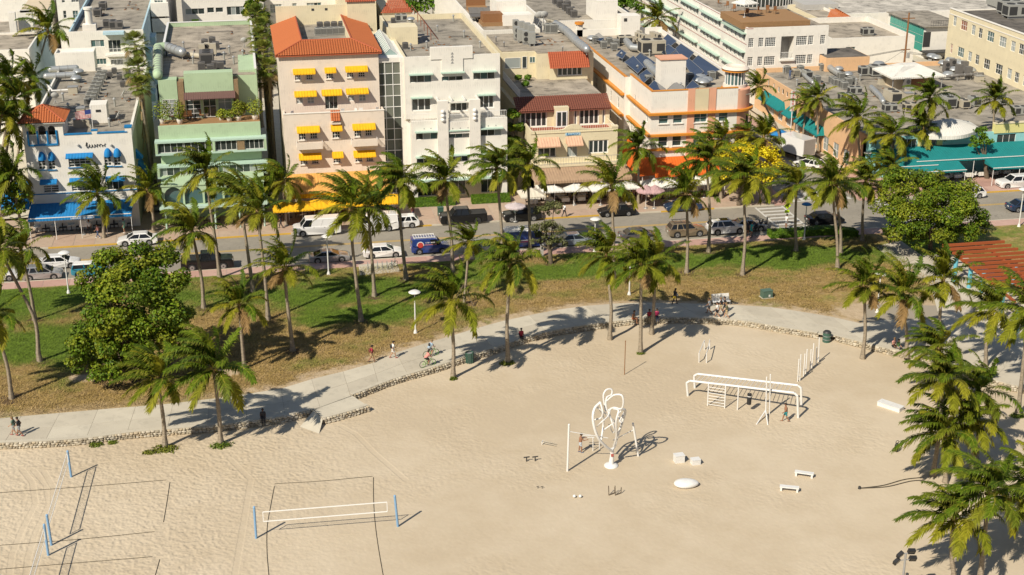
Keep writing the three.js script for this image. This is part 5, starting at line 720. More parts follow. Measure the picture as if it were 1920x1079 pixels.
{ 
const b=new Bld('orange_trim_hotel','white streamline hotel with orange ledges, salmon panels and a round corner lantern','hotel'),Z=-169.8,x0=FZ(1222,190,Z).x,x1=64.2,ZB=-212,yT=FZ(1222,172,Z).y,y1=FZ(1222,212,Z).y,y2=FZ(1222,252,Z).y,y3=FZ(1222,279,Z).y,y4=FZ(1222,297,Z).y;
const z8=(a,c,d,e)=>[1180+a / 3.996,130+c / 3.996,1180+d / 3.996,130+e / 3.996],H=[],win=(r,o)=>{const q=rc(Z,...r);H.push(q);b.window(Z,...q,{sill:M.white,...o});};
for(const[p,q]of[[223,292],[330,398],[487,582],[672,740]])win(z8(p,336-(p-223)*0.04,q,408-(p-223)*0.04),{cols:p===487?2:1,rows:2,glass:M.glassTeal});for(const[p,q]of[[219,287],[324,390],[482,575],[665,730]])win(z8(p,505-(p-223)*0.04,q,578-(p-223)*0.04),{cols:p===482?2:1,rows:2,glass:mixGlass});
const xe=x1-2.3;b.front(Z,x0,xe,0,yT,H,M.white,0.3);
for(const[y,d]of[[y1,0.5],[y2,0.5],[y3,0.35]])b.part('orange_ledge',M.orangeTrim,q=>{q.box(x0-0.45,xe,y-0.28,y,Z+0.002,Z+d);if(y!==y3){q.box(x0-0.45,x0-0.002,y-0.28,y,-180.3,Z);}});
const zs=-180.3,xi=x0-0.0,xB=x0+0.02; 
const SH=[],sw=(p,q)=>{const c=FX(p,q,x0);const r=[c.z-0.45,c.z+0.45,c.y-0.85,c.y+0.85];SH.push(r);b.sideWindow(x0,-1,...r,{cols:1,rows:2,glass:M.glassBlind});};
for(const[p,q]of[[1190,190],[1213,217],[1183,235],[1205,258]])sw(p,q);b.side(x0,-1,zs,Z-0.3,0,yT,SH,M.white,0.3);b.part('coping',M.orangeTrim,q=>{q.box(x0-0.06,xe,yT,yT+0.1,Z-0.36,Z+0.05);q.box(x0-0.06,x0+0.3,yT,yT+0.1,zs,Z-0.36);});
const SR=[];for(let i=0;i<6;i++)for(const y of[y1-1.9,y2-1.6,y3-2.4]){const z=-183.5-i*4.1,r=[z-0.45,z+0.45,Math.max(0.3,y-0.7),y+0.9];SR.push(r);b.sideWindow(x0-0.7,-1,...r,{cols:1,rows:2,glass:mixGlass});}b.side(x0-0.7,-1,ZB,zs,0,yT-0.35,SR,M.white,0.3);b.block(x0-0.7,x0+0.29,0,yT-0.36,zs-0.02,zs+0.03,M.white,'return_wall');
b.part('orange_ledge',M.orangeTrim,q=>{for(const y of[y1+0.2,y2+0.1])q.box(x0-1.2,x0-0.702,y-0.28,y,ZB,zs);});b.part('coping',M.orangeTrim,q=>q.box(x0-0.76,x0-0.35,yT-0.35,yT-0.26,ZB,zs));
const yr=yT-0.95;b.block(x0-0.39,x1,0,yr-0.13,ZB,zs-0.03,M.white,'body');b.block(x0+0.3,x1,0,yr-0.13,zs-0.03,Z-2.2,M.white,'body');b.block(x0+0.3,xe,0,yr-0.13,Z-2.2,Z-0.31,M.white,'body');b.roof(x0-0.4,x1-0.3,zs,ZB,yr+0.004,M.roofLight);b.roof(x0+0.3,x1-0.3,Z-0.31,zs+0.005,yr,M.roofLight);b.block(x1-0.3,x1,yr-0.13,yT-0.2,ZB,Z-3,M.white,'parapet');b.block(x0-0.4,x1,yr-0.13,yT+0.1,ZB-0.3,ZB,M.white,'parapet');
for(const[p,q]of[[440,492],[597,650]]){const[a,c]=rc(Z,...z8(p,140,q,300));b.block(a,c,y4,yT+0.18,Z+0.003,Z+0.1,M.salmon,'salmon_pilaster');}{const[a,c]=rc(Z,...z8(494,140,596,295));b.part('fluted_panel',M.cream,q=>{for(let i=0;i<13;i++){const x=a+(c-a)*(i+0.5) / 13;q.cyl(x,y1+0.01,Z+0.04,0.07,0.07,yT+0.1-y1,6);}});}
const cx=x1-2.3,cz=Z-2.3,qc=(r,y0,y1b,m,name)=>b.part(name,m,q=>q.geo(new THREE.CylinderGeometry(r,r,y1b-y0,20,1,false,-0.25,Math.PI / 2+0.5).translate(cx,(y0+y1b) / 2,cz)));qc(2.3,0,yT-0.35,M.salmon,'round_corner');b.block(cx,x1-0.001,0,yr,cz-1.8,cz,M.salmon,'corner_core');for(const y of[y1,y2])b.part('orange_ledge',M.orangeTrim,q=>q.geo(new THREE.CylinderGeometry(2.8,2.8,0.28,24,1,false,-0.05,Math.PI / 2+0.3).translate(cx,y-0.14,cz)));
for(const[y,a]of[[y1-1.7,0.9],[y2-1.5,0.9]]){const w=b.grp('window');new MB().geo(new THREE.CylinderGeometry(2.315,2.315,1.6,8,1,true,a-0.24,0.48).translate(cx,y,cz)).build('pane',M.glass,w);}
const tx=FZ(1379,150,cz).x,yl0=FZ(1379,157,cz).y,yl1=FZ(1379,133,cz).y,tz=cz-0.2;b.part('lantern_base',M.pink,q=>{q.cyl(tx,yr,tz,1.35,1.35,yl0-yr-0.4,24);q.cyl(tx,yl0-0.4,tz,1.55,1.5,0.4,24);});b.part('lantern_ring',M.orangeTrim,q=>{q.cyl(tx,yl0-0.72,tz,1.75,1.75,0.2,28);q.cyl(tx,yl1+0.05,tz,1.75,1.75,0.2,28);});for(let i=0;i<16;i++)b.part('lantern_pane',M.glassTeal,q=>q.geo(new THREE.CylinderGeometry(1.22,1.22,yl1-yl0,3,1,true,i*Math.PI / 8+0.06,Math.PI / 8-0.12).translate(tx,(yl0+yl1) / 2,tz)));b.part('lantern_mullions',M.whiteMetal,q=>{for(let i=0;i<16;i++){const a=i*Math.PI / 8;q.box(tx+Math.sin(a)*1.22-0.07,tx+Math.sin(a)*1.22+0.07,yl0,yl1+0.06,tz+Math.cos(a)*1.22-0.07,tz+Math.cos(a)*1.22+0.07);}});b.part('lantern_cap',M.pink,q=>q.geo(new THREE.LatheGeometry([[0,0.25],[1.05,0.25],[1.15,0.5],[1.35,0.52],[1.75,0.25],[1.8,0.1],[0,0.1]].map(p=>new THREE.Vector2(...p)).reverse(),28).translate(tx,yl1+0.15,tz)));
{const p=G(1268,170,yr),q=G(1238,170,yr),r=G(1282,166,yr);b.block(q.x,r.x,yr+0.002,FZ(1260,112,q.z).y,q.z-2.4,q.z,M.white,'lift_house');b.part('coping',M.salmon,k=>k.box(q.x-0.15,r.x+0.15,FZ(1260,112,q.z).y,FZ(1260,112,q.z).y+0.15,q.z-2.55,q.z+0.15));}
const ya=y4+0.1;b.awning(Z,x0+0.1,xe+1,ya,3.3,2.4,M.orange,{name:'orange_awning',valance:0.3});b.part('orange_awning',M.orange,q=>{q.quad(V(x0-2.2,3.3,Z+2.4),V(x0+0.1,3.3,Z+2.4),V(x0+0.1,ya,Z),V(x0-1.4,ya,Z-2));q.quad(V(x0-2.2,3.3,Z-8),V(x0-2.2,3.3,Z+2.4),V(x0-1.4,ya+0.8,Z-2),V(x0-0.5,ya+0.8,Z-8));});for(let i=0;i<5;i++)b.part('awning_post',M.whiteMetal,q=>q.bar(V(x0-1.5+i*3.7,0,Z+2.2),V(x0-1.5+i*3.7,3.3,Z+2.2),0.05));
b.done((x0+x1) / 2,-190);globalThis.B6={x0,x1,yr,yT,Z};
}
{ 
const Z=-215,x0=FZ(1401,53,Z).x+0.1,x1=FZ(1555,48,Z).x,yT=FZ(1401,53,Z).y,b=new Bld('long_white_hotel','long white hotel with rows of green eyebrow ledges along the side street','hotel'),L=62,ZB=Z-L;
const z9=(a,c,d,e)=>[1240+a / 5.994,c / 5.994,1240+d / 5.994,e / 5.994],H=[],win=(r,o)=>{const q=rc(Z,...r);H.push(q);if(o)b.window(Z,...q,o);};
for(const[p,q,n]of[[982,1040,3],[1095,1150,3],[1170,1288,6],[1520,1640,6],[1655,1712,3],[1790,1845,3]]){const o=(p-982)*0.045;win(z9(p,430-o,q,532-o),{cols:n,rows:5,bar:0.05,glass:M.glass});win(z9(p-12,642-o,q-12,742-o),{cols:n,rows:5,bar:0.05,glass:M.glass});}win(z9(1345,408,1488,660));
b.front(Z,x0,x1,0,yT,H,M.white,0.3);{const q=H[H.length-1];b.block(q[0],q[1],q[2],q[3],Z-2.3,Z-2.2,M.grayWall,'recess_back');b.rail([V(q[0],q[2],Z-0.2),V(q[1],q[2],Z-0.2)],1,M.whiteMetal,0.2);b.block(q[0]-0.1,q[1]+0.1,q[2]-0.3,q[2]-0.003,Z+0.002,Z+0.4,M.white,'balcony_slab');}
const yr=yT-0.4;b.block(x0+0.3,x1,0,yr-0.13,ZB,Z-2.4,M.white,'body');b.part('lining',M.white,q=>{const h=H[H.length-1];q.box(x0+0.3,h[0],0,yr-0.13,Z-2.39,Z-0.31);q.box(h[1],x1,0,yr-0.13,Z-2.39,Z-0.31);});
const rows=[yT-1.05,yT-4.05,yT-7.05,yT-10],SW=[];for(const y of rows)for(let i=0;i<30;i++){const z=Z-1.3-i*2.03;if(i%6===5)continue;SW.push([z-0.75,z+0.3,y-1.35,y-0.1]);b.sideWindow(x0,-1,z-0.75,z+0.3,y-1.35,y-0.1,{cols:2,rows:2,glass:mixGlass});}
b.side(x0,-1,ZB,Z-0.3,0,yT,SW,M.white,0.3);for(const y of rows)for(let i=0;i<5;i++)b.part('eyebrow',i%2?M.seafoam:M.seafoam,q=>{const z=Z-0.4-i*12.18;q.box(x0-0.75,x0-0.003,y,y+0.16,z-10.6,z);});b.part('red_line',paint('red_line_paint',[0.4,0.1,0.08]),q=>{for(const y of[...rows.map(r=>r-1.65),yT-0.12])q.box(x0-0.03,x0-0.003,y,y+0.07,ZB,Z);q.box(x0,x0+1,yT-0.14,yT-0.06,Z+0.001,Z+0.03);});
b.roof(x0+0.3,x1,Z-0.3,ZB,yr,M.roofLight);{const a=FZ(1393,40,Z-1).x,c=FZ(1520,40,Z-1).x;for(let k=0;k<5;k++)b.part('deck_board',M.deck,q=>q.box(a,c,yr+0.1+k*0.22,yr+0.29+k*0.22,Z-1.1,Z-1.02));b.part('roof_deck',M.deck,q=>q.box(a,c,yr+0.002,yr+1.1,Z-12,Z-1.12));}
b.part('curved_glass',M.glass,q=>{const c=G(1440,15,yr+1);q.geo(new THREE.CylinderGeometry(7.5,7.5,3.2,22,1,true,-0.7,1.5).translate(c.x,yr+2.7,Z-22));});b.part('glass_mullions',M.whiteMetal,q=>{const c=G(1440,15,yr+1);for(let i=0;i<=16;i++){const a=-0.7+1.5*i / 16;q.bar(V(c.x+Math.sin(a)*7.52,yr+1.1,Z-22+Math.cos(a)*7.52),V(c.x+Math.sin(a)*7.52,yr+4.3,Z-22+Math.cos(a)*7.52),0.06,4);}});
b.done((x0+x1) / 2,Z-25);globalThis.B7={x0,x1,yr:yr+1.1,Z,yT};
}
{ 
const x0=80.7,x1=119.5,Z=-171.5,ZB=-213.5,yT=6.1,yr=5.5,b=new Bld('peach_restaurant','low peach corner restaurant with an aqua and yellow front and teal awnings','restaurant');
const SH=[];for(const[p,q,w,h]of[[1441,155,0.7,0.9],[1451,162,0.7,1],[1460,168,0.9,0.9],[1468,172,0.9,0.8],[1476,177,0.8,0.8],[1494,188,0.8,0.8]]){const c=FX(p,q,x0),r=[c.z-w / 2,c.z+w / 2,c.y-h / 2,c.y+h / 2];SH.push(r);b.sideWindow(x0,-1,...r,{cols:1,rows:1,glass:mixGlass});}for(let i=0;i<9;i++){const z=-177-i*3.6,r=[z-1,z+1,0.5,2.6];SH.push(r);b.sideWindow(x0,-1,...r,{cols:2,rows:2,glass:M.glassBlind});}
b.side(x0,-1,ZB,Z,0,yT,SH,M.peach,0.3);for(const[p,q,l]of[[1432,178,4],[1451,190,6],[1477,209,3.4],[1506,229,6],[1529,245,3]]){const c=FX(p,q,x0-0.8);b.part('teal_awning',M.teal,k=>{const y=3.4,h=0.85,z=c.z;k.quad(V(x0-1.1,y-h,z-l / 2),V(x0-1.1,y-h,z+l / 2),V(x0-0.003,y+0.3,z+l / 2-0.5),V(x0-0.003,y+0.3,z-l / 2+0.5));k.tri(V(x0-1.1,y-h,z+l / 2),V(x0,y-h,z+l / 2),V(x0,y+0.3,z+l / 2-0.5),[0,0],[1,0],[1,1]);k.box(x0-1.12,x0-1.1,y-h-0.2,y-h,z-l / 2,z+l / 2);});}
b.block(x0+0.3,x1,0,yr-0.13,ZB,Z-0.31,M.peach,'body');b.roof(x0+0.3,x1,Z-0.31,ZB,yr,M.roof);b.block(x0,x1,yr-0.13,yT+0.1,ZB-0.3,ZB,M.peach,'parapet');b.block(x1-0.3,x1,yr,yT,ZB,Z-0.32,M.peach,'parapet');
const H=[],win=(p,q,o={})=>{const[a,c]=rc(Z,p,250,q,275),r=[a,c,3.95,5.2];H.push(r);b.window(Z,...r,{cols:3,...o});};win(1694,1720);win(1745,1757,{cols:1});win(1870,1905);win(1660,1680);b.front(Z,x0,x1,0,yr+0.1,H,M.aqua,0.3);for(const[p,q,m]of[[1722,1745,M.yellowWall],[1757,1768,M.yellowWall],[1683,1692,M.cream]]){const[a,c]=rc(Z,p,250,q,275);b.block(a,c,3.8,yr+0.1,Z+0.003,Z+0.08,m,'painted_panel');}{const a=FZ(1867,225,Z).x;b.block(a,x1,5.4,yr+1.2,Z-0.5,Z+0.12,M.yellowWall,'yellow_fascia');b.block(a,x1,yr+1.2,yr+1.32,Z-0.55,Z+0.2,M.cream,'coping');}
b.part('ledge',M.white,q=>q.box(x0,x1,3.6,3.75,Z+0.003,Z+0.5));
for(const[a,c,zt,yt,zf,yf]of[[x0+1,89,Z+0.1,4.0,-166.4,2.9],[86.4,x1,Z+0.1,4.15,-167.4,3.2]])b.awning(zt,a,c,yt,yf,zf-zt,M.teal,{name:'teal_awning',valance:0.2,stripe:M.whiteMetal,posts:4});for(const[a,c]of[[84,92.4],[96.2,104],[104.2,112]])b.awning(-167.4,a,c,3.05,2.45,2.4,M.teal,{name:'teal_awning',valance:0.2,stripe:M.whiteMetal,posts:2});
const s=FX(1488,175,x0-1),g=b.grp('blade_sign'),st=FX(1488,170,x0-1).y,sb=FX(1485,208,x0-1).y;new MB().box(x0-1.35,x0-0.65,sb,st,s.z-0.1,s.z+0.1).build('board',M.whitePaint,g);new MB().bar(V(x0-1,0,s.z),V(x0-1,sb,s.z),0.07).build('pole',M.whiteMetal,g);const red=paint('red_letters',[0.55,0.03,0.06]);"MANGO'S".split('').forEach((ch,i)=>writing(ch,0.32,x0-1,st-0.42-i*(st-sb-0.1) / 7,s.z+0.11,red,g));
{const p=G(1572,135,yr),q=G(1612,150,yr);b.block(p.x-2,p.x+5.5,yr+0.002,yr+2.2,p.z-8,p.z-0.5,M.peach,'rear_block');b.part('roof',M.roofDark,k=>k.box(p.x-1.8,p.x+5.3,yr+2.2,yr+2.25,p.z-7.8,p.z-0.7));}
{const c=G(1716,168,yr);b.part('hip_canopy',M.whiteCloth,k=>{const y=yr+2.2,t=y+1.3,w=4.4,d=3.6,A=[V(c.x-w,y,c.z+1),V(c.x+w,y,c.z+1),V(c.x+w,y,c.z-2*d+1),V(c.x-w,y,c.z-2*d+1)],B=[V(c.x-1.2,t,c.z-d+1.8),V(c.x+1.2,t,c.z-d+1.8),V(c.x+1.2,t,c.z-d+0.2),V(c.x-1.2,t,c.z-d+0.2)];for(let i=0;i<4;i++){const j=(i+1)%4;k.quad(A[i],A[j],B[j],B[i]);k.quad(A[j].clone().setY(y-0.25),A[i].clone().setY(y-0.25),A[i],A[j]);}k.quad(B[0],B[1],B[2],B[3]);});b.part('canopy_core',M.beige,k=>k.box(c.x-3,c.x+3,yr+0.002,yr+2.3,c.z-5.5,c.z-0.5));b.part('canopy_opening',M.wood,k=>k.box(c.x-0.6,c.x+2.4,yr+0.1,yr+1.8,c.z-0.5,c.z-0.45));for(const x of[-4,4])b.part('canopy_post',M.grayMetal,k=>k.bar(V(c.x+x,yr,c.z+0.6),V(c.x+x,yr+2.2,c.z+0.6),0.08));}
{const a=FZ(1756,238,-169),c=FZ(1862,226,-169),m=V((a.x+c.x) / 2+0.4,7.3,-173.4);b.part('fan_canopy',M.whiteCloth,k=>{const n=14,P=i=>{const t=i / n;return V(a.x+(c.x-a.x)*t,5.75+0.35*t,-170.6+Math.sin(t*Math.PI)*1.7-1.2*t);};for(let i=0;i<n;i++){k.tri(P(i),P(i+1),m,[0,0],[1,0],[0.5,3]);k.quad(P(i).setY(P(i).y-0.5),P(i+1).setY(P(i+1).y-0.5),P(i+1),P(i));}k.tri(P(n),V(c.x,6.3,-175),m,[0,0],[1,0],[0,1]);k.tri(V(a.x,6.3,-175),P(0),m,[0,0],[1,0],[0,1]);k.tri(V(c.x,6.3,-175),V(a.x,6.3,-175),m,[0,0],[1,0],[0,1]);});b.part('canopy_wall',M.aqua,k=>k.box(a.x+0.4,c.x-0.4,yr-0.1,6.2,-174.5,-173.5));b.part('wood_door',M.wood,k=>k.geo(new THREE.CylinderGeometry(0.9,0.9,0.12,16,1,false,-Math.PI / 2,Math.PI).rotateX(Math.PI / 2).translate((a.x+c.x) / 2-0.8,3.9,Z+0.1)));}
b.done((x0+x1) / 2,-192);globalThis.B8={x0,x1,yr,Z,ZB};
}
{ 
const x0=116.4,yT=13.75,b=new Bld('cream_apartment_block','tall cream building with two rows of sash windows rising behind the peach restaurant roof','building'),ZB=-219.5,Z=-189.5;const SH=[];
const w=(p,q,l)=>{const c=FX(p,q,x0),r=[c.z-l / 2,c.z+l / 2,c.y-0.85,c.y+0.75];SH.push(r);b.sideWindow(x0,-1,...r,{cols:l>1.3?3:2,rows:2,glass:[M.glass,M.glassBlind,M.glassBlind,M.glassTeal,mat('red_curtain_glass',[0.28,0.12,0.07],0.15)]});};
const Z4=(a,c)=>[1400+a / 3.596,c / 3.596];for(const[a,c,l]of[[1405,140,1.2],[1467,170,2.2],[1530,200,1.3],[1577,222,1.3],[1646,245,2.2],[1728,280,2.2],[1798,310,1.4],[1855,330,1.6],[1382,325,0.8],[1445,350,2.2],[1506,378,1.3],[1555,400,1.3],[1620,430,2],[1702,465,2.2],[1773,495,1.4],[1822,520,1.4],[1880,545,1.5]])w(...Z4(a,c),l);
b.side(x0,-1,ZB,Z,0,yT,SH,M.cream,0.3);b.block(x0+0.3,150,0,yT-0.63,ZB,Z,M.cream,'body');b.roof(x0+0.3,150,Z,ZB,yT-0.5,M.roofDark);b.part('coping',M.white,q=>{q.box(x0-0.1,x0+0.35,yT,yT+0.12,ZB,Z+0.05);q.box(x0-0.05,x0-0.003,yT-0.9,yT-0.75,ZB,Z);});b.part('pilaster',M.white,q=>q.box(x0-0.12,x0-0.003,0,yT-0.91,Z-1.2,Z-0.2));b.block(x0+0.35,150,yT-0.5,yT,Z-0.3,Z,M.cream,'parapet');
b.done(130,-225);
}
function backBlock(name,label,x0,x1,yT,Z,ZB,m,roofM,opt={}){
const b=new Bld(name,label,'building',null),yr=yT-(opt.par??0.5),H=[];
for(const r of opt.win||[]){const q=rc(Z,...r.slice(0,4));H.push(q);b.window(Z,...q,{cols:r[4]||2,rows:r[5]||2,glass:mixGlass});}
b.front(Z,x0,x1,0,yT,H,m,0.3);b.block(x0,x1,0,yr-0.13,ZB,Z-0.31,opt.sideM||m,'body');b.roof(x0+0.25,x1-0.25,Z-0.3,ZB+0.25,yr,roofM);b.parapet(x0,x1,Z-0.3,ZB,yr-0.13,yT,0.25,opt.sideM||m,null,'blr');if(opt.more)opt.more(b,yr);b.done((x0+x1) / 2,(Z+ZB) / 2);return{x0,x1,yr,Z,ZB};
}
const X=(p,q,z)=>FZ(p,q,z).x,Y=(p,q,z)=>FZ(p,q,z).y;
{
let z=-216;globalThis.K1=backBlock('balcony_apartment_block','white apartment block with blue-trimmed balconies and a grey gravel roof behind the blue-awning hotel',X(127,60,z),X(268,60,z),Y(190,58,z),z,-262,M.white,M.roof,{par:0.7,sideM:M.paleBlue,win:[[170,75,195,88,3,1],[180,110,199,121,3,1],[203,75,226,98,3,1],[207,110,230,121,2,1]],more:(b,yr)=>{const a=X(194,65,z),c=X(233,65,z),t=Y(213,58,z);b.block(a,c,t-0.35,t+0.05,z+0.002,z+1.3,M.paleBlue,'balcony_canopy');for(const y of[101,121]){const yy=Y(213,y,z);b.block(a,c,yy-0.18,yy,z+0.002,z+1.3,M.white,'balcony_floor');b.rail([V(a+0.1,yy,z+1.2),V(c-0.1,yy,z+1.2)],1,M.whiteMetal,0.2);}for(let i=0;i<6;i++)b.part('side_ledge',M.paleBlue,q=>q.box(b.x1??X(268,60,z)+0.003,X(268,60,z)+0.8,4+(i%3)*3.2,5.2+(i%3)*3.2,-222-Math.floor(i / 3)*12,-218-Math.floor(i / 3)*12));}});
z=-243;backBlock('shop_block','white two-storey block with teal shop windows and tall palms in front behind the green hotel',X(342,30,z),X(466,30,z),Y(400,-18,z),z,-275,M.white,M.roofWhite,{win:[[347,16,383,27,3,1],[388,14,401,24,1,1],[404,14,418,23,1,1],[425,12,458,28,4,1],[351,45,383,58,3,2],[391,44,417,60,2,1],[427,42,458,60,3,2]],more:(b)=>{b.part('sign',paint('green_sign',[0.3,0.55,0.03]),q=>q.box(X(359,38,z),X(372,38,z),Y(365,40,z),Y(365,36,z),z+0.005,z+0.08));b.part('sign',M.blueTrim,q=>q.box(X(360,42,z),X(372,42,z),Y(365,44,z),Y(365,41,z),z+0.005,z+0.08));}});
z=-236;backBlock('ledge_block','narrow white block with stepped balcony ledges behind the green hotel',X(285,30,z),X(314,30,z),Y(300,-20,z),z,-270,M.white,M.roofWhite,{win:[[289,-6,305,8,3,2],[290,27,309,37,3,2],[291,56,309,64,3,2]],more:b=>{for(const y of[26,55]){const yy=Y(300,y,z);b.block(X(284,30,z),X(317,30,z),yy-0.25,yy+1.9,z+0.003,z+1,M.white,'balcony');}}});
z=-212;backBlock('white_corner_block','low white building with a flat white parapet beside the alley palms',-62,X(55,105,z),Y(30,93,z),z,-226,M.white,M.roofLight,{par:0.3,win:[[40,128,60,142,2,2]],more:b=>b.block(-62,X(64,124,z),Y(30,126,z)-0.1,Y(30,126,z)+0.1,z+0.003,z+0.7,M.white,'ledge')});
z=-228;backBlock('white_terrace_block','white building with a chimney-like pier and roof terrace above the low corner block',-66,X(60,50,z),Y(30,62,z)-1.6,z,-250,M.white,M.roofLight,{par:0.3,more:(b,yr)=>{b.block(X(17,55,z),X(30,55,z),yr,Y(23,24,z),z-1.2,z-0.3,M.white,'pier');b.block(X(30,45,z)+0.01,X(58,45,z),yr,Y(40,24,z),z-3,z-2,M.white,'upper_wall');b.part('tan_roof',M.beige,q=>q.box(X(32,15,z),X(84,15,z),Y(40,24,z)-0.3,Y(40,24,z),z-14,z-2));}});
z=-268;backBlock('white_window_block','white building with small square windows behind the gravel-roof apartments',X(108,30,z),X(150,30,z),Y(125,-22,z),z,-300,M.white,M.roofWhite,{win:[[115,-4,121,5,1,2],[118,20,124,34,1,2],[133,-4,148,4,2,2],[136,20,146,34,2,2]]});
backBlock('white_far_block','white far building behind the tan-roofed terrace block',-75,X(88,10,z),Y(50,-20,z),z-4,-310,M.white,M.roofWhite,{});
z=-262;backBlock('white_rear_block','white rear building with dark grid windows behind the tiled U-shaped roof',X(497,10,z),X(640,10,z),Y(560,-16,z),z,-300,M.white,M.roofWhite,{win:[[506,8,528,24,4,2],[548,6,556,18,1,2],[575,5,602,18,4,2],[655,0,668,12,2,2]].slice(0,3)});
z=-246;backBlock('cream_rear_block','cream rear building with a red tiled hip roof beside the bright green tree',X(640,10,z),X(705,10,z),Y(670,-12,z),z,-285,M.cream,M.roofLight,{win:[[655,2,668,12,2,2]]});
{const b=new Bld('red_tile_house','low house with a red tiled hip roof behind the white deco hotel','building'),zz=-246,a=X(718,18,zz),c=X(770,18,zz),y=Y(740,24,zz);b.block(a,c,0,y,zz-16,zz,M.cream);b.tiles(V(a-0.4,y,zz+0.4),V(c+0.4,y,zz+0.4),1.6,4,0.3,0.8,M.tileRed);b.done((a+c) / 2,zz-8);}
z=-206;globalThis.K2=backBlock('deck_roof_block','low white building with a wooden sun deck on its roof behind the cream hotel',X(905,60,z),X(1062,50,z)-4,Y(950,56,z),z,-262,M.white,M.roofLight,{par:0.2,more:(b,yr)=>{const p=G(905,50,yr),q=G(945,50,yr),r=G(900,16,yr);b.part('sun_deck',M.deck,k=>k.box(p.x,q.x,yr+0.002,yr+0.5,r.z,p.z));for(let i=0;i<6;i++)b.part('deck_board',M.deck,k=>k.box(p.x,q.x,yr+0.52,yr+0.545,p.z-1-i*1.1,p.z-0.1-i*1.1));b.part('screen_wall',M.wood,k=>k.box(p.x,q.x,yr+0.5,yr+2,r.z-0.2,r.z));b.part('bar_counter',M.wood,k=>{k.box(q.x-3,q.x,yr+0.55,yr+1.8,p.z-3,p.z-0.4);});const s=G(960,46,yr);b.block(s.x-2,s.x+2.6,yr+0.004,yr+3.2,s.z-8,s.z-2,M.white,'roof_house');b.block(s.x-1.6,s.x+3,yr+0.004,yr+1.6,s.z-1.9,s.z+1,M.white,'roof_house');}});
{const zz=-214,a=X(1083,60,zz)-5.2,yT=Y(1150,36,zz),b=new Bld('plain_white_block','large plain white windowless block behind the solar-panel roof','building'),c=X(1195,40,zz);b.front(zz,a,c,0,yT,[],M.white,0.3);b.block(a,c,0,yT-0.7,-300,zz-0.31,M.white,'body');b.roof(a+0.2,c-0.2,zz-0.3,-299,yT-0.55,M.roof);b.parapet(a,c,zz-0.3,-300,yT-0.7,yT,0.25,M.white,null,'lr');{const s=X(1122,20,zz),t=X(1160,20,zz);b.block(s,t,yT-0.5,yT+2.8,zz-8,zz-0.6,M.white,'stair_head');}{const s=X(1165,50,zz+3),t=X(1200,50,zz+3);b.block(s,t,0,Y(1180,30,zz+3),zz+0.4,zz+3,M.white,'stair_tower');b.part('vent',M.darkMetal,q=>q.box(s+0.4,s+0.9,Y(1180,40,zz+3),Y(1180,34,zz+3),zz+3,zz+3.04));}b.part('chimney',M.white,q=>{const s=X(1087,80,zz+2);q.box(s-0.45,s+0.45,0,Y(1087,46,zz+2),zz+1.2,zz+2);});b.part('chimney_cap',M.orangeTrim,q=>{const s=X(1087,80,zz+2);q.cyl(s,Y(1087,46,zz+2),zz+1.6,0.75,0.75,0.3,12);});b.done((a+c) / 2,-255);globalThis.K3={a,c,yr:yT-0.55,zz};}
z=-232;backBlock('low_white_block','low white building with a curved parapet roof behind the peach restaurant',X(1560,75,z),X(1716,70,z),Y(1630,70,z),z,-252,M.white,M.roofLight,{par:1.0,win:[[1586,88,1604,100,2,1]]});
z=-256;backBlock('white_tile_block','white building with a small orange tiled roof turret in the second row',X(1545,40,z),X(1610,40,z),Y(1580,38,z),z,-275,M.cream,M.roofLight,{par:0.4,more:(b,yr)=>{const p=X(1555,30,z),q=X(1606,30,z);b.tiles(V(p,yr+0.4,z-1),V(q,yr+0.4,z-1),1.3,3.5,0.4,0.6,M.tileOrange);b.tiles(V(q,yr+0.4,z-1),V(q,yr+0.4,z-9),1.3,2,0.4,0.6,M.tileOrange);}});
z=-262;backBlock('long_white_roof','long low white flat-roofed building in the far row',X(1575,20,z),X(1720,20,z)+22,Y(1660,14,z)-1,z,-330,M.white,M.roofWhite,{par:0.3});
{const b=new Bld('teal_glass_house','modern white rooftop house with a teal glass wall in the far row','building'),zz=-244,a=X(1736,60,zz),c=X(1784,60,zz)+3,y=Y(1740,52,zz);b.block(a,c,0,y,zz-16,zz,M.white);b.roof(a-0.6,c,zz+0.7,zz-16,y+0.3,M.roof);const n=8;for(let i=0;i<n;i++)for(let j=0;j<3;j++)b.part('glass_panel',mat('teal_panel',[0.06,0.32,0.26],0.2),q=>q.box(a-0.06,a-0.01,y-4.6+j*1.5,y-3.2+j*1.5,zz-15+i*1.8,zz-13.3+i*1.8));const d=X(1738,76,zz);b.part('door',M.darkMetal,q=>q.box(d-0.7,d+0.7,y-3.6,y-0.8,zz,zz+0.04));b.rail([V(X(1745,40,zz),y+0.3,zz+0.4),V(c,y+0.3,zz+0.4)],1,M.darkMetal,0.5);b.block(X(1725,92,zz),c,y-4.4,y-4.2,zz+0.002,zz+2.4,M.darkMetal,'stair_landing');b.done((a+c) / 2,zz-8);}
{const b=new Bld('far_roof_row','row of white roofs with brown skylights behind the teal glass house','building'),zz=-300;const a=X(1660,15,zz),c=X(1790,15,zz),y=Y(1720,14,zz);b.block(a,c,0,y,zz-20,zz,M.white);b.part('skylight',M.wood,q=>{for(let i=0;i<3;i++)q.box(a+3+i*5,a+6+i*5,y,y+0.6,zz-4,zz-1);});b.done((a+c) / 2,zz-10);}
{const b=new Bld('far_orange_roof','orange tiled roof peeping between the far trees','building'),zz=-318,a=X(1788,5,zz),c=X(1840,5,zz),y=Y(1810,9,zz);b.block(a,c,0,y,zz-12,zz,M.cream);b.tiles(V(a,y,zz+0.3),V(c,y,zz+0.3),2,5,0,0.6,M.tileOrange);b.done((a+c) / 2,zz-6);}
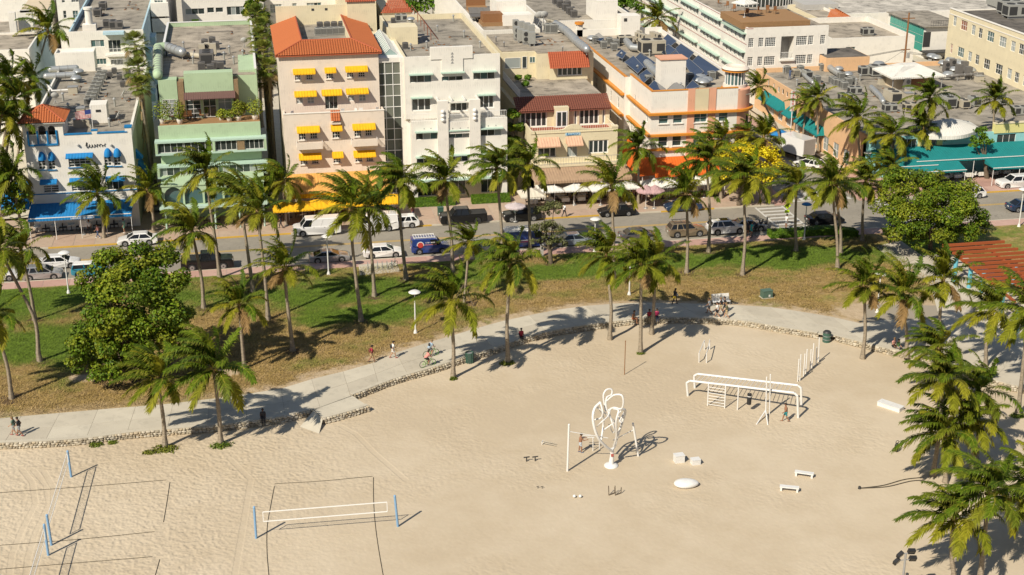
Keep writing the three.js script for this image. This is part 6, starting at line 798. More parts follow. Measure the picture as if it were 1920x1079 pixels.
{const b=new Bld('grey_terrace_block','grey low terrace block with dark windows behind the roof deck','building'),zz=-270,a=X(1508,20,zz),c=X(1572,20,zz),y=Y(1540,8,zz);b.block(a,c,0,y,zz-15,zz,M.grayWall);b.window(zz+0.2,a+0.5,c-0.5,y-3,y-1,{cols:4});b.done((a+c) / 2,zz-7);}
z=-240;backBlock('tan_corner_block','tan stuccoed building with white windows between the solar roof and the long white hotel',X(1100,10,-300),X(1160,10,-300),Y(1130,-10,-300),-300,-330,M.beige,M.roofLight,{win:[[1180,-4,1192,8,2,2]].slice(0,0)});
}
// ---------------------------------------------------------------- roof equipment
M.acGrey=paint('grey_unit_paint',[0.36,0.36,0.33],0.6);M.acBeige=paint('beige_unit_paint',[0.5,0.45,0.35],0.6);M.acDark=paint('dark_unit_paint',[0.16,0.15,0.14],0.6);M.grille=mat('dark_grille',[0.035,0.035,0.035],0.8);M.duct=paint('duct_metal',[0.5,0.52,0.52],0.4,{metalness:0.5});
function acProto(kind,m){
const g=new THREE.Group();
if(kind==='condenser'){new MB().box(-0.45,0.45,0.12,1.05,-0.45,0.45).build('cabinet',m,g);const q=new MB();for(let i=0;i<8;i++){const y=0.22+i*0.095;q.box(-0.46,0.46,y,y+0.05,-0.4,0.4);q.box(-0.4,0.4,y,y+0.05,-0.46,0.46);}q.build('louvres',M.grille,g);new MB().cyl(0,1.05,0,0.38,0.38,0.03,16).build('fan_guard',M.grille,g);new MB().geo(new THREE.TorusGeometry(0.38,0.04,6,18).rotateX(Math.PI / 2).translate(0,1.07,0)).build('fan_ring',m,g);new MB().box(-0.5,0.5,0,0.12,-0.4,-0.3).box(-0.5,0.5,0,0.12,0.3,0.4).build('feet',M.grayMetal,g);}
if(kind==='package'){new MB().box(-1.2,1.2,0.25,1.5,-0.75,0.75).build('cabinet',m,g);for(const q of[[-1.1,-0.2,0.4,1.3,0.75,0.77],[0.3,1.1,0.5,1.2,0.75,0.77],[-1.22,-1.2,0.4,1.3,-0.6,0.6]])new MB().box(...q).build('louvre',M.grille,g);for(const x of[-0.6,0.6])new MB().cyl(x,1.5,0,0.45,0.45,0.06,16).build('fan_guard',M.grille,g);new MB().box(-1.1,1.1,0,0.25,-0.6,-0.45).box(-1.1,1.1,0,0.25,0.45,0.6).build('skids',M.grayMetal,g);}
if(kind==='fan'){new MB().cyl(0,0,0,0.42,0.42,0.5,14).build('curb',m,g);new MB().geo(new THREE.LatheGeometry([[0,0.95],[0.5,0.85],[0.72,0.6],[0.7,0.5],[0.35,0.5]].map(p=>new THREE.Vector2(...p)),16)).build('hood',M.duct,g);}
if(kind==='vent'){new MB().cyl(0,0,0,0.12,0.12,0.9,8).build('pipe',m,g);new MB().cyl(0,0.9,0,0.24,0.05,0.2,8).build('cap',M.grayMetal,g);}
if(kind==='dish'){new MB().bar(V(0,0,0),V(0,1,0),0.05).bar(V(-0.4,0,0.3),V(0,0.6,0),0.03).bar(V(0.4,0,0.3),V(0,0.6,0),0.03).build('mast',M.grayMetal,g);new MB().geo(new THREE.SphereGeometry(0.9,14,6,0,Math.PI*2,0,0.75).translate(0,-0.85,0).rotateX(2.1).translate(0,1.25,0.1)).build('reflector',mat('dish_grey',[0.5,0.5,0.48],0.5,{side:THREE.DoubleSide}),g);new MB().bar(V(0,1.1,0.1),V(0,1.5,0.75),0.025).build('feed_arm',M.grayMetal,g);}
if(kind==='box'){new MB().box(-0.5,0.5,0,0.8,-0.4,0.4).build('case',m,g);new MB().box(-0.55,0.55,0.8,0.86,-0.45,0.45).build('lid',M.grayMetal,g);}
if(kind==='fanbox'){new MB().box(-0.35,0.35,0.3,1.7,-0.4,0.4).build('cabinet',m,g);for(const y of[0.68,1.32])new MB().geo(new THREE.CylinderGeometry(0.27,0.27,0.03,14).rotateX(Math.PI / 2).translate(0,y,0.41)).build('fan',M.grille,g);new MB().box(-0.3,0.3,0,0.3,-0.3,-0.2).box(-0.3,0.3,0,0.3,0.2,0.3).build('stand',M.grayMetal,g);}
return g;
}
const protos={},kindWords={condenser:['air_conditioner','grey box condenser with a round top fan','air conditioner'],package:['rooftop_unit','long rooftop air unit with twin fans','air conditioner'],fan:['exhaust_fan','mushroom-shaped exhaust fan','exhaust fan'],vent:['vent_pipe','capped vent pipe','vent'],dish:['satellite_dish','satellite dish on a stand','satellite dish'],box:['roof_box','lidded equipment box','equipment box'],fanbox:['twin_fan_unit','upright twin-fan compressor','air conditioner']};
function gear(kind,where,y,list,m=M.acGrey,s=1){
const key=kind+m.name;if(!protos[key]){const p=protos[key]=acProto(kind,m);p.traverse(o=>{if(o.isMesh)o.castShadow=true;});}
const tone=m===M.acBeige?'beige ':m===M.acDark?'dark ':'',[n,l,c]=kindWords[kind],lab=(tone+l).replace('dark grey','dark').replace('beige grey','beige')+' on the '+where;
for(const[px,py,sc,ry]of list){const g=protos[key].clone();g.name=numbered(n);tag(g,lab,c,list.length>1?(tone+l).split(' with')[0]+'s on the '+where:null);g.position.copy(G(px,py,y+0.005));g.scale.setScalar(s*(sc||1));g.rotation.y=ry??(hash2(px|0,py|0,3)<0.5?0:Math.PI / 2);scene.add(g);}
}
function duct(label,pts,y,r,m=M.duct){const o=thing('roof_duct',label,'duct',[0,0,0]);const P=pts.map(([a,b,h=0.6])=>{const p=G(a,b,y);p.y=y+h;return p;});const q=new MB(),j=new MB();for(let i=0;i+1<P.length;i++){q.bar(P[i],P[i+1],r,10);const L=P[i].distanceTo(P[i+1]),n=Math.floor(L / 1.3);for(let k=1;k<=n;k++){const a=P[i].clone().lerp(P[i+1],k / (n+1)),d=V().subVectors(P[i+1],P[i]).normalize().multiplyScalar(0.04);j.bar(a.clone().sub(d),a.clone().add(d),r*1.12,10);}}for(const p of P)q.geo(new THREE.SphereGeometry(r,8,6).translate(p.x,p.y,p.z));for(const p of P)j.box(p.x-0.06,p.x+0.06,y+0.003,p.y-r*0.5,p.z-0.06,p.z+0.06);const c=P[0].clone().setY(y);const d=q.build('pipe',m,o),e=j.build('collars',M.grayMetal,o);d.position.sub(c);e.position.sub(c);o.position.copy(c);}
const row=(a,b,n,w=0,m=1)=>{const out=[];for(let i=0;i<n;i++)for(let k=0;k<m;k++)out.push([a[0]+(b[0]-a[0])*i / (n-1)+k*w,a[1]+(b[1]-a[1])*i / (n-1)+k*w*0.1,0,0]);return out;};
const r1='blue-awning hotel roof',r2='green hotel roof',r4='white deco hotel roof',r5='cream hotel roof',r6='solar-panel roof',r8='peach restaurant roof',rk='gravel apartment roof';
gear('condenser',r1,B1.yr,row([187,142],[163,196],9,9,2),M.acGrey,0.8);gear('condenser',r1,B1.yr,[[214,138],[224,150],[238,150],[230,163],[240,140],[205,146]],M.acDark,0.75);gear('fan',r1,B1.yr,[[147,142],[143,155]],M.acGrey,1.1);gear('dish',r1,B1.yr,[[222,232],[232,190],[104,195]],M.acGrey,0.85);gear('box',r1,B1.yr,[[137,176],[148,238],[158,226],[152,216],[163,236]],M.acBeige,1.2);gear('vent',r1,B1.yr,[[118,190],[128,210],[170,240],[205,238],[215,200]],M.acGrey,1.1);
duct('upper long grey duct beside the fans on the blue-awning hotel roof',[[96,142,0.9],[143,139,0.9]],B1.yr,0.45);duct('lower long grey duct beside the fans on the blue-awning hotel roof',[[88,155,0.9],[140,152,0.9]],B1.yr,0.45);duct('thin white pipe across the blue-awning hotel roof',[[90,170,0.8],[98,176,0.4],[130,174,0.4]],B1.yr,0.14,M.whitePaint);
gear('package',rk,K1.yr,[[183,30],[193,18],[206,52],[218,54]],M.acDark,0.8);{const p=G(168,56,K1.yr),o=thing('roof_vent_tower','white cylindrical vent tower on the gravel apartment roof','vent',p);new MB().box(-1,1,0,0.9,-0.8,0.8).build('plinth',M.white,o);new MB().cyl(0,0.9,0,0.55,0.5,2.2,14).cyl(0,3.1,0,0.7,0.7,0.3,14).build('stack',M.white,o);}
gear('package',r2,B2.yr,[[388,122,1.2,1.57]],M.acDark,1);gear('condenser',r2,B2.yr,[[384,88],[398,84],[405,93],[378,132],[404,130],[413,131],[395,136]],M.acDark,1);gear('fanbox',r2,B2.yr,[[379,106],[389,104],[400,105]],M.acBeige,1);gear('vent',r2,B2.yr,[[344,92],[430,100],[455,108],[362,120],[438,120],[420,112]],M.acGrey,1);gear('dish',r2,B2.yr,[[458,90]],M.acGrey,0.8);
duct('pale green and silver elbow duct on the green hotel roof',[[296,150,0.6],[297,106,1.2],[312,104,1.2]],B2.yr,0.6,M.green);duct('wide silver duct on the green hotel roof',[[312,104,1.2],[342,112,1]],B2.yr,0.62);duct('pale duct running to the big unit on the green hotel roof',[[344,108,0.5],[376,112,0.5]],B2.yr,0.35,M.acBeige);
gear('condenser','tiled-roof light well',B3.yE+0.06,row([596,66],[640,64],5),M.acGrey,0.9);gear('condenser','tiled-roof light well',B3.yE+0.06,row([600,55],[640,54],4),M.acDark,0.9);
gear('package',r4,B4.yr+2.32,[[752,40,0.8,0]],M.acGrey,0.8);gear('fan',r4,B4.yr+2.32,[[770,42]],M.acGrey,0.8);gear('vent',r4,B4.yr,[[820,60],[850,40],[870,70],[800,90],[770,95],[900,90]],M.acGrey,0.9);gear('condenser',r4,B4.yr,[[745,55],[738,45],[760,92]],M.acDark,0.8);
gear('fanbox',r5,B5.yr,[[967,62],[977,65],[988,68],[996,72],[969,76],[976,80],[985,83],[997,86]],M.acGrey,1.15);gear('condenser',r5,B5.yr,[[1028,62],[1037,62]],M.acGrey,1.3);gear('vent',r5,B5.yr,[[1055,97],[930,78],[945,88]],M.acDark,0.7);duct('curved silver duct along the white wall on the cream hotel roof',[[1042,55,0.8],[1062,68,0.8],[1082,88,0.8],[1100,103,0.8]],B5.yr,0.55);
{ 
const q5=([a,b])=>[1100+a / 5.68,50+b / 5.68],cells=mat('solar_cells',[0.012,0.022,0.045],0.15,{clearcoat:1});
for(const[i,c]of[[[403,362],[500,320],[612,440],[545,482]],[[507,325],[580,285],[740,400],[625,425]],[[557,500],[640,465],[705,525],[602,590]],[[645,635],[720,583],[845,678],[722,685]],[[850,660],[950,597],[1050,668],[872,680]],[[1060,630],[1130,580],[1210,650],[1065,665]],[[790,140],[865,90],[960,165],[880,205]],[[800,262],[868,196],[955,258],[850,312]],[[925,240],[1005,190],[1145,285],[1082,335]],[[960,265],[1090,350],[1250,490],[1150,535]],[[862,315],[958,268],[1060,395],[1000,420]],[[1112,365],[1190,315],[1420,470],[1272,505]],[[312,290],[370,250],[425,290],[382,330]],[[40,112],[130,75],[192,130],[150,142]]].entries()){
const P=c.map(p=>{const[a,b]=q5(p);return G(a,b,B6.yr+0.85);}),m=P.reduce((s,p)=>s.add(p),V()).multiplyScalar(0.25),o=thing('solar_array','dark blue solar panel array on the flat roof with the round lantern','solar panel',V(m.x,B6.yr,m.z),0,'solar arrays on the orange-trimmed hotel');
const low=P.map((p,k)=>V(p.x-m.x,(k===1||k===2?0.95:0.6),p.z-m.z)),q=new MB(),f=new MB(),up=p=>p.clone().setY(p.y+0.05);let L=low;if(V().crossVectors(V().subVectors(L[1],L[0]),V().subVectors(L[2],L[0])).y<0)L=[L[0],L[3],L[2],L[1]];
q.quad(up(L[0]),up(L[1]),up(L[2]),up(L[3]));q.quad(L[3],L[2],L[1],L[0]);for(let k=0;k<4;k++)q.quad(L[k],L[(k+1)%4],up(L[(k+1)%4]),up(L[k]));q.build('panel',cells,o);
for(let k=0;k<4;k++){f.bar(up(L[k]),up(L[(k+1)%4]),0.035,4);f.bar(V(L[k].x*0.8,0,L[k].z*0.8),V(L[k].x*0.8,L[k].y,L[k].z*0.8),0.04,4);}f.build('frame',M.grayMetal,o);
}
const g5=l=>l.map(([a,b,...r])=>[...q5([a,b]),...r]);gear('package',r6,B6.yr,g5([[690,300,1.5,0],[405,190,0.9]]),M.acBeige,1);gear('fanbox',r6,B6.yr,g5([[540,180],[575,190],[610,200],[645,205],[560,160],[700,170],[735,180],[765,190]]),M.acBeige,1);gear('condenser',r6,B6.yr,g5([[90,180],[180,230],[290,250],[310,210],[660,600],[960,620],[1100,580],[1330,560],[240,190]]),M.acGrey,1);gear('fan',r6,B6.yr,g5([[1190,620],[1240,640],[1280,620],[1210,590],[60,170]]),M.acGrey,1.2);gear('vent',r6,B6.yr,g5([[370,350],[540,490],[670,320],[1000,680]]),M.acGrey,1);
duct('winding silver duct in the middle of the solar-panel roof',g5([[420,200,0.7],[480,270,0.7],[560,280,0.7],[600,260,0.7]]),B6.yr,0.5);duct('silver duct beside the white lift house on the solar-panel roof',g5([[640,440,0.7],[720,530,0.7],[790,575,0.7]]),B6.yr,0.55);
}
{const g6=l=>l.map(([a,b,...r])=>[1420+a / 6.743,100+b / 6.743,...r]),g7=l=>l.map(([a,b,...r])=>[1640+a / 6.743,100+b / 6.743,...r]),y=B8.yr;
gear('condenser',r8,y,g6([[430,190],[375,245],[545,240],[755,370],[820,215],[950,380],[990,410],[1060,330],[1040,420],[1100,450],[1150,400],[1190,380]]),M.acGrey,1.05);gear('condenser',r8,y,g6([[485,300],[965,200],[1025,200]]),M.acBeige,1.2);gear('package',r8,y,g6([[1380,280,1],[1530,290,1.2],[630,310,0.8],[1230,520,0.8],[1670,740,0.8],[1110,600,0.8]]),M.acGrey,1);gear('fan',r8,y,g6([[1535,200,1.3],[1030,240],[1150,310],[680,490]]),M.acGrey,1.1);gear('vent',r8,y,g6([[300,205],[330,250],[880,610],[1300,350],[500,410],[720,430],[860,470],[1250,400],[1600,380]]),M.acGrey,1);
gear('package',r8,y,[...g7([[860,570],[1120,690],[450,740]]),...g6([[1710,620,1.4]])],M.acBeige,0.85);gear('package',r8,y,g7([[920,680,1.3],[1260,660],[1600,640],[1830,780]]),M.acGrey,0.85);gear('fan',r8,y,g7([[960,140],[1040,160],[1100,180],[870,180],[1210,270],[1000,260],[720,90],[780,110],[930,320]]),M.acGrey,1.3);gear('fanbox',r8,y,g7([[980,230],[1060,300],[1130,260],[1180,330],[900,260],[400,480],[600,430]]),M.acDark,1.2);gear('box',r8,y,g7([[100,390],[440,520],[430,580],[1320,360]]),M.acBeige,1.2);
duct('long grey duct between the units on the peach restaurant roof',g6([[540,260,0.5],[620,340,0.5],[700,410,0.5]]),y,0.3);duct('wide grey duct climbing past the condensers on the peach restaurant roof',g6([[880,200,0.7],[960,270,0.7],[1060,330,0.7]]),y,0.45);duct('pale duct beside the beige unit on the peach restaurant roof',g6([[1440,480,0.6],[1560,600,0.6],[1590,650,0.5]]),y,0.4);duct('thin pipe looping over the peach restaurant roof',g6([[520,400,0.2],[680,390,0.2],[790,420,0.2],[880,460,0.2],[840,480,0.2]]),y,0.1,M.darkMetal);duct('old pipe rack on the peach restaurant roof beside the cream wall',g7([[820,340,0.5],[1050,350,0.9],[1360,330,0.9]]),y,0.25,M.acDark);
{const p=V(106.5,0,-214.2),t=FZ(1669,25,p.z).y,o=thing('utility_pole','dark utility pole with sagging wires behind the peach restaurant','utility pole',p);new MB().bar(V(0,0,0),V(0,t,0),0.2,8,0.14).build('pole',M.wood,o);new MB().box(-1.1,1.1,t-1,t-0.85,-0.06,0.06).box(-0.8,0.8,t-6.1,t-5.95,-0.06,0.06).build('crossarm',M.wood,o);const w=new MB(),wire=(a,b,s)=>w.tube([a,a.clone().lerp(b,0.5).add(V(0,-s,0)),b],0.025,14,4);for(const x of[-0.8,0,0.7]){wire(V(x,t-6,0),V(x-26,t-7.5,-4),1.2);wire(V(x,t-6.4,0),V(x+12,t-8,-8),0.7);}wire(V(0,t-6,0),V(-13,6.5-0,8),0.8);w.build('wires',M.black,o);new MB().cyl(0.45,t-7.4,0.2,0.25,0.25,0.8,10).build('transformer',M.grayMetal,o);}
}
gear('condenser','plain white block roof',K3.yr,[[1042,8],[1050,14],[1060,20],[1068,27],[1076,33],[1064,15]],M.acDark,1.1);gear('package','cream apartment roof',13.26,[[1870,14],[1893,26],[1903,33],[1882,6]],M.acGrey,1.5);gear('fan','cream apartment roof',13.26,[[1862,8],[1912,30]],M.acGrey,2);gear('package','low white block roof',heightAt(V(105,0,-240),70)>0?Y(1630,70,-232)-1:5,[[1626,66]],M.acGrey,0.9);gear('dish','deck-roof block',K2.yr,[[1012,48],[1019,48]],M.acGrey,1.2);gear('condenser','deck-roof block',K2.yr,[[1032,52],[1040,54]],M.acBeige,1.2);
{ 
const p=G(174,243,B1.yr),o=thing('flag_pole','white flagpole flying a striped flag with a blue canton above the blue-awning hotel','flag',p),h=heightAt(p,205)-B1.yr;new MB().bar(V(0,0,0),V(0,h+0.3,0),0.04,6).build('pole',M.whiteMetal,o);new MB().geo(new THREE.SphereGeometry(0.08,8,6).translate(0,h+0.35,0)).build('finial',M.whiteMetal,o);
const W=1.9,Hh=1.0,wv=(u,v)=>V(-u*W,h-v*Hh-u*0.25,Math.sin(u*7)*0.12*u),st=(m,u0,u1,v0,v1,n=8)=>{const q=new MB();for(let i=0;i<n;i++){const a=u0+(u1-u0)*i / n,b=u0+(u1-u0)*(i+1) / n;q.quad(wv(a,v1),wv(b,v1),wv(b,v0),wv(a,v0));}q.build('flag_cloth',m,o);};const R=cloth('flag_red',[0.5,0.03,0.05]),B=cloth('flag_blue',[0.03,0.05,0.22]);for(let i=0;i<13;i++)st(i%2?M.whiteCloth:R,i<7?0.4:0,1,i / 13,(i+1) / 13);st(B,0,0.4,0,7 / 13);
const lou=thing('sun_lounger','grey sun lounger on the wooden roof deck','sun lounger',G(888,34,K2.yr+0.5),0,'loungers on the roof deck');new MB().box(-0.35,0.35,0.25,0.35,-0.6,1).build('seat',M.acDark,lou);const bk=new MB();bk.at(new THREE.Matrix4().makeRotationX(0.6).setPosition(0,0.3,-0.6)).box(-0.35,0.35,0,0.1,-0.9,0).build('backrest',M.acDark,lou);new MB().box(-0.3,-0.25,0,0.25,-0.5,0.9).box(0.25,0.3,0,0.25,-0.5,0.9).build('frame',M.grayMetal,lou);lou.scale.setScalar(1.5);for(const[a,b]of[[893,34],[905,34],[916,34]]){const c=copyOf(lou,G(a,b,K2.yr+0.5),0);c.scale.setScalar(1.5);}
function pot(label,px,py,y,r,h,cols,pw=0.35){const q=G(px,py,y),t=thing('potted_plant',label,'potted plant',q,0,'potted plants on the terraces');new MB().geo(new THREE.LatheGeometry([[0,0],[pw*0.7,0],[pw,0.55],[pw*0.85,0.55],[0,0.5]].map(v=>new THREE.Vector2(...v)),12)).build('pot',M.white,t);new MB().bar(V(0,0.4,0),V(0.05,h*0.6,0),0.05).bar(V(0,h*0.4,0),V(0.25,h*0.8,0.1),0.03).build('stem',M.bark,t);meshOf('foliage',leafCloud([[0,h*0.65,0,r,h*0.45,r],[r*0.5,h*0.8,0.1,r*0.6,h*0.3,r*0.6]],520,0.2,cols,px|0),M.leaf,t);}
const gy=[[0.2,0.24,0.02],[0.14,0.2,0.02],[0.28,0.26,0.03]];for(const[a,b,r,h]of[[305,232,1.0,2.6],[337,232,0.7,2.6],[322,222,0.5,1.8],[415,225,0.55,1.2],[430,227,0.6,1.3],[447,226,0.8,2.3],[478,224,1.0,2.4],[470,208,0.7,2.6],[455,215,0.5,1.4],[387,220,0.35,1.5]])pot('leafy potted plant on the green hotel roof terrace',a,b,B2.deckY,r,h,gy,0.4);for(const[a,b]of[[971,152],[989,152],[985,164]])pot('small round potted shrub on the cream hotel roof',a,b,B5.y2,0.45,0.8,hedgeG,0.3);
}
for(const[where,y,x0,x1,z0,z1,n]of[[r1,B1.yr,B1.x0+1.5,B1.x1-1.5,-200,-176,9],[r2,B2.yr,B2.x0+2,B2.x1-2,-210,-184,9],[r4,B4.yr,B4.xu0+2,B4.xu1-1.5,-200,-178,7],[r5,B5.yr,B5.x0+1,B5.x1-1,-201,-193,4],[r8,B8.yr,B8.x0+3,B8.x1-4,-208,-177,14],[rk,K1.yr,K1.x0+2,K1.x1-2,-255,-222,6]])for(let i=0;i<n;i++){ 
const a=V(rr(x0,x1),y+0.14,rr(z0,z1)),L=rr(1.5,5),al=rnd()<0.5,b=a.clone();if(al)b.x=Math.min(x1,a.x+L);else b.z=Math.min(z1,a.z+L);const e=b.clone();if(al)e.z=Math.min(z1,e.z+rr(0.5,2));else e.x=Math.min(x1,e.x+rr(0.5,2));const o=thing('roof_conduit','thin bent conduit on blocks across the '+where,'pipe',a.clone().setY(y),0,'conduits on the '+where),f=p=>p.clone().sub(a).setY(0.14);
new MB().bar(f(a),f(b),0.05,5).bar(f(b),f(e),0.05,5).build('pipe',i%3?M.acDark:M.grayMetal,o);for(const p of[a,b,e]){const q=f(p);new MB().box(q.x-0.15,q.x+0.15,0.003,0.1,q.z-0.15,q.z+0.15).build('block',M.wood,o);}
}
// ---------------------------------------------------------------- vehicles
M.tyre=M.rubber;M.rim=paint('alloy_rim',[0.45,0.45,0.45],0.35,{metalness:0.6});M.headlamp=mat('headlamp_lens',[0.6,0.62,0.62],0.1,{clearcoat:1});M.taillamp=mat('taillamp_lens',[0.35,0.01,0.01],0.2,{clearcoat:1});M.carGlass=mat('car_glass',[0.012,0.014,0.016],0.05,{ior:1.6});
const carPaint=(key,c,metal=0.15)=>mat('car_paint_'+key,c,0.3,{metalness:metal,clearcoat:1,clearcoatRoughness:0.05});
const CARS={sedan:{L:4.65,W:1.8,belt:0.92,top:1.44,cab:[-1.75,-1.05,0.35,1.25],nose:0.74,tail:0.95,wr:0.33},coupe:{L:4.6,W:1.82,belt:0.9,top:1.36,cab:[-1.8,-0.85,0.25,1.2],nose:0.72,tail:0.92,wr:0.35},hatch:{L:4.35,W:1.78,belt:0.95,top:1.5,cab:[-2.05,-1.55,0.3,1.25],nose:0.78,tail:0.97,wr:0.33},mini:{L:3.85,W:1.72,belt:0.98,top:1.46,cab:[-1.85,-1.6,0.45,0.95],nose:0.85,tail:0.98,wr:0.32},suv:{L:4.7,W:1.88,belt:1.1,top:1.72,cab:[-2.25,-1.85,0.3,1.05],nose:0.98,tail:1.12,wr:0.38},pickup:{L:5.8,W:2.0,belt:1.25,top:1.95,cab:[-0.75,-0.55,1.0,1.55],nose:1.2,tail:1.25,wr:0.42,bed:true},van:{L:5.7,W:2.0,belt:1.2,top:2.12,cab:[-2.78,-2.7,1.25,1.95],nose:1.1,tail:1.2,wr:0.37,cargo:true},minivan:{L:4.5,W:1.8,belt:1.1,top:1.85,cab:[-2.15,-2.05,0.65,1.35],nose:0.98,tail:1.1,wr:0.33,cargo:true}};
function car(kind,paintM,label,px,py,turn,o={}){
const s=CARS[kind],{L,W,belt,top,cab,nose,tail,wr}=s,y=o.y??ROADY,root=thing(o.name||({pickup:'pickup_truck',van:'cargo_van',minivan:'service_van',suv:'sport_utility_car'}[kind]||'car'),label,kind==='pickup'?'pickup truck': /van/.test(kind)?'van':'car',G(px,py,y+0.3).setY(y+0.005),turn,'cars on the street');
const fx=L / 2,ax=[-L*0.29,L*0.3],cl=0.2,sh=new THREE.Shape(); 
sh.moveTo(-fx+0.05,cl+0.12);sh.lineTo(-fx,0.5);sh.lineTo(-fx+0.02,tail-0.12);sh.quadraticCurveTo(-fx+0.05,tail,-fx+0.2,tail+0.01);if(s.bed)sh.lineTo(cab[0],belt);sh.lineTo(cab[0],belt);sh.lineTo(cab[3],belt);sh.quadraticCurveTo(fx-0.5,nose+0.08,fx-0.18,nose-0.02);sh.quadraticCurveTo(fx-0.02,nose-0.1,fx,0.55);sh.lineTo(fx-0.06,cl+0.08);const a=wr+0.06;sh.lineTo(ax[1]+a,cl);sh.absarc(ax[1],wr,a,-Math.asin((wr-cl) / a),Math.PI+Math.asin((wr-cl) / a),false);sh.lineTo(ax[0]+a,cl);sh.absarc(ax[0],wr,a,-Math.asin((wr-cl) / a),Math.PI+Math.asin((wr-cl) / a),false);sh.lineTo(-fx+0.05,cl+0.12);
const bv=0.09,body=new THREE.ExtrudeGeometry(sh,{depth:W-2*bv,bevelEnabled:true,bevelThickness:bv,bevelSize:0.045,bevelOffset:-0.045,bevelSegments:3,curveSegments:8}).translate(0,0,-(W-2*bv) / 2);body.deleteAttribute('uv');meshOf('body',toCreasedNormals(body,0.6),paintM,root);
const wb=W / 2-0.07,wt=W / 2-(s.cargo?0.14:0.27),rim=s.cargo?0.02:0.05,P=(x,yy,z)=>V(x,yy,z),q=new MB(),c=cab; 
const hull=(mb,x0,x1,x2,x3,y0,y1,z0,z1)=>{const b=[P(x0,y0,z0),P(x3,y0,z0),P(x3,y0,-z0),P(x0,y0,-z0)],t=[P(x1,y1,z1),P(x2,y1,z1),P(x2,y1,-z1),P(x1,y1,-z1)];for(let i=0;i<4;i++){const j=(i+1)%4;mb.quad(b[i],b[j],t[j],t[i]);}mb.quad(t[0],t[1],t[2],t[3]);};
hull(q,c[0],c[1],c[2],c[3],belt-0.03,top-0.07,wb,wt);q.build('windows',M.carGlass,root);
const rf=new MB();hull(rf,c[1]-0.14,c[1]+0.05,c[2]-0.08,c[2]+0.12,top-0.08,top,wt+0.04,wt-0.1);rf.build('roof',o.roof||paintM,root);
const pil=new MB(),pp=(x0,x1,w=0.07)=>{for(const z of[-1,1])pil.beam(V(x0,belt-0.05,z*(wb+0.005)),V(x1,top-0.06,z*(wt+0.015)),w,w);};pp(c[0]+0.02,c[1]);pp(c[3]-0.02,c[2]);pp((c[0]+c[3]) / 2+0.05,(c[1]+c[2]) / 2);if(kind==='suv'||kind==='hatch')pp(c[0]*0.62,c[1]*0.7,0.1);pil.build('pillars',paintM,root);
if(s.cargo){const m=new MB();hull(m,c[0]+0.02,c[1]+0.02,c[2]-0.75,c[2]-0.55,belt,top-0.05,wb+0.015,wt+0.02);m.build('cargo_panels',paintM,root);}
if(s.bed){new MB().box(-fx+0.15,c[0]-0.12,0.85,belt+0.07,-W / 2+0.1,W / 2-0.1).build('bed_liner',M.black,root);const m=new MB();for(const z of[-1,1])m.box(-fx+0.06,c[0],belt,belt+0.09,z*(W / 2-0.1),z*(W / 2-0.005));m.box(-fx+0.02,-fx+0.14,belt,belt+0.09,-W / 2+0.1,W / 2-0.1).build('bed_sides',paintM,root);root.children[root.children.length-2].scale.y=1;}
for(const x of ax)for(const z of[-1,1]){const w=new THREE.Group();w.name='wheel';w.position.set(x,wr,z*(W / 2-0.12));root.add(w);new MB().geo(new THREE.CylinderGeometry(wr,wr,0.21,20).rotateX(Math.PI / 2)).build('tyre',M.tyre,w);const r=new MB();r.geo(new THREE.CylinderGeometry(wr*0.62,wr*0.62,0.02,16).rotateX(Math.PI / 2).translate(0,0,z*0.105));for(let k=0;k<5;k++)r.geo(new THREE.BoxGeometry(wr*0.16,wr*1.1,0.03).rotateZ(k*Math.PI / 5).translate(0,0,z*0.112));r.build('rim',o.rim||M.rim,w);}
for(const z of[-1,1]){new MB().geo(new THREE.SphereGeometry(0.16,8,6).scale(0.8,0.55,1.2).translate(fx-0.14,nose-0.14,z*(W / 2-0.28))).build('headlight',M.headlamp,root);new MB().geo(new THREE.SphereGeometry(0.15,8,6).scale(0.5,0.7,1.2).translate(-fx+0.07,tail-0.16,z*(W / 2-0.24))).build('taillight',M.taillamp,root);new MB().geo(new THREE.SphereGeometry(0.1,8,6).scale(0.8,0.7,1.3).translate(c[3]-0.25,belt+0.08,z*(W / 2+0.06))).build('mirror',paintM,root);}
new MB().box(fx-0.05,fx+0.01,0.42,0.56,-0.45,0.45).build('grille',M.grille,root);new MB().box(-fx-0.012,-fx+0.03,0.62,0.74,-0.16,0.16).build('number_plate',M.whitePaint,root);
const dh=new MB();for(const z of[-1,1])for(const x of[c[0]*0.35,c[3]*0.1+0.1])dh.box(x,x+0.16,belt-0.14,belt-0.11,z*(W / 2-0.01),z*(W / 2+0.015));dh.build('door_handles',o.trim||M.black,root);
if(o.rack){const r=new MB();for(const z of[-0.6,0.6])r.bar(V(c[1]+0.1,top+0.14,z),V(c[2]-0.1,top+0.14,z),0.04);for(let k=0;k<(o.rack>1?9:3);k++){const x=c[1]+0.15+k*(c[2]-c[1]-0.3) / (o.rack>1?8:2);r.bar(V(x,top+0.14,-0.62),V(x,top+0.14,0.62),0.03);}for(const x of[c[1]+0.2,c[2]-0.2])for(const z of[-0.6,0.6])r.bar(V(x,top-0.02,z),V(x,top+0.14,z),0.03);r.build('roof_rack',o.rackM||M.whiteMetal,root);}
if(o.more)o.more(root,s);return root;
}
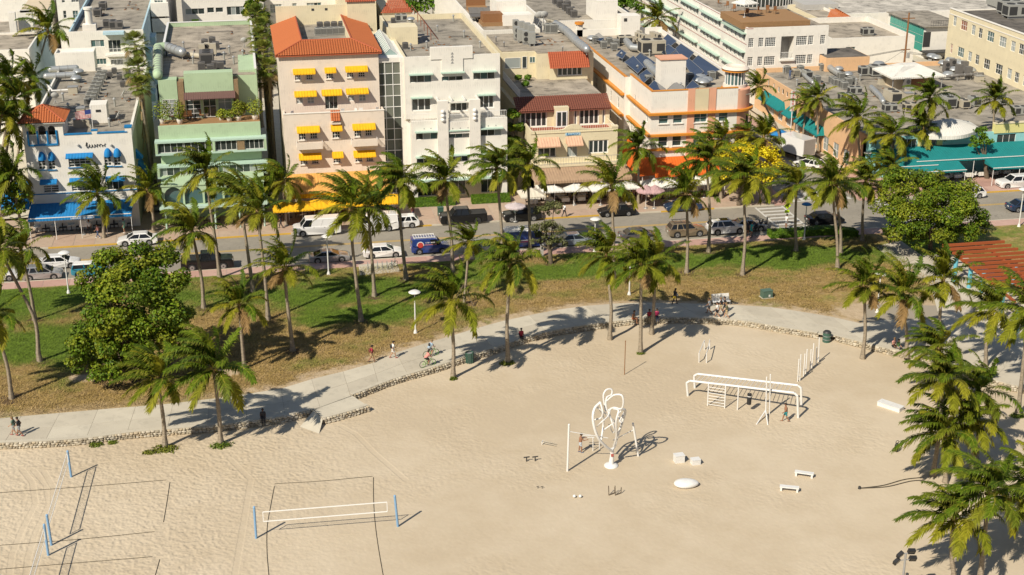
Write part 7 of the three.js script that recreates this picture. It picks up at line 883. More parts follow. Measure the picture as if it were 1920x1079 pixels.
const cw=carPaint('white',[0.75,0.74,0.72],0),cs=carPaint('silver',[0.42,0.42,0.42],0.5),cg=carPaint('grey',[0.11,0.11,0.115],0.4),ck=mat('car_paint_black',[0.01,0.01,0.011],0.35,{clearcoat:0.4,clearcoatRoughness:0.05,specularIntensity:0.5}),cb=carPaint('navy',[0.02,0.045,0.1],0.3),cgold=carPaint('tan',[0.27,0.215,0.14],0.4),cyan=carPaint('cyan',[0.02,0.25,0.36],0.1),clb=carPaint('ice_blue',[0.36,0.42,0.46],0.4),cbv=carPaint('royal_blue',[0.02,0.05,0.22],0.1),cbl=carPaint('dark_blue',[0.015,0.05,0.12],0.4);
const E=0,Wd=Math.PI;
car('sedan',cw,'white car parked behind the silver hatchback',-6,520,E);car('sedan',cw,'white sedan driving past the silver hatchback',110,496,E);car('hatch',cs,'silver-grey hatchback parked by the pink pavement',79,517,E);car('mini',cyan,'small turquoise car with a white roof behind the big leafy tree',168,510,E,{roof:cw});
car('pickup',ck,'black crew-cab pickup parked beside the park pavement',389,498,E,{rim:M.rim});car('coupe',cs,'silver two-door coupe parked beside the park pavement',617,485,E);car('sedan',cw,'white sedan parked between the silver coupe and the blue van',718,476,E,{});
const logoRed=paint('logo_red',[0.55,0.06,0.05]);
function blurb(parent,x,y,z,w,h,m){ 
const q=new MB();let a=x;while(a<x+w){const k=h*rr(0.4,0.8);if(rnd()>0.12){q.box(a,a+k*0.35,y,y+h*rr(0.7,1),z-0.006,z+0.006);q.box(a+k*0.35,a+k*0.8,y+(rnd()<0.5?0:h*0.4),y+h*rr(0.55,0.75),z-0.005,z+0.005);}a+=k;}q.build('lettering',m,parent);
}
car('minivan',cbv,'blue service van with ladder rack, lettering and a round red logo',806,468,E,{rack:3,more:(r,s)=>{for(const z of[1,-1]){blurb(r,-0.65,1.36,z*(s.W / 2-0.03),1.1,0.16,M.whitePaint);blurb(r,-0.7,1.12,z*(s.W / 2-0.01),1.35,0.15,mat('logo_rose',[0.6,0.25,0.25],0.5));}for(const z of[1,-1])new MB().geo(new THREE.CylinderGeometry(0.42,0.42,0.02,20).rotateX(Math.PI / 2).translate(-1.2,1.18,z*(s.W / 2-0.01))).geo(new THREE.CylinderGeometry(0.3,0.3,0.03,20).rotateX(Math.PI / 2).translate(-1.2,1.18,z*(s.W / 2-0.01))).build('round_logo',z>0?M.whitePaint:M.whitePaint,r);for(const z of[1,-1])new MB().geo(new THREE.CylinderGeometry(0.33,0.33,0.045,20).rotateX(Math.PI / 2).translate(-1.2,1.18,z*(s.W / 2-0.01))).build('logo_centre',logoRed,r);}});
car('sedan',clb,'pale car half hidden behind the young palm fronds',905,468,E);car('van',cbv,'dark blue van with a white roof rack and stripes behind the small tree',990,456,E,{rack:3,roof:cw,more:(r,s)=>{for(const z of[1,-1])for(const[y,m]of[[0.78,logoRed],[0.98,M.whitePaint]])new MB().box(-2.6,1.2,y,y+0.07,z*(s.W / 2-0.02),z*(s.W / 2+0.012)).build('stripe',m,r);}});
car('sedan',clb,'ice blue sedan parked beside the small tree',1078,454,E);car('sedan',cg,'dark grey sedan parked ahead of the ice blue sedan',1197,445,E);car('suv',cgold,'tan off-road car with roof rails',1287,437,E,{rack:1,rackM:M.darkMetal});car('suv',cw,'white hatchback off-roader with a dark sunroof beside the scooters',1362,432,E,{more:(r,s)=>new MB().box(-0.9,0.1,s.top,s.top+0.012,-0.45,0.45).build('sunroof',M.carGlass,r)});car('sedan',cs,'dark silver car behind the parked scooters',1402,427,E);
car('sedan',ck,'black sedan crossing the junction',1546,414,E,{y:ROADY});car('sedan',cb,'dark car beyond the stubby palm',1922,390,E);
car('sedan',cw,'white sedan parked in front of the blue-awning restaurant',258,453,Wd);car('van',cw,'white cargo van parked before the yellow umbrellas with a shorter body',594,434,Wd,{trim:M.black});car('van',cw,'white cargo van parked before the yellow umbrellas behind the first van',702,427,Wd);car('hatch',cw,'white car parked behind the second white van',752,421,Wd);car('pickup',ck,'black pickup with big wheels parked in front of the clipped hedges',868,413,Wd,{rim:M.darkMetal});car('suv',ck,'black off-road car parked beside the white parasol stand',978,408,Wd);car('sedan',ck,'black sedan parked before the cream umbrellas',1156,399,Wd);car('sedan',cbl,'dark blue sedan parked before the orange-trimmed hotel',1280,390,Wd);car('suv',cw,'white car parked beside the teal awning tables',1902,347,Wd);car('hatch',cw,'white car half hidden behind the broad plaza tree',1815,366,Wd);
car('hatch',cw,'white car turning in from the side street',1517,312,2.2);
{const p=G(1492,296,ROADY),o=thing('box_truck','white box delivery truck with red lettering in the side street','truck',p,1.95);const L=4.6;new MB().box(-2.6,2,0.9,3.3,-1.15,1.15).build('cargo_box',cw,o);new MB().box(-2.62,-2.6,1,3.2,-1.05,1.05).build('rear_door',M.grayMetal,o);const cb2=new MB();cb2.prism([[2.15,-1],[3.9,-0.9],[3.9,0.9],[2.15,1]],0.55,1.55).prism([[2.15,-1],[3.2,-0.9],[3.2,0.9],[2.15,1]],1.55,2.4).build('cab',cw,o);new MB().prism([[3.2,-0.88],[3.7,-0.8],[3.7,0.8],[3.2,0.88]],1.56,2.1).build('windscreen',M.carGlass,o);new MB().box(2.5,3.1,1.6,2.2,1,1.03).box(2.5,3.1,1.6,2.2,-1.03,-1).build('side_windows',M.carGlass,o);new MB().box(-2.5,3.6,0.45,0.85,-0.6,0.6).build('chassis',M.black,o);for(const x of[-1.6,3.1])for(const z of[-1,1]){const w=new THREE.Group();w.name='wheel';w.position.set(x,0.45,z*0.95);o.add(w);new MB().geo(new THREE.CylinderGeometry(0.45,0.45,0.3,18).rotateX(Math.PI / 2)).build('tyre',M.tyre,w);new MB().geo(new THREE.CylinderGeometry(0.25,0.25,0.32,12).rotateX(Math.PI / 2)).build('rim',M.rim,w);}const g=new THREE.Group();g.name='side_lettering';o.add(g);blurb(g,-1.6,2.9,1.16,2.8,0.22,M.darkMetal);blurb(g,-1.2,2.45,1.16,2,0.2,logoRed);}
// ---------------------------------------------------------------- café furniture, street furniture
function proto(build){const g=new THREE.Group();build(g);return g;}
function put(p,name,label,cat,pos,turn=0,group,s=1){const c=p.clone();c.name=numbered(name);tag(c,label,cat,group);c.position.copy(pos);c.rotation.y=turn;c.scale.setScalar(s);scene.add(c);return c;}
function parasol(m,n=4,w=1.55,h=2.35,rise=0.75){return proto(g=>{const P=i=>{const a=(i+0.5)*2*Math.PI / n,r=n===4?w*1.414:w;return V(Math.cos(a)*r,h,-Math.sin(a)*r);};for(let i=0;i<n;i++){const q=new MB(),a=P(i),b=P(i+1),t=V(0,h+rise,0),k=V(0,-0.02,0);q.tri(a,b,t,[0,0],[2,0],[1,2]);q.tri(b.clone().add(k),a.clone().add(k),t.clone().add(k),[0,0],[2,0],[1,2]);q.quad(a.clone().setY(h-0.16),b.clone().setY(h-0.16),b,a);q.build('canopy_panel',m,g);}new MB().bar(V(0,0.05,0),V(0,h+rise+0.1,0),0.03).build('pole',M.whiteMetal,g);new MB().cyl(0,0,0,0.3,0.26,0.08,12).build('base',M.grayMetal,g);});}
const parCream=parasol(M.whiteCloth),parBeige=parasol(M.creamCloth),parYel=parasol(M.yellow),parPink=parasol(cloth('pink_canvas',[0.5,0.32,0.32]),8,1.3),parRound=parasol(cloth('lilac_canvas',[0.58,0.5,0.5]),10,1.3,2,0.45),parBlue=parasol(cloth('azure_canvas',[0.02,0.22,0.55]),8,1.5);
for(const[p,l,gname,list]of[[parCream,'square white parasol over the tables of the cream hotel restaurant','white parasols by the brown canopy',[[1031,352],[1078,350],[1127,350],[1174,346]]],[parCream,'square white parasol beside the orange awning','white parasols by the orange awning',[[1226,344],[1252,342],[1302,338],[1322,336]]],[parYel,'square yellow parasol beneath the amber awning','yellow parasols by the amber awning',[[535,388],[566,386],[597,383],[632,380],[668,378],[707,375],[738,373]]],[parPink,'faded pink parasol between the white ones by the orange awning','pink parasols',[[1212,356],[1228,356]]],[parBeige,'beige parasol beside the black off-road car',null,[[996,362]]],[parRound,'round lilac parasol over a black stand beside the hedge',null,[[966,380]]],[parYel,'yellow parasol on the side-street terrace',null,[[1440,243]]],[parBlue,'blue parasol on the side-street terrace',null,[[1463,250]]]])
for(const[a,b]of list){const q=G(a,b,2.45);put(p,'parasol',l,'parasol',V(q.x,WALKY,q.z),0,gname);}
const table=proto(g=>{new MB().box(-0.4,0.4,0.71,0.75,-0.4,0.4).build('top',M.whitePaint,g);new MB().bar(V(0,0.04,0),V(0,0.71,0),0.04).build('pedestal',M.darkMetal,g);new MB().cyl(0,0,0,0.25,0.22,0.04,10).build('foot',M.darkMetal,g);});
const clothTable=proto(g=>{new MB().box(-0.5,0.5,0.3,0.76,-0.5,0.5).build('tablecloth',M.whiteCloth,g);for(const x of[-0.4,0.4])for(const z of[-0.4,0.4])new MB().bar(V(x,0,z),V(x,0.31,z),0.025,4).build('leg',M.darkMetal,g);});
const mkChair=m=>proto(g=>{new MB().box(-0.22,0.22,0.42,0.47,-0.22,0.22).build('seat',m,g);new MB().box(-0.22,0.22,0.47,0.95,-0.25,-0.2).build('backrest',m,g);for(const x of[-0.19,0.19])for(const z of[-0.2,0.2])new MB().bar(V(x,0,z),V(x,0.42,z),0.02,4).build('leg',M.darkMetal,g);});
const chairB=mkChair(M.black),chairW=mkChair(M.wood),chairS=mkChair(M.whitePaint);
function cafe(where,tp,cp,pts,tl,cl){for(const[a,b]of pts){const p=G(a,b,WALKY);put(tp,'cafe_table',tl+where,'table',p,0,'tables '+where.trim());for(const s of[-1,1])put(cp,'cafe_chair',cl+where,'chair',p.clone().add(V(s*0.75,0,0.05)),-s*Math.PI / 2,'chairs '+where.trim());}}
const line=(a,b,n)=>Array.from({length:n},(_,i)=>[a[0]+(b[0]-a[0])*i / (n-1),a[1]+(b[1]-a[1])*i / (n-1)]);
cafe(' under the blue restaurant awning',table,chairB,[...line([70,436],[230,426],6),...line([80,428],[225,419],5)],'small white café table','black café chair');cafe(' under the green hotel canopy',table,chairB,line([315,424],[480,414],5),'small white café table','black café chair');cafe(' beneath the yellow parasols',table,chairW,line([545,408],[735,396],7),'white café table','brown wooden café chair');cafe(' beneath the white parasols by the brown canopy',clothTable,chairB,[...line([1000,384],[1178,374],7),...line([1010,376],[1170,367],5)],'cloth-covered café table','black café chair');cafe(' beside the orange awning',table,chairW,[...line([1214,374],[1330,367],5)],'white café table','brown wooden café chair');cafe(' in front of the teal awning',clothTable,chairS,line([1770,338],[1885,328],6),'table with a white cloth','white café chair');cafe(' on the roof terrace of the cream hotel',table,chairB,[],'','');
for(const[a,b,t]of[[995,232,0.3],[1012,231,0],[1033,230,0.2],[1050,228,0.4],[1085,226,0],[1112,224,0.3]])put(chairB,'terrace_chair','black armchair on the red roof terrace of the cream hotel','chair',G(a,b,B5.terr+0.005),t,'armchairs on the red terrace',1.4);
for(const[a,b]of[[636,195],[657,197],[668,195],[700,193],[546,200]])put(chairS,'terrace_chair','white chair on the terrace of the yellow-awning hotel','chair',G(a,b,B3.terr+0.01).setZ(-172.2),rr(-1,1),'white chairs on the pink terrace',1.1);
for(const[a,b]of[[348,226],[358,225],[378,223],[322,225]])put(chairW,'terrace_chair','brown chair on the green hotel roof terrace','chair',G(a,b,B2.deckY+0.005),rr(-1,1),'chairs on the green hotel terrace',1.2);
for(const[a,b]of[[1400,30],[1425,26],[1440,24],[1455,26],[1375,22],[1362,16],[1350,12]])put(chairW,'deck_chair','dark chair on the wooden roof deck of the long white hotel','chair',G(a,b,B7.yr+0.005),rr(-2,2),'chairs on the long hotel roof deck',1.3);put(parCream,'deck_parasol','white parasol on the wooden roof deck of the long white hotel','parasol',G(1396,32,B7.yr+0.005),0.4,null,1);
const lampM=M.whitePaint,mkLamp=(h,headM)=>proto(g=>{new MB().bar(V(0,0,0),V(0,h,0),0.085,8,0.055).build('post',lampM,g);new MB().cyl(0,0,0,0.22,0.12,0.35,10).build('base',lampM,g);new MB().geo(new THREE.LatheGeometry([[0,0.22],[0.35,0.2],[0.6,0.06],[0.58,0],[0.2,-0.05],[0,-0.05]].map(p=>new THREE.Vector2(...p)),20).translate(0,h,0)).build('lamp_head',headM,g);});
for(const[a,b,t,l,m]of[[128,550,472,'white disc-topped lamp post on the lawn by the big leafy tree',0],[616,515,441,'white disc-topped lamp post behind the silver coupe',0],[779,625,546,'white disc-topped lamp post beside the promenade',0],[1115,472,409,'white disc-topped lamp post beside the ice blue sedan',0],[1180,553,470,'white disc-topped lamp post on the dry lawn behind the sand palms',0],[1508,450,381,'white lamp post with a blue disc by the hedge',1],[1911,425,353,'white disc-topped lamp post on the far lawn beside the pergola',0],[1645,586,512,'white disc-topped lamp post on the bare ground by the plaza',0],[1630,352,312,'white lamp post by the corner crossing',0]]){const p=G(a,b),h=heightAt(p,t+3);put(mkLamp(h,m?M.blueTrim:lampM),'street_lamp',l,'street lamp',p,0,'lamp posts in the park');}
function simple(name,label,cat,p,turn,list,group){const o=thing(name,label,cat,p,turn,group);for(const[n,m,f]of list){const b=new MB();f(b);b.build(n,m,o);}return o;}
const greenPaint=paint('park_green_paint',[0.05,0.12,0.09],0.5),neon=mat('neon_yellow_green',[0.62,0.85,0.02],0.5);
simple('bin','slatted green litter bin at the stone wall near the cyclists','litter bin',G(880,680,SANDY),0,[['drum',M.grayMetal,b=>b.cyl(0,0,0,0.33,0.33,0.95,14)],['slats',greenPaint,b=>{for(let i=0;i<14;i++){const a=i*0.449;b.box(Math.cos(a)*0.37-0.05,Math.cos(a)*0.37+0.05,0.04,1,Math.sin(a)*0.37-0.05,Math.sin(a)*0.37+0.05);}}],['rim',greenPaint,b=>b.geo(new THREE.TorusGeometry(0.37,0.05,6,18).rotateX(Math.PI / 2).translate(0,1.02,0))]]);
simple('bin','dark drum litter bin by the wall near the upright posts','litter bin',G(1550,641,SANDY),0,[['drum',greenPaint,b=>b.cyl(0,0,0,0.4,0.4,1,16)],['lid',M.darkMetal,b=>b.cyl(0,1,0,0.42,0.3,0.14,16)],['bands',M.grayMetal,b=>{for(const y of[0.3,0.65])b.geo(new THREE.TorusGeometry(0.41,0.025,6,18).rotateX(Math.PI / 2).translate(0,y,0));}]]);
simple('utility_box','green utility cabinet on the dry lawn with a pale notice','utility box',G(1437,558),0.1,[['plinth',M.concrete,b=>b.box(-0.65,0.65,0,0.08,-0.45,0.45)],['cabinet',paint('cabinet_green',[0.1,0.17,0.13]),b=>b.box(-0.55,0.55,0.08,0.8,-0.38,0.38)],['lid',paint('cabinet_green',[0.1,0.17,0.13]),b=>b.box(-0.58,0.58,0.8,0.86,-0.41,0.41)],['notice',M.whitePaint,b=>b.box(0.08,0.28,0.2,0.42,0.381,0.39)]]);
simple('bin','dark green bin in front of the black pickup','litter bin',G(826,405,WALKY),0,[['body',greenPaint,b=>b.box(-0.35,0.35,0.05,1.05,-0.3,0.3)],['lid',greenPaint,b=>b.box(-0.38,0.38,1.05,1.15,-0.33,0.33)]]);
simple('meter_post','square grey parking meter post beside the small tree','parking meter',G(1016,481,WALKY),0,[['post',M.grayWall,b=>b.box(-0.16,0.16,0,1.35,-0.16,0.16)],['cap',M.grayMetal,b=>b.box(-0.19,0.19,1.35,1.43,-0.19,0.19)],['panel',M.darkMetal,b=>b.box(-0.1,0.1,0.9,1.2,0.16,0.17)]]);
simple('bench','white metal park bench with a curved back beside the promenade group','bench',G(1352,572),Math.PI,[['backrest',M.whiteMetal,b=>{for(let i=0;i<9;i++)b.beam(V(-0.95,0.5+i*0.07,0.25+i*0.025),V(0.95,0.5+i*0.07,0.25+i*0.025),0.03,0.055);}],['seat',M.whiteMetal,b=>{for(let i=0;i<7;i++)b.box(-0.95,0.95,0.43,0.46,-0.3+i*0.08,-0.24+i*0.08);}],['frames',M.grayMetal,b=>{for(const x of[-0.9,0,0.9]){b.bar(V(x,0,-0.25),V(x,0.43,-0.25),0.03);b.bar(V(x,0,0.3),V(x,1.1,0.48),0.03);}}]]);
{const p=G(1474,424),o=simple('pedestrian_sign','pair of neon yellow-green diamond crossing signs on a post','sign',p,0,[['post',M.grayMetal,b=>b.bar(V(0,0,0),V(0,3,0),0.04)],['diamond_plate',neon,b=>b.geo(new THREE.BoxGeometry(0.62,0.62,0.03).rotateZ(Math.PI / 4).translate(0,2.6,0.05))],['arrow_plate',neon,b=>b.box(-0.3,0.3,1.7,2.05,0.035,0.06)],['figure',M.black,b=>{b.geo(new THREE.SphereGeometry(0.05,8,6).scale(1,1,0.3).translate(0,2.76,0.07));b.bar(V(0,2.7,0.07),V(0.02,2.55,0.07),0.03,4);b.bar(V(0.02,2.55,0.07),V(-0.08,2.4,0.07),0.022,4);b.bar(V(0.02,2.55,0.07),V(0.1,2.42,0.07),0.022,4);}]]);}
simple('menu_stand','white menu board on a stand before the blue restaurant awning','sign',G(157,440,WALKY),0,[['board',M.whitePaint,b=>b.box(-0.45,0.45,0.95,1.75,-0.03,0.03)],['stand',M.grayMetal,b=>b.bar(V(0,0,0),V(0,0.95,0),0.03).cyl(0,0,0,0.25,0.2,0.05,10)],['print',M.grayMetal,b=>{for(let i=0;i<5;i++)b.box(-0.35,0.2+0.1*(i%2),1.05+i*0.13,1.09+i*0.13,0.031,0.036);}]]);
simple('valet_stand','black valet stand under the round lilac parasol','stand',G(964,398,WALKY),0,[['cabinet',M.black,b=>b.box(-0.35,0.35,0,1.1,-0.25,0.25)],['top',M.darkMetal,b=>b.box(-0.4,0.4,1.1,1.15,-0.3,0.3)],['sign',M.blueTrim,b=>b.box(-0.2,0.2,0.5,0.9,0.251,0.26)]]);
function bikeProto(m){return proto(g=>{for(const x of[-0.53,0.53]){const w=new THREE.Group();w.name='wheel';w.position.set(x,0.34,0);g.add(w);new MB().geo(new THREE.TorusGeometry(0.32,0.022,6,22)).build('tyre',M.tyre,w);new MB().geo(new THREE.TorusGeometry(0.295,0.012,5,20)).geo(new THREE.CylinderGeometry(0.03,0.03,0.08,8).rotateX(Math.PI / 2)).build('rim',m,w);}const A=V(-0.53,0.34,0),B=V(-0.05,0.3,0),S=V(-0.18,0.78,0),H=V(0.38,0.82,0),F=V(0.53,0.34,0);new MB().bar(A,B,0.018).bar(A,S,0.016).bar(B,S,0.022).bar(B,H,0.024).bar(S.clone().lerp(B,0.15),H.clone().lerp(F,0.15),0.02).bar(H,F,0.02).build('frame',m,g);new MB().bar(H,V(0.34,1.02,0),0.018).tube([V(0.2,1.04,-0.3),V(0.34,1.06,-0.15),V(0.34,1.02,0),V(0.34,1.06,0.15),V(0.2,1.04,0.3)],0.015,12,5).build('handlebar',M.darkMetal,g);new MB().geo(new THREE.SphereGeometry(0.1,8,6).scale(1.4,0.4,0.8).translate(-0.22,0.88,0)).bar(S,V(-0.21,0.87,0),0.015).build('saddle',M.black,g);new MB().geo(new THREE.TorusGeometry(0.09,0.01,5,14).translate(-0.05,0.3,0.06)).bar(V(-0.05,0.3,0.06),V(0.08,0.2,0.1),0.012).bar(V(-0.05,0.3,-0.06),V(-0.18,0.4,-0.1),0.012).build('crank',M.darkMetal,g);});}
const bikeG=bikeProto(paint('bike_green',[0.2,0.55,0.05])),bikeK=bikeProto(M.darkMetal),bikeT=bikeProto(paint('bike_teal',[0.02,0.2,0.2]));
{const a=[[672,497],[742,492],[751,510],[674,517]].map(([x,y])=>{const p=G(x,y);return[p.x,p.z];}),o=structure(new MB().prism(a,-0.05,0.035).build('bike_pad',M.concrete));const hoop=proto(g=>new MB().tube([V(0,0,-0.35),V(0,0.75,-0.35),V(0,0.9,-0.2),V(0,0.9,0.2),V(0,0.75,0.35),V(0,0,0.35)],0.03,24,6).build('hoop',M.grayMetal,g));for(let i=0;i<6;i++)put(hoop,'bike_rack','grey steel hoop of the bicycle rack on the concrete pad','bike rack',G(690+i*9,508-i*0.7).setY(0.03),0,'bicycle rack hoops');put(bikeT,'bicycle','dark teal bicycle locked to the rack on the concrete pad','bicycle',G(737,503).setY(0.035),0.8);}
const scoot=proto(g=>{for(const x of[-0.6,0.6]){const w=new THREE.Group();w.name='wheel';w.position.set(x,0.22,0);g.add(w);new MB().geo(new THREE.TorusGeometry(0.17,0.06,8,16)).build('tyre',M.tyre,w);}new MB().box(-0.2,0.35,0.2,0.3,-0.15,0.15).geo(new THREE.SphereGeometry(0.3,10,8).scale(1.6,0.8,0.7).translate(-0.5,0.55,0)).bar(V(0.6,0.25,0),V(0.42,0.95,0),0.07,8).build('body',ck,g);new MB().geo(new THREE.SphereGeometry(0.2,10,6).scale(2,0.4,0.8).translate(-0.45,0.82,0)).build('seat',M.black,g);new MB().bar(V(0.4,1,-0.32),V(0.4,1,0.32),0.02).build('handlebar',M.darkMetal,g);new MB().geo(new THREE.SphereGeometry(0.09,8,6).translate(0.52,0.9,0)).build('headlight',M.headlamp,g);});
for(const[a,b,t]of[[1421,432,0.9],[1428,430,1],[1437,427,1.1]])put(scoot,'scooter','black scooter parked beside the white hatchback off-roader','scooter',G(a,b,ROADY),t,'scooters by the kerb',1.15);
{const p=G(870,572);simple('palm_stakes','wooden stakes propping the young palm','stakes',p,0,[['stake',M.bark,b=>b.bar(V(-1.3,0,0.6),V(-0.1,2.2,0.1),0.05)],['stake',M.bark,b=>b.bar(V(0.9,0,0.9),V(0.1,2.2,0.1),0.05)],['stake',M.bark,b=>b.bar(V(0.3,0,-1.3),V(0.05,2.2,-0.1),0.05)]]);}
{const y=3,o=thing('pergola','rust-orange slatted pergola on pale blue round columns','pergola'),rust=paint('rust_orange_wood',[0.36,0.085,0.022],0.75),n=13;for(let k=0;k<n;k++){const a=G(1768+k*9.4,461+k*7.0,y),b=G(1884+k*9.4,453.5+k*7.0,y);new MB().beam(a,b.clone().add(V(k*0.2,0,0)),0.2,0.3).build('slat',rust,o);}const s=G(1792,473,y),e=G(1905,562,y);for(const[d0,d1]of[[s,e],[G(1862,468,y),G(1965,548,y)]])new MB().beam(V(d0.x,y-0.27,d0.z),V(d1.x,y-0.27,d1.z),0.22,0.24).build('beam',rust,o);const col=mat('pale_blue_column',[0.12,0.4,0.5],0.6);for(const[a,b]of[[1789,528],[1817,540],[1841,548],[1875,602],[1906,624],[1900,540],[1930,570]]){const p=G(a,b);new MB().cyl(p.x,0,p.z,0.24,0.24,y-0.38,14).build('column',col,o);}const c=V(e.x,0,s.z);for(const k of o.children)k.position.sub(c);o.position.copy(c);}
{const mul=paint('brown_mulch',[0.14,0.085,0.045],1,{bumpMap:scaled(T.fineBump,2,2),bumpScale:0.04});const ring=(x,z,r)=>{const s=[];for(let i=0;i<18;i++){const a=i / 18*6.283,k=r*rr(0.8,1.15);s.push([x+Math.cos(a)*k,z+Math.sin(a)*k]);}const o=flat('mulch_bed',s,0.012,mul);};for(const[a,b,r]of[[677,603,0.8],[702,556,1],[761,525,1],[503,600,1],[549,659,0.8],[382,578,0.9],[1151,523,0.8],[1288,512,1],[1329,473,0.9],[1393,516,0.9],[870,572,1.5],[1033,495,0.8],[228,705,2.4],[65,601,0.8],[75,678,0.9],[22,748,1.2],[1571,505,0.9],[1493,471,0.6]]){const p=G(a,b);ring(p.x,p.z,r);}
for(const[i,[a,b,r]]of[[310,843,1.1],[280,850,0.5],[414,837,0.9],[952,682,0.8],[1201,664,0.4],[180,836,0.5],[210,832,0.35],[1909,781,0.7],[850,712,0.4]].entries()){const p=G(a,b,SANDY),L=[];const o=thing('grass_tuft','green grass tuft in the sand at the foot of a palm or wall','grass tuft',p,0,'grass tufts in the sand');meshOf('blades',leafCloud([[0,0.05,0,r,0.22,r*0.7]],700*r,0.16,[[0.12,0.16,0.02],[0.2,0.2,0.03],[0.08,0.13,0.015]],i+5,0.1),M.leaf,o);}}
// ---------------------------------------------------------------- volleyball courts and outdoor gym
const S=(a,b)=>G(a,b,SANDY),blueP=paint('pale_blue_pole',[0.22,0.4,0.62],0.5),cord=mat('net_cord',[0.5,0.47,0.4],0.9),tape=mat('white_net_tape',[0.8,0.8,0.78],0.7),webbing=mat('dark_webbing',[0.06,0.05,0.035],0.9);
const gymM=M.whitePaint;
function relocate(o){const b=new THREE.Box3().setFromObject(o),c=b.getCenter(V());c.y=SANDY;for(const k of o.children)k.position.sub(c);o.position.copy(c);return o;}
const poleTop={};
for(const[a,b,t,tx,l]of[[480,1010,952,476,'pale blue volleyball pole at the left end of the white-taped net'],[746,988,931,740,'pale blue volleyball pole at the right end of the white-taped net'],[133,895,847,126,'pale blue volleyball pole nearest the promenade wall'],[96,1023,967,87,'pale blue volleyball pole paired with another, the farther of the two'],[90,1042,985,82,'pale blue volleyball pole paired with another, the nearer of the two']]){const p=S(a,b),q=FZ(tx,t,p.z),o=thing('volleyball_pole',l,'volleyball pole',p,0,'volleyball poles');new MB().bar(V(0,-0.1,0),q.clone().sub(p),0.095,10).build('pole',blueP,o);new MB().geo(new THREE.SphereGeometry(0.1,10,6).translate(q.x-p.x,q.y-p.y,0)).build('cap',blueP,o);poleTop[a]=[p,q];}
function net(label,A,B,t0,t1,inset=0.6){const o=thing('volleyball_net',label,'volleyball net'),d=V().subVectors(B,A),L=d.length();d.normalize();const a=A.clone().addScaledVector(d,inset),b=B.clone().addScaledVector(d,-inset),P=(u,y)=>a.clone().lerp(b,u).setY(y);for(const y of[t0,t1])new MB().beam(P(0,y),P(1,y),0.03,0.075).build('tape',tape,o);for(const u of[0,1])new MB().beam(P(u,t0),P(u,t1).add(V(0.001,0,0)),0.05,0.05).build('side_tape',tape,o);const m=new MB();for(let i=1;i<60;i++)m.bar(P(i / 60,t0),P(i / 60,t1),0.003,3);for(let k=1;k<6;k++)m.bar(P(0,t1+(t0-t1)*k / 6),P(1,t1+(t0-t1)*k / 6),0.003,3);const w=m.build('mesh',cord,o);w.userData.kind='stuff';new MB().bar(A.clone().setY(t0),a.clone().setY(t0),0.008,4).bar(B.clone().setY(t0),b.clone().setY(t0),0.008,4).bar(A.clone().setY(t1),a.clone().setY(t1),0.008,4).bar(B.clone().setY(t1),b.clone().setY(t1),0.008,4).build('guy_ropes',cord,o);relocate(o);}
{const h=poleTop[480][1].y;net('white-taped volleyball net strung between two pale blue poles',poleTop[480][1],poleTop[746][1],h-0.45,h-1.25);net('thin volleyball net seen end on beside the tyre tracks',poleTop[133][1],poleTop[96][1],h-0.3,h-1.1,0.3);const f=S(58,1150);net('volleyball net running out of view past the tyre tracks',poleTop[90][1],V(f.x,h,f.z),h-0.3,h-1.1,0.3);}
for(const[l,ls]of[['dark rope boundary of the court with the white-taped net',[[[515,908],[600,903],[698,894]],[[514,913],[507,950],[501,985],[500,1030],[504,1085]],[[700,896],[700,930],[702,970],[708,1020],[719,1085]]]],['dark rope boundary of the court nearest the promenade wall',[[[-20,926],[150,914],[311,901]],[[318,905],[312,945],[306,980]],[[-20,1025],[150,1012],[289,998]]]],['dark rope boundary of the court out of view beside the tyre tracks',[[[-20,1070],[150,1056],[285,1045]],[[299,1050],[289,1085]]]]]){const o=thing('court_lines',l,'court lines');for(const pts of ls)new MB().geo(new THREE.TubeGeometry(new THREE.CatmullRomCurve3(pts.map(([a,b])=>S(a,b).add(V(0,0.012,0)))),40,0.028,5)).build('rope',webbing,o);relocate(o);}
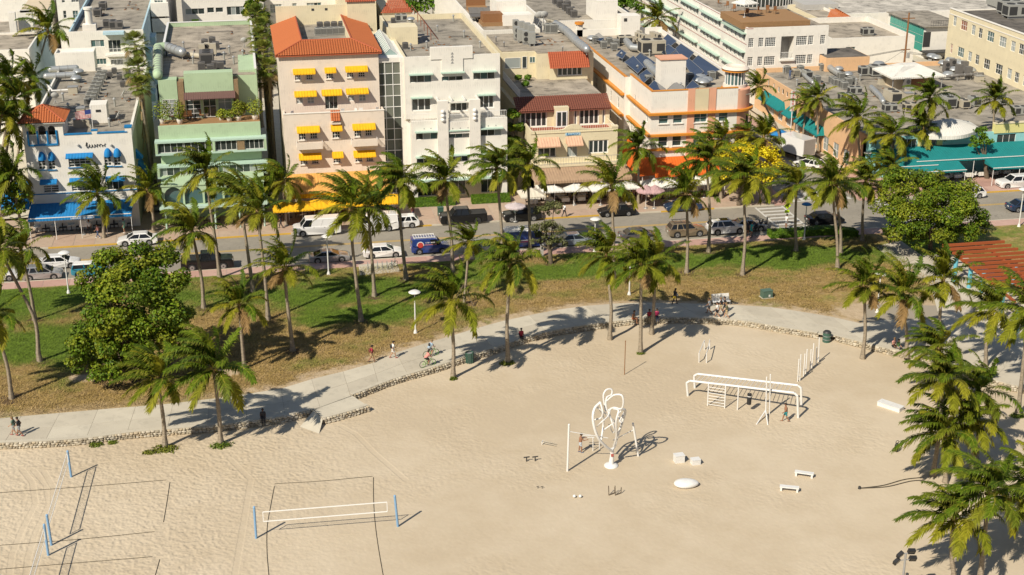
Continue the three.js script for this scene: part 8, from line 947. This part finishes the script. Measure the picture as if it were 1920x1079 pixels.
{ 
const p0=S(1146,874),o=thing('gym_sculpture','white tree-like tubular gym sculpture of looping branches','sculpture',p0),Pt=(a,b,d=0)=>FZ(a,b,p0.z+d).sub(p0);
new MB().geo(new THREE.LatheGeometry([[0,0.2],[0.3,0.22],[0.56,0.1],[0.62,-0.1],[0,-0.1]].map(v=>new THREE.Vector2(...v)).reverse(),20)).build('foot',gymM,o);new MB().bar(V(0,0.1,0),Pt(1148,852),0.24,12,0.16).bar(Pt(1148,852),Pt(1147,842),0.16,12,0.17).build('trunk',gymM,o);
for(const[r,pts,z]of[[0.115,[[1147,846],[1134,836],[1122,822],[1114,800],[1112,779],[1116,765],[1126,755]],0.5],[0.07,[[1126,755],[1130,773],[1127,784],[1113,788]],0.3],[0.07,[[1117,762],[1140,780],[1156,794]],0.1],[0.075,[[1136,772],[1134,762],[1132,740],[1138,731],[1147,731],[1147,740],[1138,746],[1137,765],[1142,778]],-0.3],[0.08,[[1138,752],[1153,741],[1166,742],[1169,756],[1165,767],[1151,765],[1141,770]],0.7],[0.11,[[1147,846],[1153,836],[1158,818],[1166,795],[1172,770],[1163,768]],-0.6],[0.075,[[1141,772],[1151,801],[1159,818]],0.6],[0.065,[[1132,807],[1152,793]],-0.2],[0.06,[[1166,795],[1160,778],[1168,768],[1171,772],[1161,792]],-0.9],[0.06,[[1120,800],[1128,792],[1140,781],[1145,766]],0.8],[0.06,[[1142,797],[1150,812],[1156,800]],-0.5],[0.085,[[1127,828],[1131,800],[1131,781],[1126,770]],-0.7],[0.085,[[1151,767],[1160,771],[1156,787],[1156,820],[1151,838]],0.9]]){const n=pts.length-1;new MB().tube(pts.map(([a,b],i)=>Pt(a,b,z*Math.sin(Math.PI*Math.min(1,(i+0.3) / n))*1.6)),r,pts.length*8,8).build('branch',gymM,o);}
new MB().box(-0.1,0.12,0.95,1.2,0.22,0.24).build('notice',paint('notice_red',[0.5,0.12,0.1]),o);
}
function gym(label,bars,extra){const o=thing('exercise_frame',label,'gym equipment');for(const[n,a,b,r=0.06]of bars)new MB().bar(a,b,r,8).geo(new THREE.SphereGeometry(r,8,6).translate(b.x,b.y,b.z)).geo(new THREE.SphereGeometry(r,8,6).translate(a.x,a.y,a.z)).build(n,n==='rung'?M.whiteMetal:gymM,o);if(extra)extra(o);return relocate(o);}
const up=(a,b,ty,tx)=>{const p=S(a,b);return[p,FZ(tx??a,ty,p.z)];};
{const L=up(1064,884,797,1067),R=up(1197,856,795,1187),A=S(1092,846),B=S(1112,846);gym('tall white pull-up posts with low parallel rails beside the sculpture',[['post',...L,0.09],['post',...R,0.09],['rail',FZ(1087,820,A.z),FZ(1114,821,A.z),0.04],['rail',FZ(1090,817,A.z-0.5),FZ(1117,818,A.z-0.5),0.04],['rail_post',B,FZ(1112,822,B.z),0.04],['rail_post',S(1124,844),FZ(1124,824,S(1124,844).z),0.04],['high_bar',L[1].clone().setY(L[1].y-0.6),FZ(1140,822,L[0].z),0.035],['high_bar',FZ(1150,826,R[0].z),R[1].clone().setY(R[1].y-0.6),0.035]]);}
{const nl=up(1290,743,714,1288),nr=up(1497,784,738,1496),fl=up(1303,728,701,1302),fr=up(1503,762,724,1503),bars=[];const arch=(l,r)=>{const k=V().subVectors(r[1],l[1]).normalize().multiplyScalar(0.3),l1=l[1].clone().add(V(0,-0.25,0)),r1=r[1].clone().add(V(0,-0.25,0));bars.push(['leg',l[0],l1,0.11],['beam',l1,l[1].clone().add(k),0.11],['beam',l[1].clone().add(k),r[1].clone().sub(k),0.11],['beam',r[1].clone().sub(k),r1,0.11],['leg',r[0],r1,0.11]);};arch(nl,nr);arch(fl,fr);for(let i=1;i<24;i++)bars.push(['rung',nl[1].clone().lerp(nr[1],0.04+i*0.038),fl[1].clone().lerp(fr[1],0.04+i*0.038),0.025]);
const mid=(a,b,ty)=>{const p=S(a,b);bars.push(['post',p,FZ(a+2,ty,p.z),0.06]);return p;};for(const[a,b,t]of[[1327,761,720],[1359,766,724],[1383,769,728],[1443,777,703],[1436,781,708]])mid(a,b,t);for(let k=0;k<7;k++){const p=S(1327,761),q=S(1359,766),y=SANDY+0.15+k*0.28;bars.push(['rung',p.clone().setY(y),q.clone().setY(y),0.025]);}const c=FZ(1436,770,S(1436,781).z);for(const[a,b]of[[1419,796],[1440,797]])bars.push(['brace',S(a,b),c,0.06]);
gym('long white monkey-bar frame with ladder panel and splayed centre post',bars);const b=FZ(1406,738,S(1404,772).z),o=thing('punch_bag','black punch bag hanging from the monkey bars','punch bag',V(b.x,b.y-1.05,b.z));new MB().cyl(0,0,0,0.2,0.2,1,14).build('bag',M.black,o);new MB().bar(V(0,1,0),V(0,1.5,0),0.015).build('chain',M.grayMetal,o);new MB().cyl(0,0.75,0,0.203,0.203,0.08,14).build('band',M.whitePaint,o);}
{const P=[[1311,680,663],[1325,681,664],[1321,656,639],[1331,656,638]].map(([a,b,t])=>up(a,b,t));gym('pair of white dip bars on four short posts',[...P.map(p=>['post',p[0],p[1],0.055]),['rail',P[0][1],P[2][1],0.045],['rail',P[1][1],P[3][1],0.045]]);}
{const b=[];const B=[[345,705],[360,700],[385,668],[400,650],[428,634],[440,612],[470,592],[486,570]],Tt=[[355,555],[368,525],[395,520],[410,490],[437,490],[455,450],[475,475],[492,410]];B.forEach((q,i)=>{const z=([x,y])=>[1400+x / 3.596,520+y / 3.596];const p=S(...z(q)),t=z(Tt[i]);b.push(['post',p,FZ(t[0],t[1],p.z),0.055]);});for(let i=0;i<8;i+=2)b.push(['bar',b[i][1].clone().setY(SANDY+0.5),b[i+1][1].clone().setY(SANDY+0.5),0.035]);gym('receding row of white upright posts with low bars',b);}
simple('plyo_box','white box beside the pebble seat, the larger of two','box',S(1273,866),0.05,[['box',gymM,b=>b.box(-0.4,0.4,-0.05,0.62,-0.3,0.3)],['lid',gymM,b=>b.box(-0.42,0.42,0.62,0.66,-0.32,0.32)]]);simple('plyo_box','white box beside the pebble seat, the smaller of two','box',S(1304,870),0.05,[['box',gymM,b=>b.box(-0.36,0.36,-0.05,0.42,-0.28,0.28)],['lid',gymM,b=>b.box(-0.38,0.38,0.42,0.46,-0.3,0.3)]]);
{const p=S(1287,912),o=thing('pebble_seat','smooth white pebble-shaped seat','seat',p,-0.12);const g=new THREE.SphereGeometry(1,28,16),a=g.attributes.position;for(let i=0;i<a.count;i++){const x=a.getX(i);a.setXYZ(i,x*1.0,Math.max(-0.1,a.getY(i)*0.34+0.24),a.getZ(i)*0.62*(1-0.18*x));}g.computeVertexNormals();meshOf('shell',g,gymM,o);}
for(const[a,b,t]of[[1508,894,-0.5],[1480,921,-0.4]])simple('gym_bench','low white concrete bench on the gym sand','bench',S(a,b),t,[['seat',gymM,q=>q.box(-0.75,0.75,0.3,0.4,-0.2,0.2)],['leg',gymM,q=>q.box(-0.7,-0.55,-0.05,0.3,-0.18,0.18)],['leg',gymM,q=>q.box(0.55,0.7,-0.05,0.3,-0.18,0.18)]],'low gym benches');
simple('white_platform','long white platform box lying on the sand by the grove','platform',S(1670,765),-0.95,[['slab',gymM,b=>b.box(-1.1,1.1,-0.05,0.35,-0.4,0.4)],['lid',gymM,b=>b.box(-1.13,1.13,0.35,0.39,-0.43,0.43)]]);
simple('sit_up_frame','low wooden sit-up rails on the sand','gym equipment',S(1030,835),-0.45,[['rail',M.creamCloth,b=>b.bar(V(-0.6,0.25,-0.15),V(0.6,0.08,-0.15),0.03)],['rail',M.creamCloth,b=>b.bar(V(-0.6,0.25,0.15),V(0.6,0.08,0.15),0.03)],['foot_bar',gymM,b=>b.bar(V(-0.6,0.25,-0.22),V(-0.6,0.25,0.22),0.04).bar(V(-0.6,0,-0.15),V(-0.6,0.25,-0.15),0.03).bar(V(-0.6,0,0.15),V(-0.6,0.25,0.15),0.03)]]);
for(const[l,a,b,s]of[['pair of dark T-shaped push-up stands on the sand',995,865,1],['pair of tiny dark pegs in the sand',1012,916,0.45]])simple('push_up_stand',l,'gym equipment',S(a,b),0.1,[[-0.35,0],[0.35,0.12]].flatMap(([x,z])=>[['stem',M.darkMetal,q=>q.bar(V(x*s,0,z),V(x*s,0.4*s,z),0.05*s)],['grip',M.darkMetal,q=>q.bar(V((x-0.25)*s,0.4*s,z),V((x+0.25)*s,0.4*s,z),0.05*s)]]));
for(const a of[1077,1088])simple('balance_ball','small white ball on a short stem in the sand','gym equipment',S(a,934),0,[['ball',gymM,b=>b.geo(new THREE.SphereGeometry(0.13,12,8).translate(0,0.14,0))],['stem',M.darkMetal,b=>b.cyl(0,-0.05,0,0.06,0.06,0.12,8)]],'white balance balls');
for(const a of[1144,1156])simple('bent_bar','dark bent bar bracket standing in the sand before the sculpture','gym equipment',S(a,928),0.2,[['upright',M.bark,b=>b.bar(V(-0.15,0,0.1),V(-0.1,0.75,-0.1),0.035)],['brace',M.bark,b=>b.bar(V(-0.15,0.03,0.1),V(0.4,0.1,0),0.035).bar(V(0.4,0.08,0),V(0.45,0.5,-0.1),0.035)]],'bent bar brackets');
simple('battle_rope','pair of dark training ropes anchored in the sand','rope',S(1612,917),0,[['rope',webbing,b=>b.tube([V(0,0.04,0),V(2.2,0.03,0.15),V(4.6,0.03,-0.35),V(5.6,0.03,-0.3)],0.045,30,6)],['rope',webbing,b=>b.tube([V(0,0.04,0),V(2,0.03,-0.1),V(4.2,0.03,-0.7),V(5.6,0.03,-0.75)],0.045,30,6)],['anchor',M.darkMetal,b=>b.cyl(0,-0.05,0,0.14,0.1,0.25,10)]]);
simple('marker_pole','thin brown pole standing alone in the gym sand','pole',S(1171,703),0,[['pole',M.wood,b=>b.bar(V(0,-0.1,0),V(0,heightAt(S(1171,703),640)-SANDY,0),0.04)],['knob',M.wood,b=>b.geo(new THREE.SphereGeometry(0.06,8,6).translate(0,heightAt(S(1171,703),640)-SANDY,0))]]);
simple('sports_bag','dark upright bag left on the sand by the grove','bag',S(1681,848),0.3,[['bag',M.black,b=>b.geo(new THREE.SphereGeometry(0.3,12,8).scale(0.7,1.5,0.6).translate(0,0.42,0))],['strap',M.darkMetal,b=>b.geo(new THREE.TorusGeometry(0.16,0.025,5,12).translate(0,0.9,0))]]);
{const p=S(1688,1135),t=FZ(1684,1040,p.z).y-SANDY,o=thing('floodlight_mast','grey mast with four dark floodlights beside the palm grove','floodlight',p);new MB().bar(V(0,-0.1,0),V(0,t,0),0.11,8,0.07).build('mast',M.grayMetal,o);for(const[x,y,r]of[[-0.42,-0.05,0.5],[0.4,0.12,-0.1],[-0.62,-0.55,0.5],[0.55,-0.45,-0.1]]){const g=new THREE.Group();g.name='floodlight';g.position.set(x,t+y,0);g.rotation.set(0.4,r,r*0.4);o.add(g);new MB().box(-0.24,0.24,-0.18,0.18,-0.12,0.12).build('housing',M.black,g);new MB().box(-0.2,0.2,-0.14,0.14,0.121,0.13).build('lens',M.carGlass,g);}new MB().bar(V(-0.6,t-0.5,0),V(0.55,t-0.5,0),0.035).bar(V(-0.45,t,0),V(0.42,t,0),0.035).build('arms',M.grayMetal,o);new MB().geo(new THREE.SphereGeometry(0.12,8,6).translate(0.22,t-1.6,0.1)).build('sensor',M.darkMetal,o);}
// ---------------------------------------------------------------- people
function surfaceNet(f,lo,hi,cell){ 
const n=[0,1,2].map(i=>Math.ceil((hi[i]-lo[i]) / cell)+1),[nx,ny,nz]=n,F=new Float32Array(nx*ny*nz),id=new Int32Array(nx*ny*nz).fill(-1),P=[],I=[],ix=(i,j,k)=>(k*ny+j)*nx+i;
for(let k=0;k<nz;k++)for(let j=0;j<ny;j++)for(let i=0;i<nx;i++)F[ix(i,j,k)]=f(lo[0]+i*cell,lo[1]+j*cell,lo[2]+k*cell);
for(let k=0;k<nz-1;k++)for(let j=0;j<ny-1;j++)for(let i=0;i<nx-1;i++){let sx=0,sy=0,sz=0,c=0;for(let e=0;e<12;e++){const ax=e>>2,u=e&1,v=(e>>1)&1,a=[0,0,0],b=[0,0,0];a[(ax+1)%3]=b[(ax+1)%3]=u;a[(ax+2)%3]=b[(ax+2)%3]=v;b[ax]=1;const fa=F[ix(i+a[0],j+a[1],k+a[2])],fb=F[ix(i+b[0],j+b[1],k+b[2])];if((fa<0)!==(fb<0)){const t=fa / (fa-fb);sx+=i+a[0]+(b[0]-a[0])*t;sy+=j+a[1]+(b[1]-a[1])*t;sz+=k+a[2]+(b[2]-a[2])*t;c++;}}if(c){id[ix(i,j,k)]=P.length / 3;P.push(lo[0]+sx / c*cell,lo[1]+sy / c*cell,lo[2]+sz / c*cell);}}
const quad=(a,b,c,d,fl)=>{if(a<0||b<0||c<0||d<0)return;fl?I.push(a,b,c,a,c,d):I.push(a,c,b,a,d,c);};
for(let k=1;k<nz-1;k++)for(let j=1;j<ny-1;j++)for(let i=1;i<nx-1;i++){const s=F[ix(i,j,k)]<0;if(s!==(F[ix(i+1,j,k)]<0))quad(id[ix(i,j-1,k-1)],id[ix(i,j,k-1)],id[ix(i,j,k)],id[ix(i,j-1,k)],s);if(s!==(F[ix(i,j+1,k)]<0))quad(id[ix(i-1,j,k-1)],id[ix(i-1,j,k)],id[ix(i,j,k)],id[ix(i,j,k-1)],s);if(s!==(F[ix(i,j,k+1)]<0))quad(id[ix(i-1,j-1,k)],id[ix(i,j-1,k)],id[ix(i,j,k)],id[ix(i-1,j,k)],s);}
const g=new THREE.BufferGeometry();g.setAttribute('position',new THREE.Float32BufferAttribute(P,3));g.setIndex(I);g.computeVertexNormals();return g;
}
const leg=(hx,hy,s,kx,ky,axx,ay)=>[[hx,hy,s*0.09],[kx,ky,s*0.1],[axx,ay,s*0.1]];
const POSES={walk:{hip:[0,0.92],chest:[0.03,1.38],legs:[[0.16,0.5,0.26,0.08],[-0.05,0.48,-0.3,0.14]],arms:[[-0.12,1.13,-0.02,0.9],[0.1,1.13,0.28,0.98]]},stand:{hip:[0,0.93],chest:[0.01,1.4],legs:[[0.03,0.5,0,0.07],[0.01,0.5,-0.03,0.07]],arms:[[-0.03,1.12,0.06,0.86],[-0.02,1.12,0.1,0.88]]},reach:{hip:[0,0.93],chest:[0.03,1.39],legs:[[0.08,0.5,0.1,0.07],[-0.03,0.5,-0.1,0.07]],arms:[[0.24,1.2,0.48,1.22],[0.22,1.2,0.46,1.22]]},sit:{hip:[0,0.12],chest:[0.06,0.58],legs:[[0.42,0.14,0.42,-0.3],[0.4,0.13,0.36,-0.3]],arms:[[0.08,0.32,0.3,0.2],[0.06,0.32,0.28,0.2]]},ride:{hip:[-0.2,0.95],chest:[0.06,1.35],legs:[[0.12,0.66,-0.02,0.3],[0.16,0.78,0.05,0.46]],arms:[[0.16,1.12,0.3,1.08],[0.16,1.12,0.3,1.08]]}};
const poseCache={};
function bodyGeo(name){
if(poseCache[name])return poseCache[name];const q=POSES[name],B=[],[hx,hy]=q.hip,[cx,cy]=q.chest,lean=Math.atan2(cx-hx,cy-hy),add=(t,a,b,r0,r1,k=1)=>B.push({t,a,b,r0,r1,k});
add('shirt',[hx,hy+0.06,0],[cx,cy-0.1,0],0.135,0.15,0.8);add('shirt',[cx,cy,-0.13],[cx,cy,0.13],0.085,0.085);add('shorts',[hx,hy,-0.07],[hx,hy,0.07],0.13,0.13);const nk=[cx+0.02+Math.sin(lean)*0.1,cy+0.16,0],hd=[nk[0]+0.03,nk[1]+0.12,0];add('skin',[cx,cy+0.05,0],nk,0.055,0.052);add('skin',[hd[0]-0.015,hd[1]-0.02,0],[hd[0],hd[1]+0.03,0],0.088,0.1);add('skin',[hd[0]+0.085,hd[1]-0.005,0],[hd[0]+0.105,hd[1]-0.025,0],0.014,0.018);add('skin',[hd[0]+0.05,hd[1]-0.09,0],[hd[0]+0.03,hd[1]-0.09,0],0.03,0.03);for(const s of[-1,1])add('skin',[hd[0],hd[1],s*0.098],[hd[0],hd[1]+0.03,s*0.1],0.018,0.02);
q.legs.forEach(([kx,ky,ax,ay],i)=>{const s=i?-1:1,K=[kx,ky,s*0.1],A=[ax,ay,s*0.1];add('shorts',[hx,hy-0.02,s*0.085],[hx+(kx-hx)*0.6,hy+(ky-hy)*0.6,s*0.095],0.095,0.078);add('leg',[hx+(kx-hx)*0.6,hy+(ky-hy)*0.6,s*0.095],K,0.07,0.055);add('leg',K,[kx+(ax-kx)*0.35,ky+(ay-ky)*0.35,s*0.1],0.055,0.058);add('leg',[kx+(ax-kx)*0.35,ky+(ay-ky)*0.35,s*0.1],A,0.058,0.036);add('shoe',[ax-0.05,ay-0.03,s*0.1],[ax+0.15,ay-0.035,s*0.11],0.038,0.034);});const hands=[];
q.arms.forEach(([ex,ey,wx,wy],i)=>{const s=i?-1:1,Sh=[cx,cy,s*0.18],E=[ex,ey,s*0.22],W=[wx,wy,s*0.2],d=V(wx-ex,wy-ey,0).normalize();add('shirt',Sh,[(Sh[0]+E[0]) / 2,(Sh[1]+E[1]) / 2,s*0.2],0.056,0.05);add('skin',[(Sh[0]+E[0]) / 2,(Sh[1]+E[1]) / 2,s*0.2],E,0.046,0.04);add('skin',E,W,0.04,0.028);add('skin',W,[wx+d.x*0.08,wy+d.y*0.08,s*0.2],0.03,0.036,0.5);hands.push([V(wx+d.x*0.09,wy+d.y*0.09,s*0.2),d,s]);});
const dist=(b,x,y,z)=>{const[ax,ay,az]=b.a,dx=b.b[0]-ax,dy=b.b[1]-ay,dz=b.b[2]-az,t=clamp(((x-ax)*dx+(y-ay)*dy+(z-az)*dz) / (dx*dx+dy*dy+dz*dz+1e-9));return Math.hypot(x-ax-t*dx,y-ay-t*dy,(z-az-t*dz)*(b.t==='shirt'&&b.k<1?0.82:1))-b.r0-(b.r1-b.r0)*t;};
const lo=[-0.6,-0.5,-0.36],hi=[0.75,1.85,0.36],g=surfaceNet((x,y,z)=>{let d=9;for(const b of B){const e=dist(b,x,y,z),k=0.035,h=clamp(0.5+0.5*(d-e) / k);d=d+(e-d)*h-k*h*(1-h);}return d;},lo,hi,0.023);
const fingers=new MB();for(const[p,d,s]of hands){const side=V(-d.y,d.x,0);for(let i=0;i<4;i++){const o=side.clone().multiplyScalar((i-1.5)*0.018),a=p.clone().add(o).addScaledVector(d,-0.01),m=a.clone().addScaledVector(d,0.04).add(V(0,0,-s*0.004)),e=m.clone().addScaledVector(d,[0.026,0.034,0.03,0.02][i]).add(V(0,0,-s*0.02));fingers.bar(a,m,0.009,5,0.0085).bar(m,e,0.0085,5,0.007);}const a=p.clone().addScaledVector(side,0.025).addScaledVector(d,-0.05);fingers.bar(a,a.clone().addScaledVector(side,0.03).addScaledVector(d,0.03),0.011,5,0.009).bar(a.clone().addScaledVector(side,0.03).addScaledVector(d,0.03),a.clone().addScaledVector(side,0.03).addScaledVector(d,0.06),0.009,5,0.008);}
const fg=fingers.geometry();fg.deleteAttribute('uv');const all=mergeGeometries([g.toNonIndexed(),fg]),n0=g.index.count,p=all.attributes.position,tags=[];for(let i=0;i<p.count;i++){if(i>=n0){tags.push('skin');continue;}let best=9,t='skin';for(const b of B){const e=dist(b,p.getX(i),p.getY(i),p.getZ(i));if(e<best){best=e;t=b.t;}}tags.push(t);}
return poseCache[name]={all,tags,hd,cx,cy};
}
M.body=mat('skin_and_clothes',[1,1,1],0.8,{vertexColors:true});M.eye=M.black;
const skinA=[0.42,0.24,0.15],skinB=[0.28,0.14,0.08],skinC=[0.09,0.045,0.03],wht=[0.7,0.7,0.68],blk=[0.025,0.025,0.03],red=[0.32,0.02,0.04],den=[0.06,0.09,0.17],kha=[0.42,0.32,0.18],teal=[0.02,0.22,0.24],gryc=[0.25,0.26,0.27];
function person(label,pose,p,turn,c,o={}){ 
const{all,tags,hd,cx,cy}=bodyGeo(pose),col=new Float32Array(tags.length*3),map={shirt:c[0],shorts:c[1],leg:c[2],shoe:c[3],skin:c[4]};tags.forEach((t,i)=>{const k=map[t];col[i*3]=k[0];col[i*3+1]=k[1];col[i*3+2]=k[2];});
const g=new THREE.BufferGeometry();g.setAttribute('position',all.attributes.position);g.setAttribute('normal',all.attributes.normal);g.setAttribute('color',new THREE.BufferAttribute(col,3));const r=thing('person',label,'person',p,turn,o.group);r.scale.setScalar(o.s||1);meshOf('body',g,M.body,r);
const hair=new THREE.SphereGeometry(0.118,14,9,0,Math.PI*2,0,1.75).scale(1.05,1.05,0.98).rotateZ(0.5).translate(hd[0]-0.012,hd[1]+0.015,0);const hm=new MB().geo(hair);if(o.long)hm.geo(new THREE.SphereGeometry(0.1,10,8).scale(0.6,1.5,0.95).translate(hd[0]-0.085,hd[1]-0.08,0));hm.build('hair',mat('hair_'+c[5].join('_').replace(/\./g,''),c[5],0.8),r);
new MB().geo(new THREE.SphereGeometry(0.013,6,5).translate(hd[0]+0.09,hd[1]+0.025,0.035)).geo(new THREE.SphereGeometry(0.013,6,5).translate(hd[0]+0.09,hd[1]+0.025,-0.035)).build('eyes',M.eye,r);new MB().box(hd[0]+0.078,hd[0]+0.088,hd[1]-0.062,hd[1]-0.054,-0.024,0.024).build('mouth',mat('lips',[0.3,0.1,0.08],0.6),r);
if(o.pack)new MB().geo(new THREE.SphereGeometry(0.2,12,9).scale(0.55,1.1,0.8).translate(cx-0.2,cy-0.14,0)).build('backpack',mat('pack_'+o.pack.join('_').replace(/\./g,''),o.pack,0.8),r);
if(o.towel)new MB().geo(new THREE.SphereGeometry(0.2,10,8).scale(0.5,1,1.1).translate(0.26,1.0,0)).build('towel',M.whiteCloth,r);return r;
}
const hB=[0.02,0.013,0.009],hL=[0.2,0.13,0.06],W0=(a,b)=>G(a,b,WALKY),R=Math.PI;
person('walking woman in a green top beside a man in black on the promenade','walk',W0(27,817),R*0.93,[[0.1,0.16,0.12],gryc,skinA,red,skinA,hL],{long:1});person('walking man in black beside a woman in green on the promenade','walk',W0(37,818),R*0.93,[blk,gryc,skinB,red,skinB,hB]);
person('dark-clothed person sitting alone on the stone wall in a palm shadow','sit',W0(493,786).setY(0.1),-R / 2,[blk,blk,blk,blk,skinC,hB]);person('walker with a maroon backpack and khaki shorts beside the lawn','walk',W0(697,680),0.2,[red,kha,skinB,blk,skinB,hB],{pack:[0.16,0.04,0.03]});person('walker in white with a black backpack on the promenade','walk',W0(737,672),0.2,[wht,wht,skinA,red,skinA,hB],{pack:blk});
for(const[a,b,t,l,c,o]of[[808,669,0.35,'cyclist in a blue shirt with a black backpack',[[0.3,0.4,0.5],gryc,skinA,blk,skinA,hL],{pack:blk}],[802,688,0.35,'cyclist in a pink top riding the green bicycle',[[0.6,0.25,0.22],blk,skinB,blk,skinB,hB],{long:1}]]){const p=W0(a,b);put(bikeG,'bicycle','green bicycle ridden by the '+l.split(' riding')[0],'bicycle',p,t);person(l,'ride',p,t,c,o);}
person('person in red and black sitting on the curved wall','sit',W0(977,634).setY(0.14),-R / 2,[red,red,blk,blk,skinC,hB]);person('bare-chested man reclining on the curved wall','sit',W0(1187,601).setY(0.14),-0.5,[skinB,[0.4,0.1,0.03],skinB,skinB,skinB,hB]);person('man in a red shirt sitting on the wall behind the palms','sit',W0(1217,598).setY(0.14),-R / 2,[red,kha,kha,kha,skinC,hB]);person('woman in a pink top sitting on the wall behind the palms','sit',W0(1231,597).setY(0.14),-R / 2,[[0.6,0.05,0.16],blk,den,blk,skinB,hB],{long:1});person('woman carrying a white towel across the promenade','walk',W0(1265,571),R*0.2,[blk,[0.55,0.38,0.03],skinC,blk,skinC,hB],{towel:1,long:1});
for(const[a,b,t,l,c]of[[1330,589,2.6,'man in a grey shirt walking ahead of the group',[gryc,blk,skinB,blk,skinB,hB]],[1345,597,2.8,'man in a white shirt and black shorts in the group',[wht,blk,skinA,wht,skinA,hB]],[1352,588,2.7,'person in a black top in the middle of the group',[blk,kha,skinB,wht,skinB,hL]],[1359,587,2.7,'person in black with dark hair at the back of the group',[blk,blk,skinA,wht,skinA,hB]],[1362,598,2.7,'person in an olive shirt at the rear of the group',[[0.14,0.14,0.08],kha,skinA,blk,skinA,hL]]])person(l,'walk',W0(a,b),t,c,{group:'strolling group on the promenade'});
person('shirtless man sitting on the plaza wall beside a friend','sit',W0(1675,652).setY(0.14),-1.2,[[0.6,0.3,0.25],blk,skinA,blk,skinA,hL]);person('person in green sitting on the plaza wall','sit',W0(1683,655).setY(0.14),-1.2,[[0.15,0.3,0.1],gryc,blk,wht,skinA,hB]);person('bare-chested man in pale shorts gripping the low gym rails','reach',S(1088,849),0,[skinB,[0.45,0.5,0.55],skinB,[0.1,0.15,0.25],skinB,hB]);person('bare-chested man in teal shorts walking under the monkey bars','walk',S(1473,791),R*0.95,[skinB,teal,skinB,skinB,skinB,hB]);person('person standing on the plaza behind the grove','stand',W0(1858,714),-1,[[0.1,0.2,0.05],blk,skinC,blk,skinC,hB]);
for(const[a,b,t,l,c,ps]of[[774,411,-1,'man in a maroon shirt and jeans on the hotel pavement',[[0.12,0.03,0.03],den,den,blk,skinB,hB],'stand'],[1058,407,0.4,'man in a white shirt and dark trousers at the kerb',[wht,blk,blk,blk,skinC,hB],'walk'],[168,439,-1.4,'waiter in a white shirt before the blue restaurant awning',[wht,blk,blk,blk,skinB,hB],'stand'],[184,447,2.8,'passer-by in a pink top before the blue restaurant awning',[[0.55,0.25,0.22],den,den,wht,skinA,hB],'walk'],[233,437,2.8,'person in mint green behind the white sedan',[[0.25,0.5,0.38],[0.25,0.5,0.38],skinA,wht,skinA,hB],'stand'],[527,428,2.9,'person in dark clothes beside the first white van',[blk,blk,blk,blk,skinB,hB],'walk'],[1474,428,0.3,'person in a white shirt waiting at the crossing hedge',[wht,gryc,skinB,blk,skinB,hB],'stand'],[1665,456,-1.2,'person in a red top under the broad plaza tree',[red,den,skinB,blk,skinB,hB],'walk'],[1673,453,-1.2,'person in blue under the broad plaza tree',[den,gryc,skinA,blk,skinA,hB],'walk'],[1402,441,0.6,'person in black beside the parked scooters',[blk,blk,skinB,blk,skinB,hB],'stand'],[1409,443,0.2,'person in turquoise holding a bicycle beside the scooters',[[0.02,0.35,0.33],[0.02,0.35,0.33],skinA,blk,skinA,hB],'stand'],[1003,374,-1.5,'waitress in dark red under the beige parasol',[red,blk,blk,blk,skinB,hB],'stand'],[753,362,-1.5,'man in a grey shirt on the steps of the glass stair tower',[gryc,den,den,blk,skinA,hB],'stand'],[880,362,-1.5,'shopper in a coral dress at the shop entrance',[[0.6,0.2,0.12],[0.6,0.2,0.12],skinB,blk,skinB,hB],'stand']])person(l,ps,W0(a,b),t,c);
put(bikeK,'bicycle','dark bicycle standing beside the person in turquoise','bicycle',W0(1414,445),0.5);person('technician in dark blue working on the peach restaurant roof','reach',G(1481,149,B8.yr+0.005),0.3,[den,den,den,blk,skinC,hB]);
renderer.render(scene,camera);
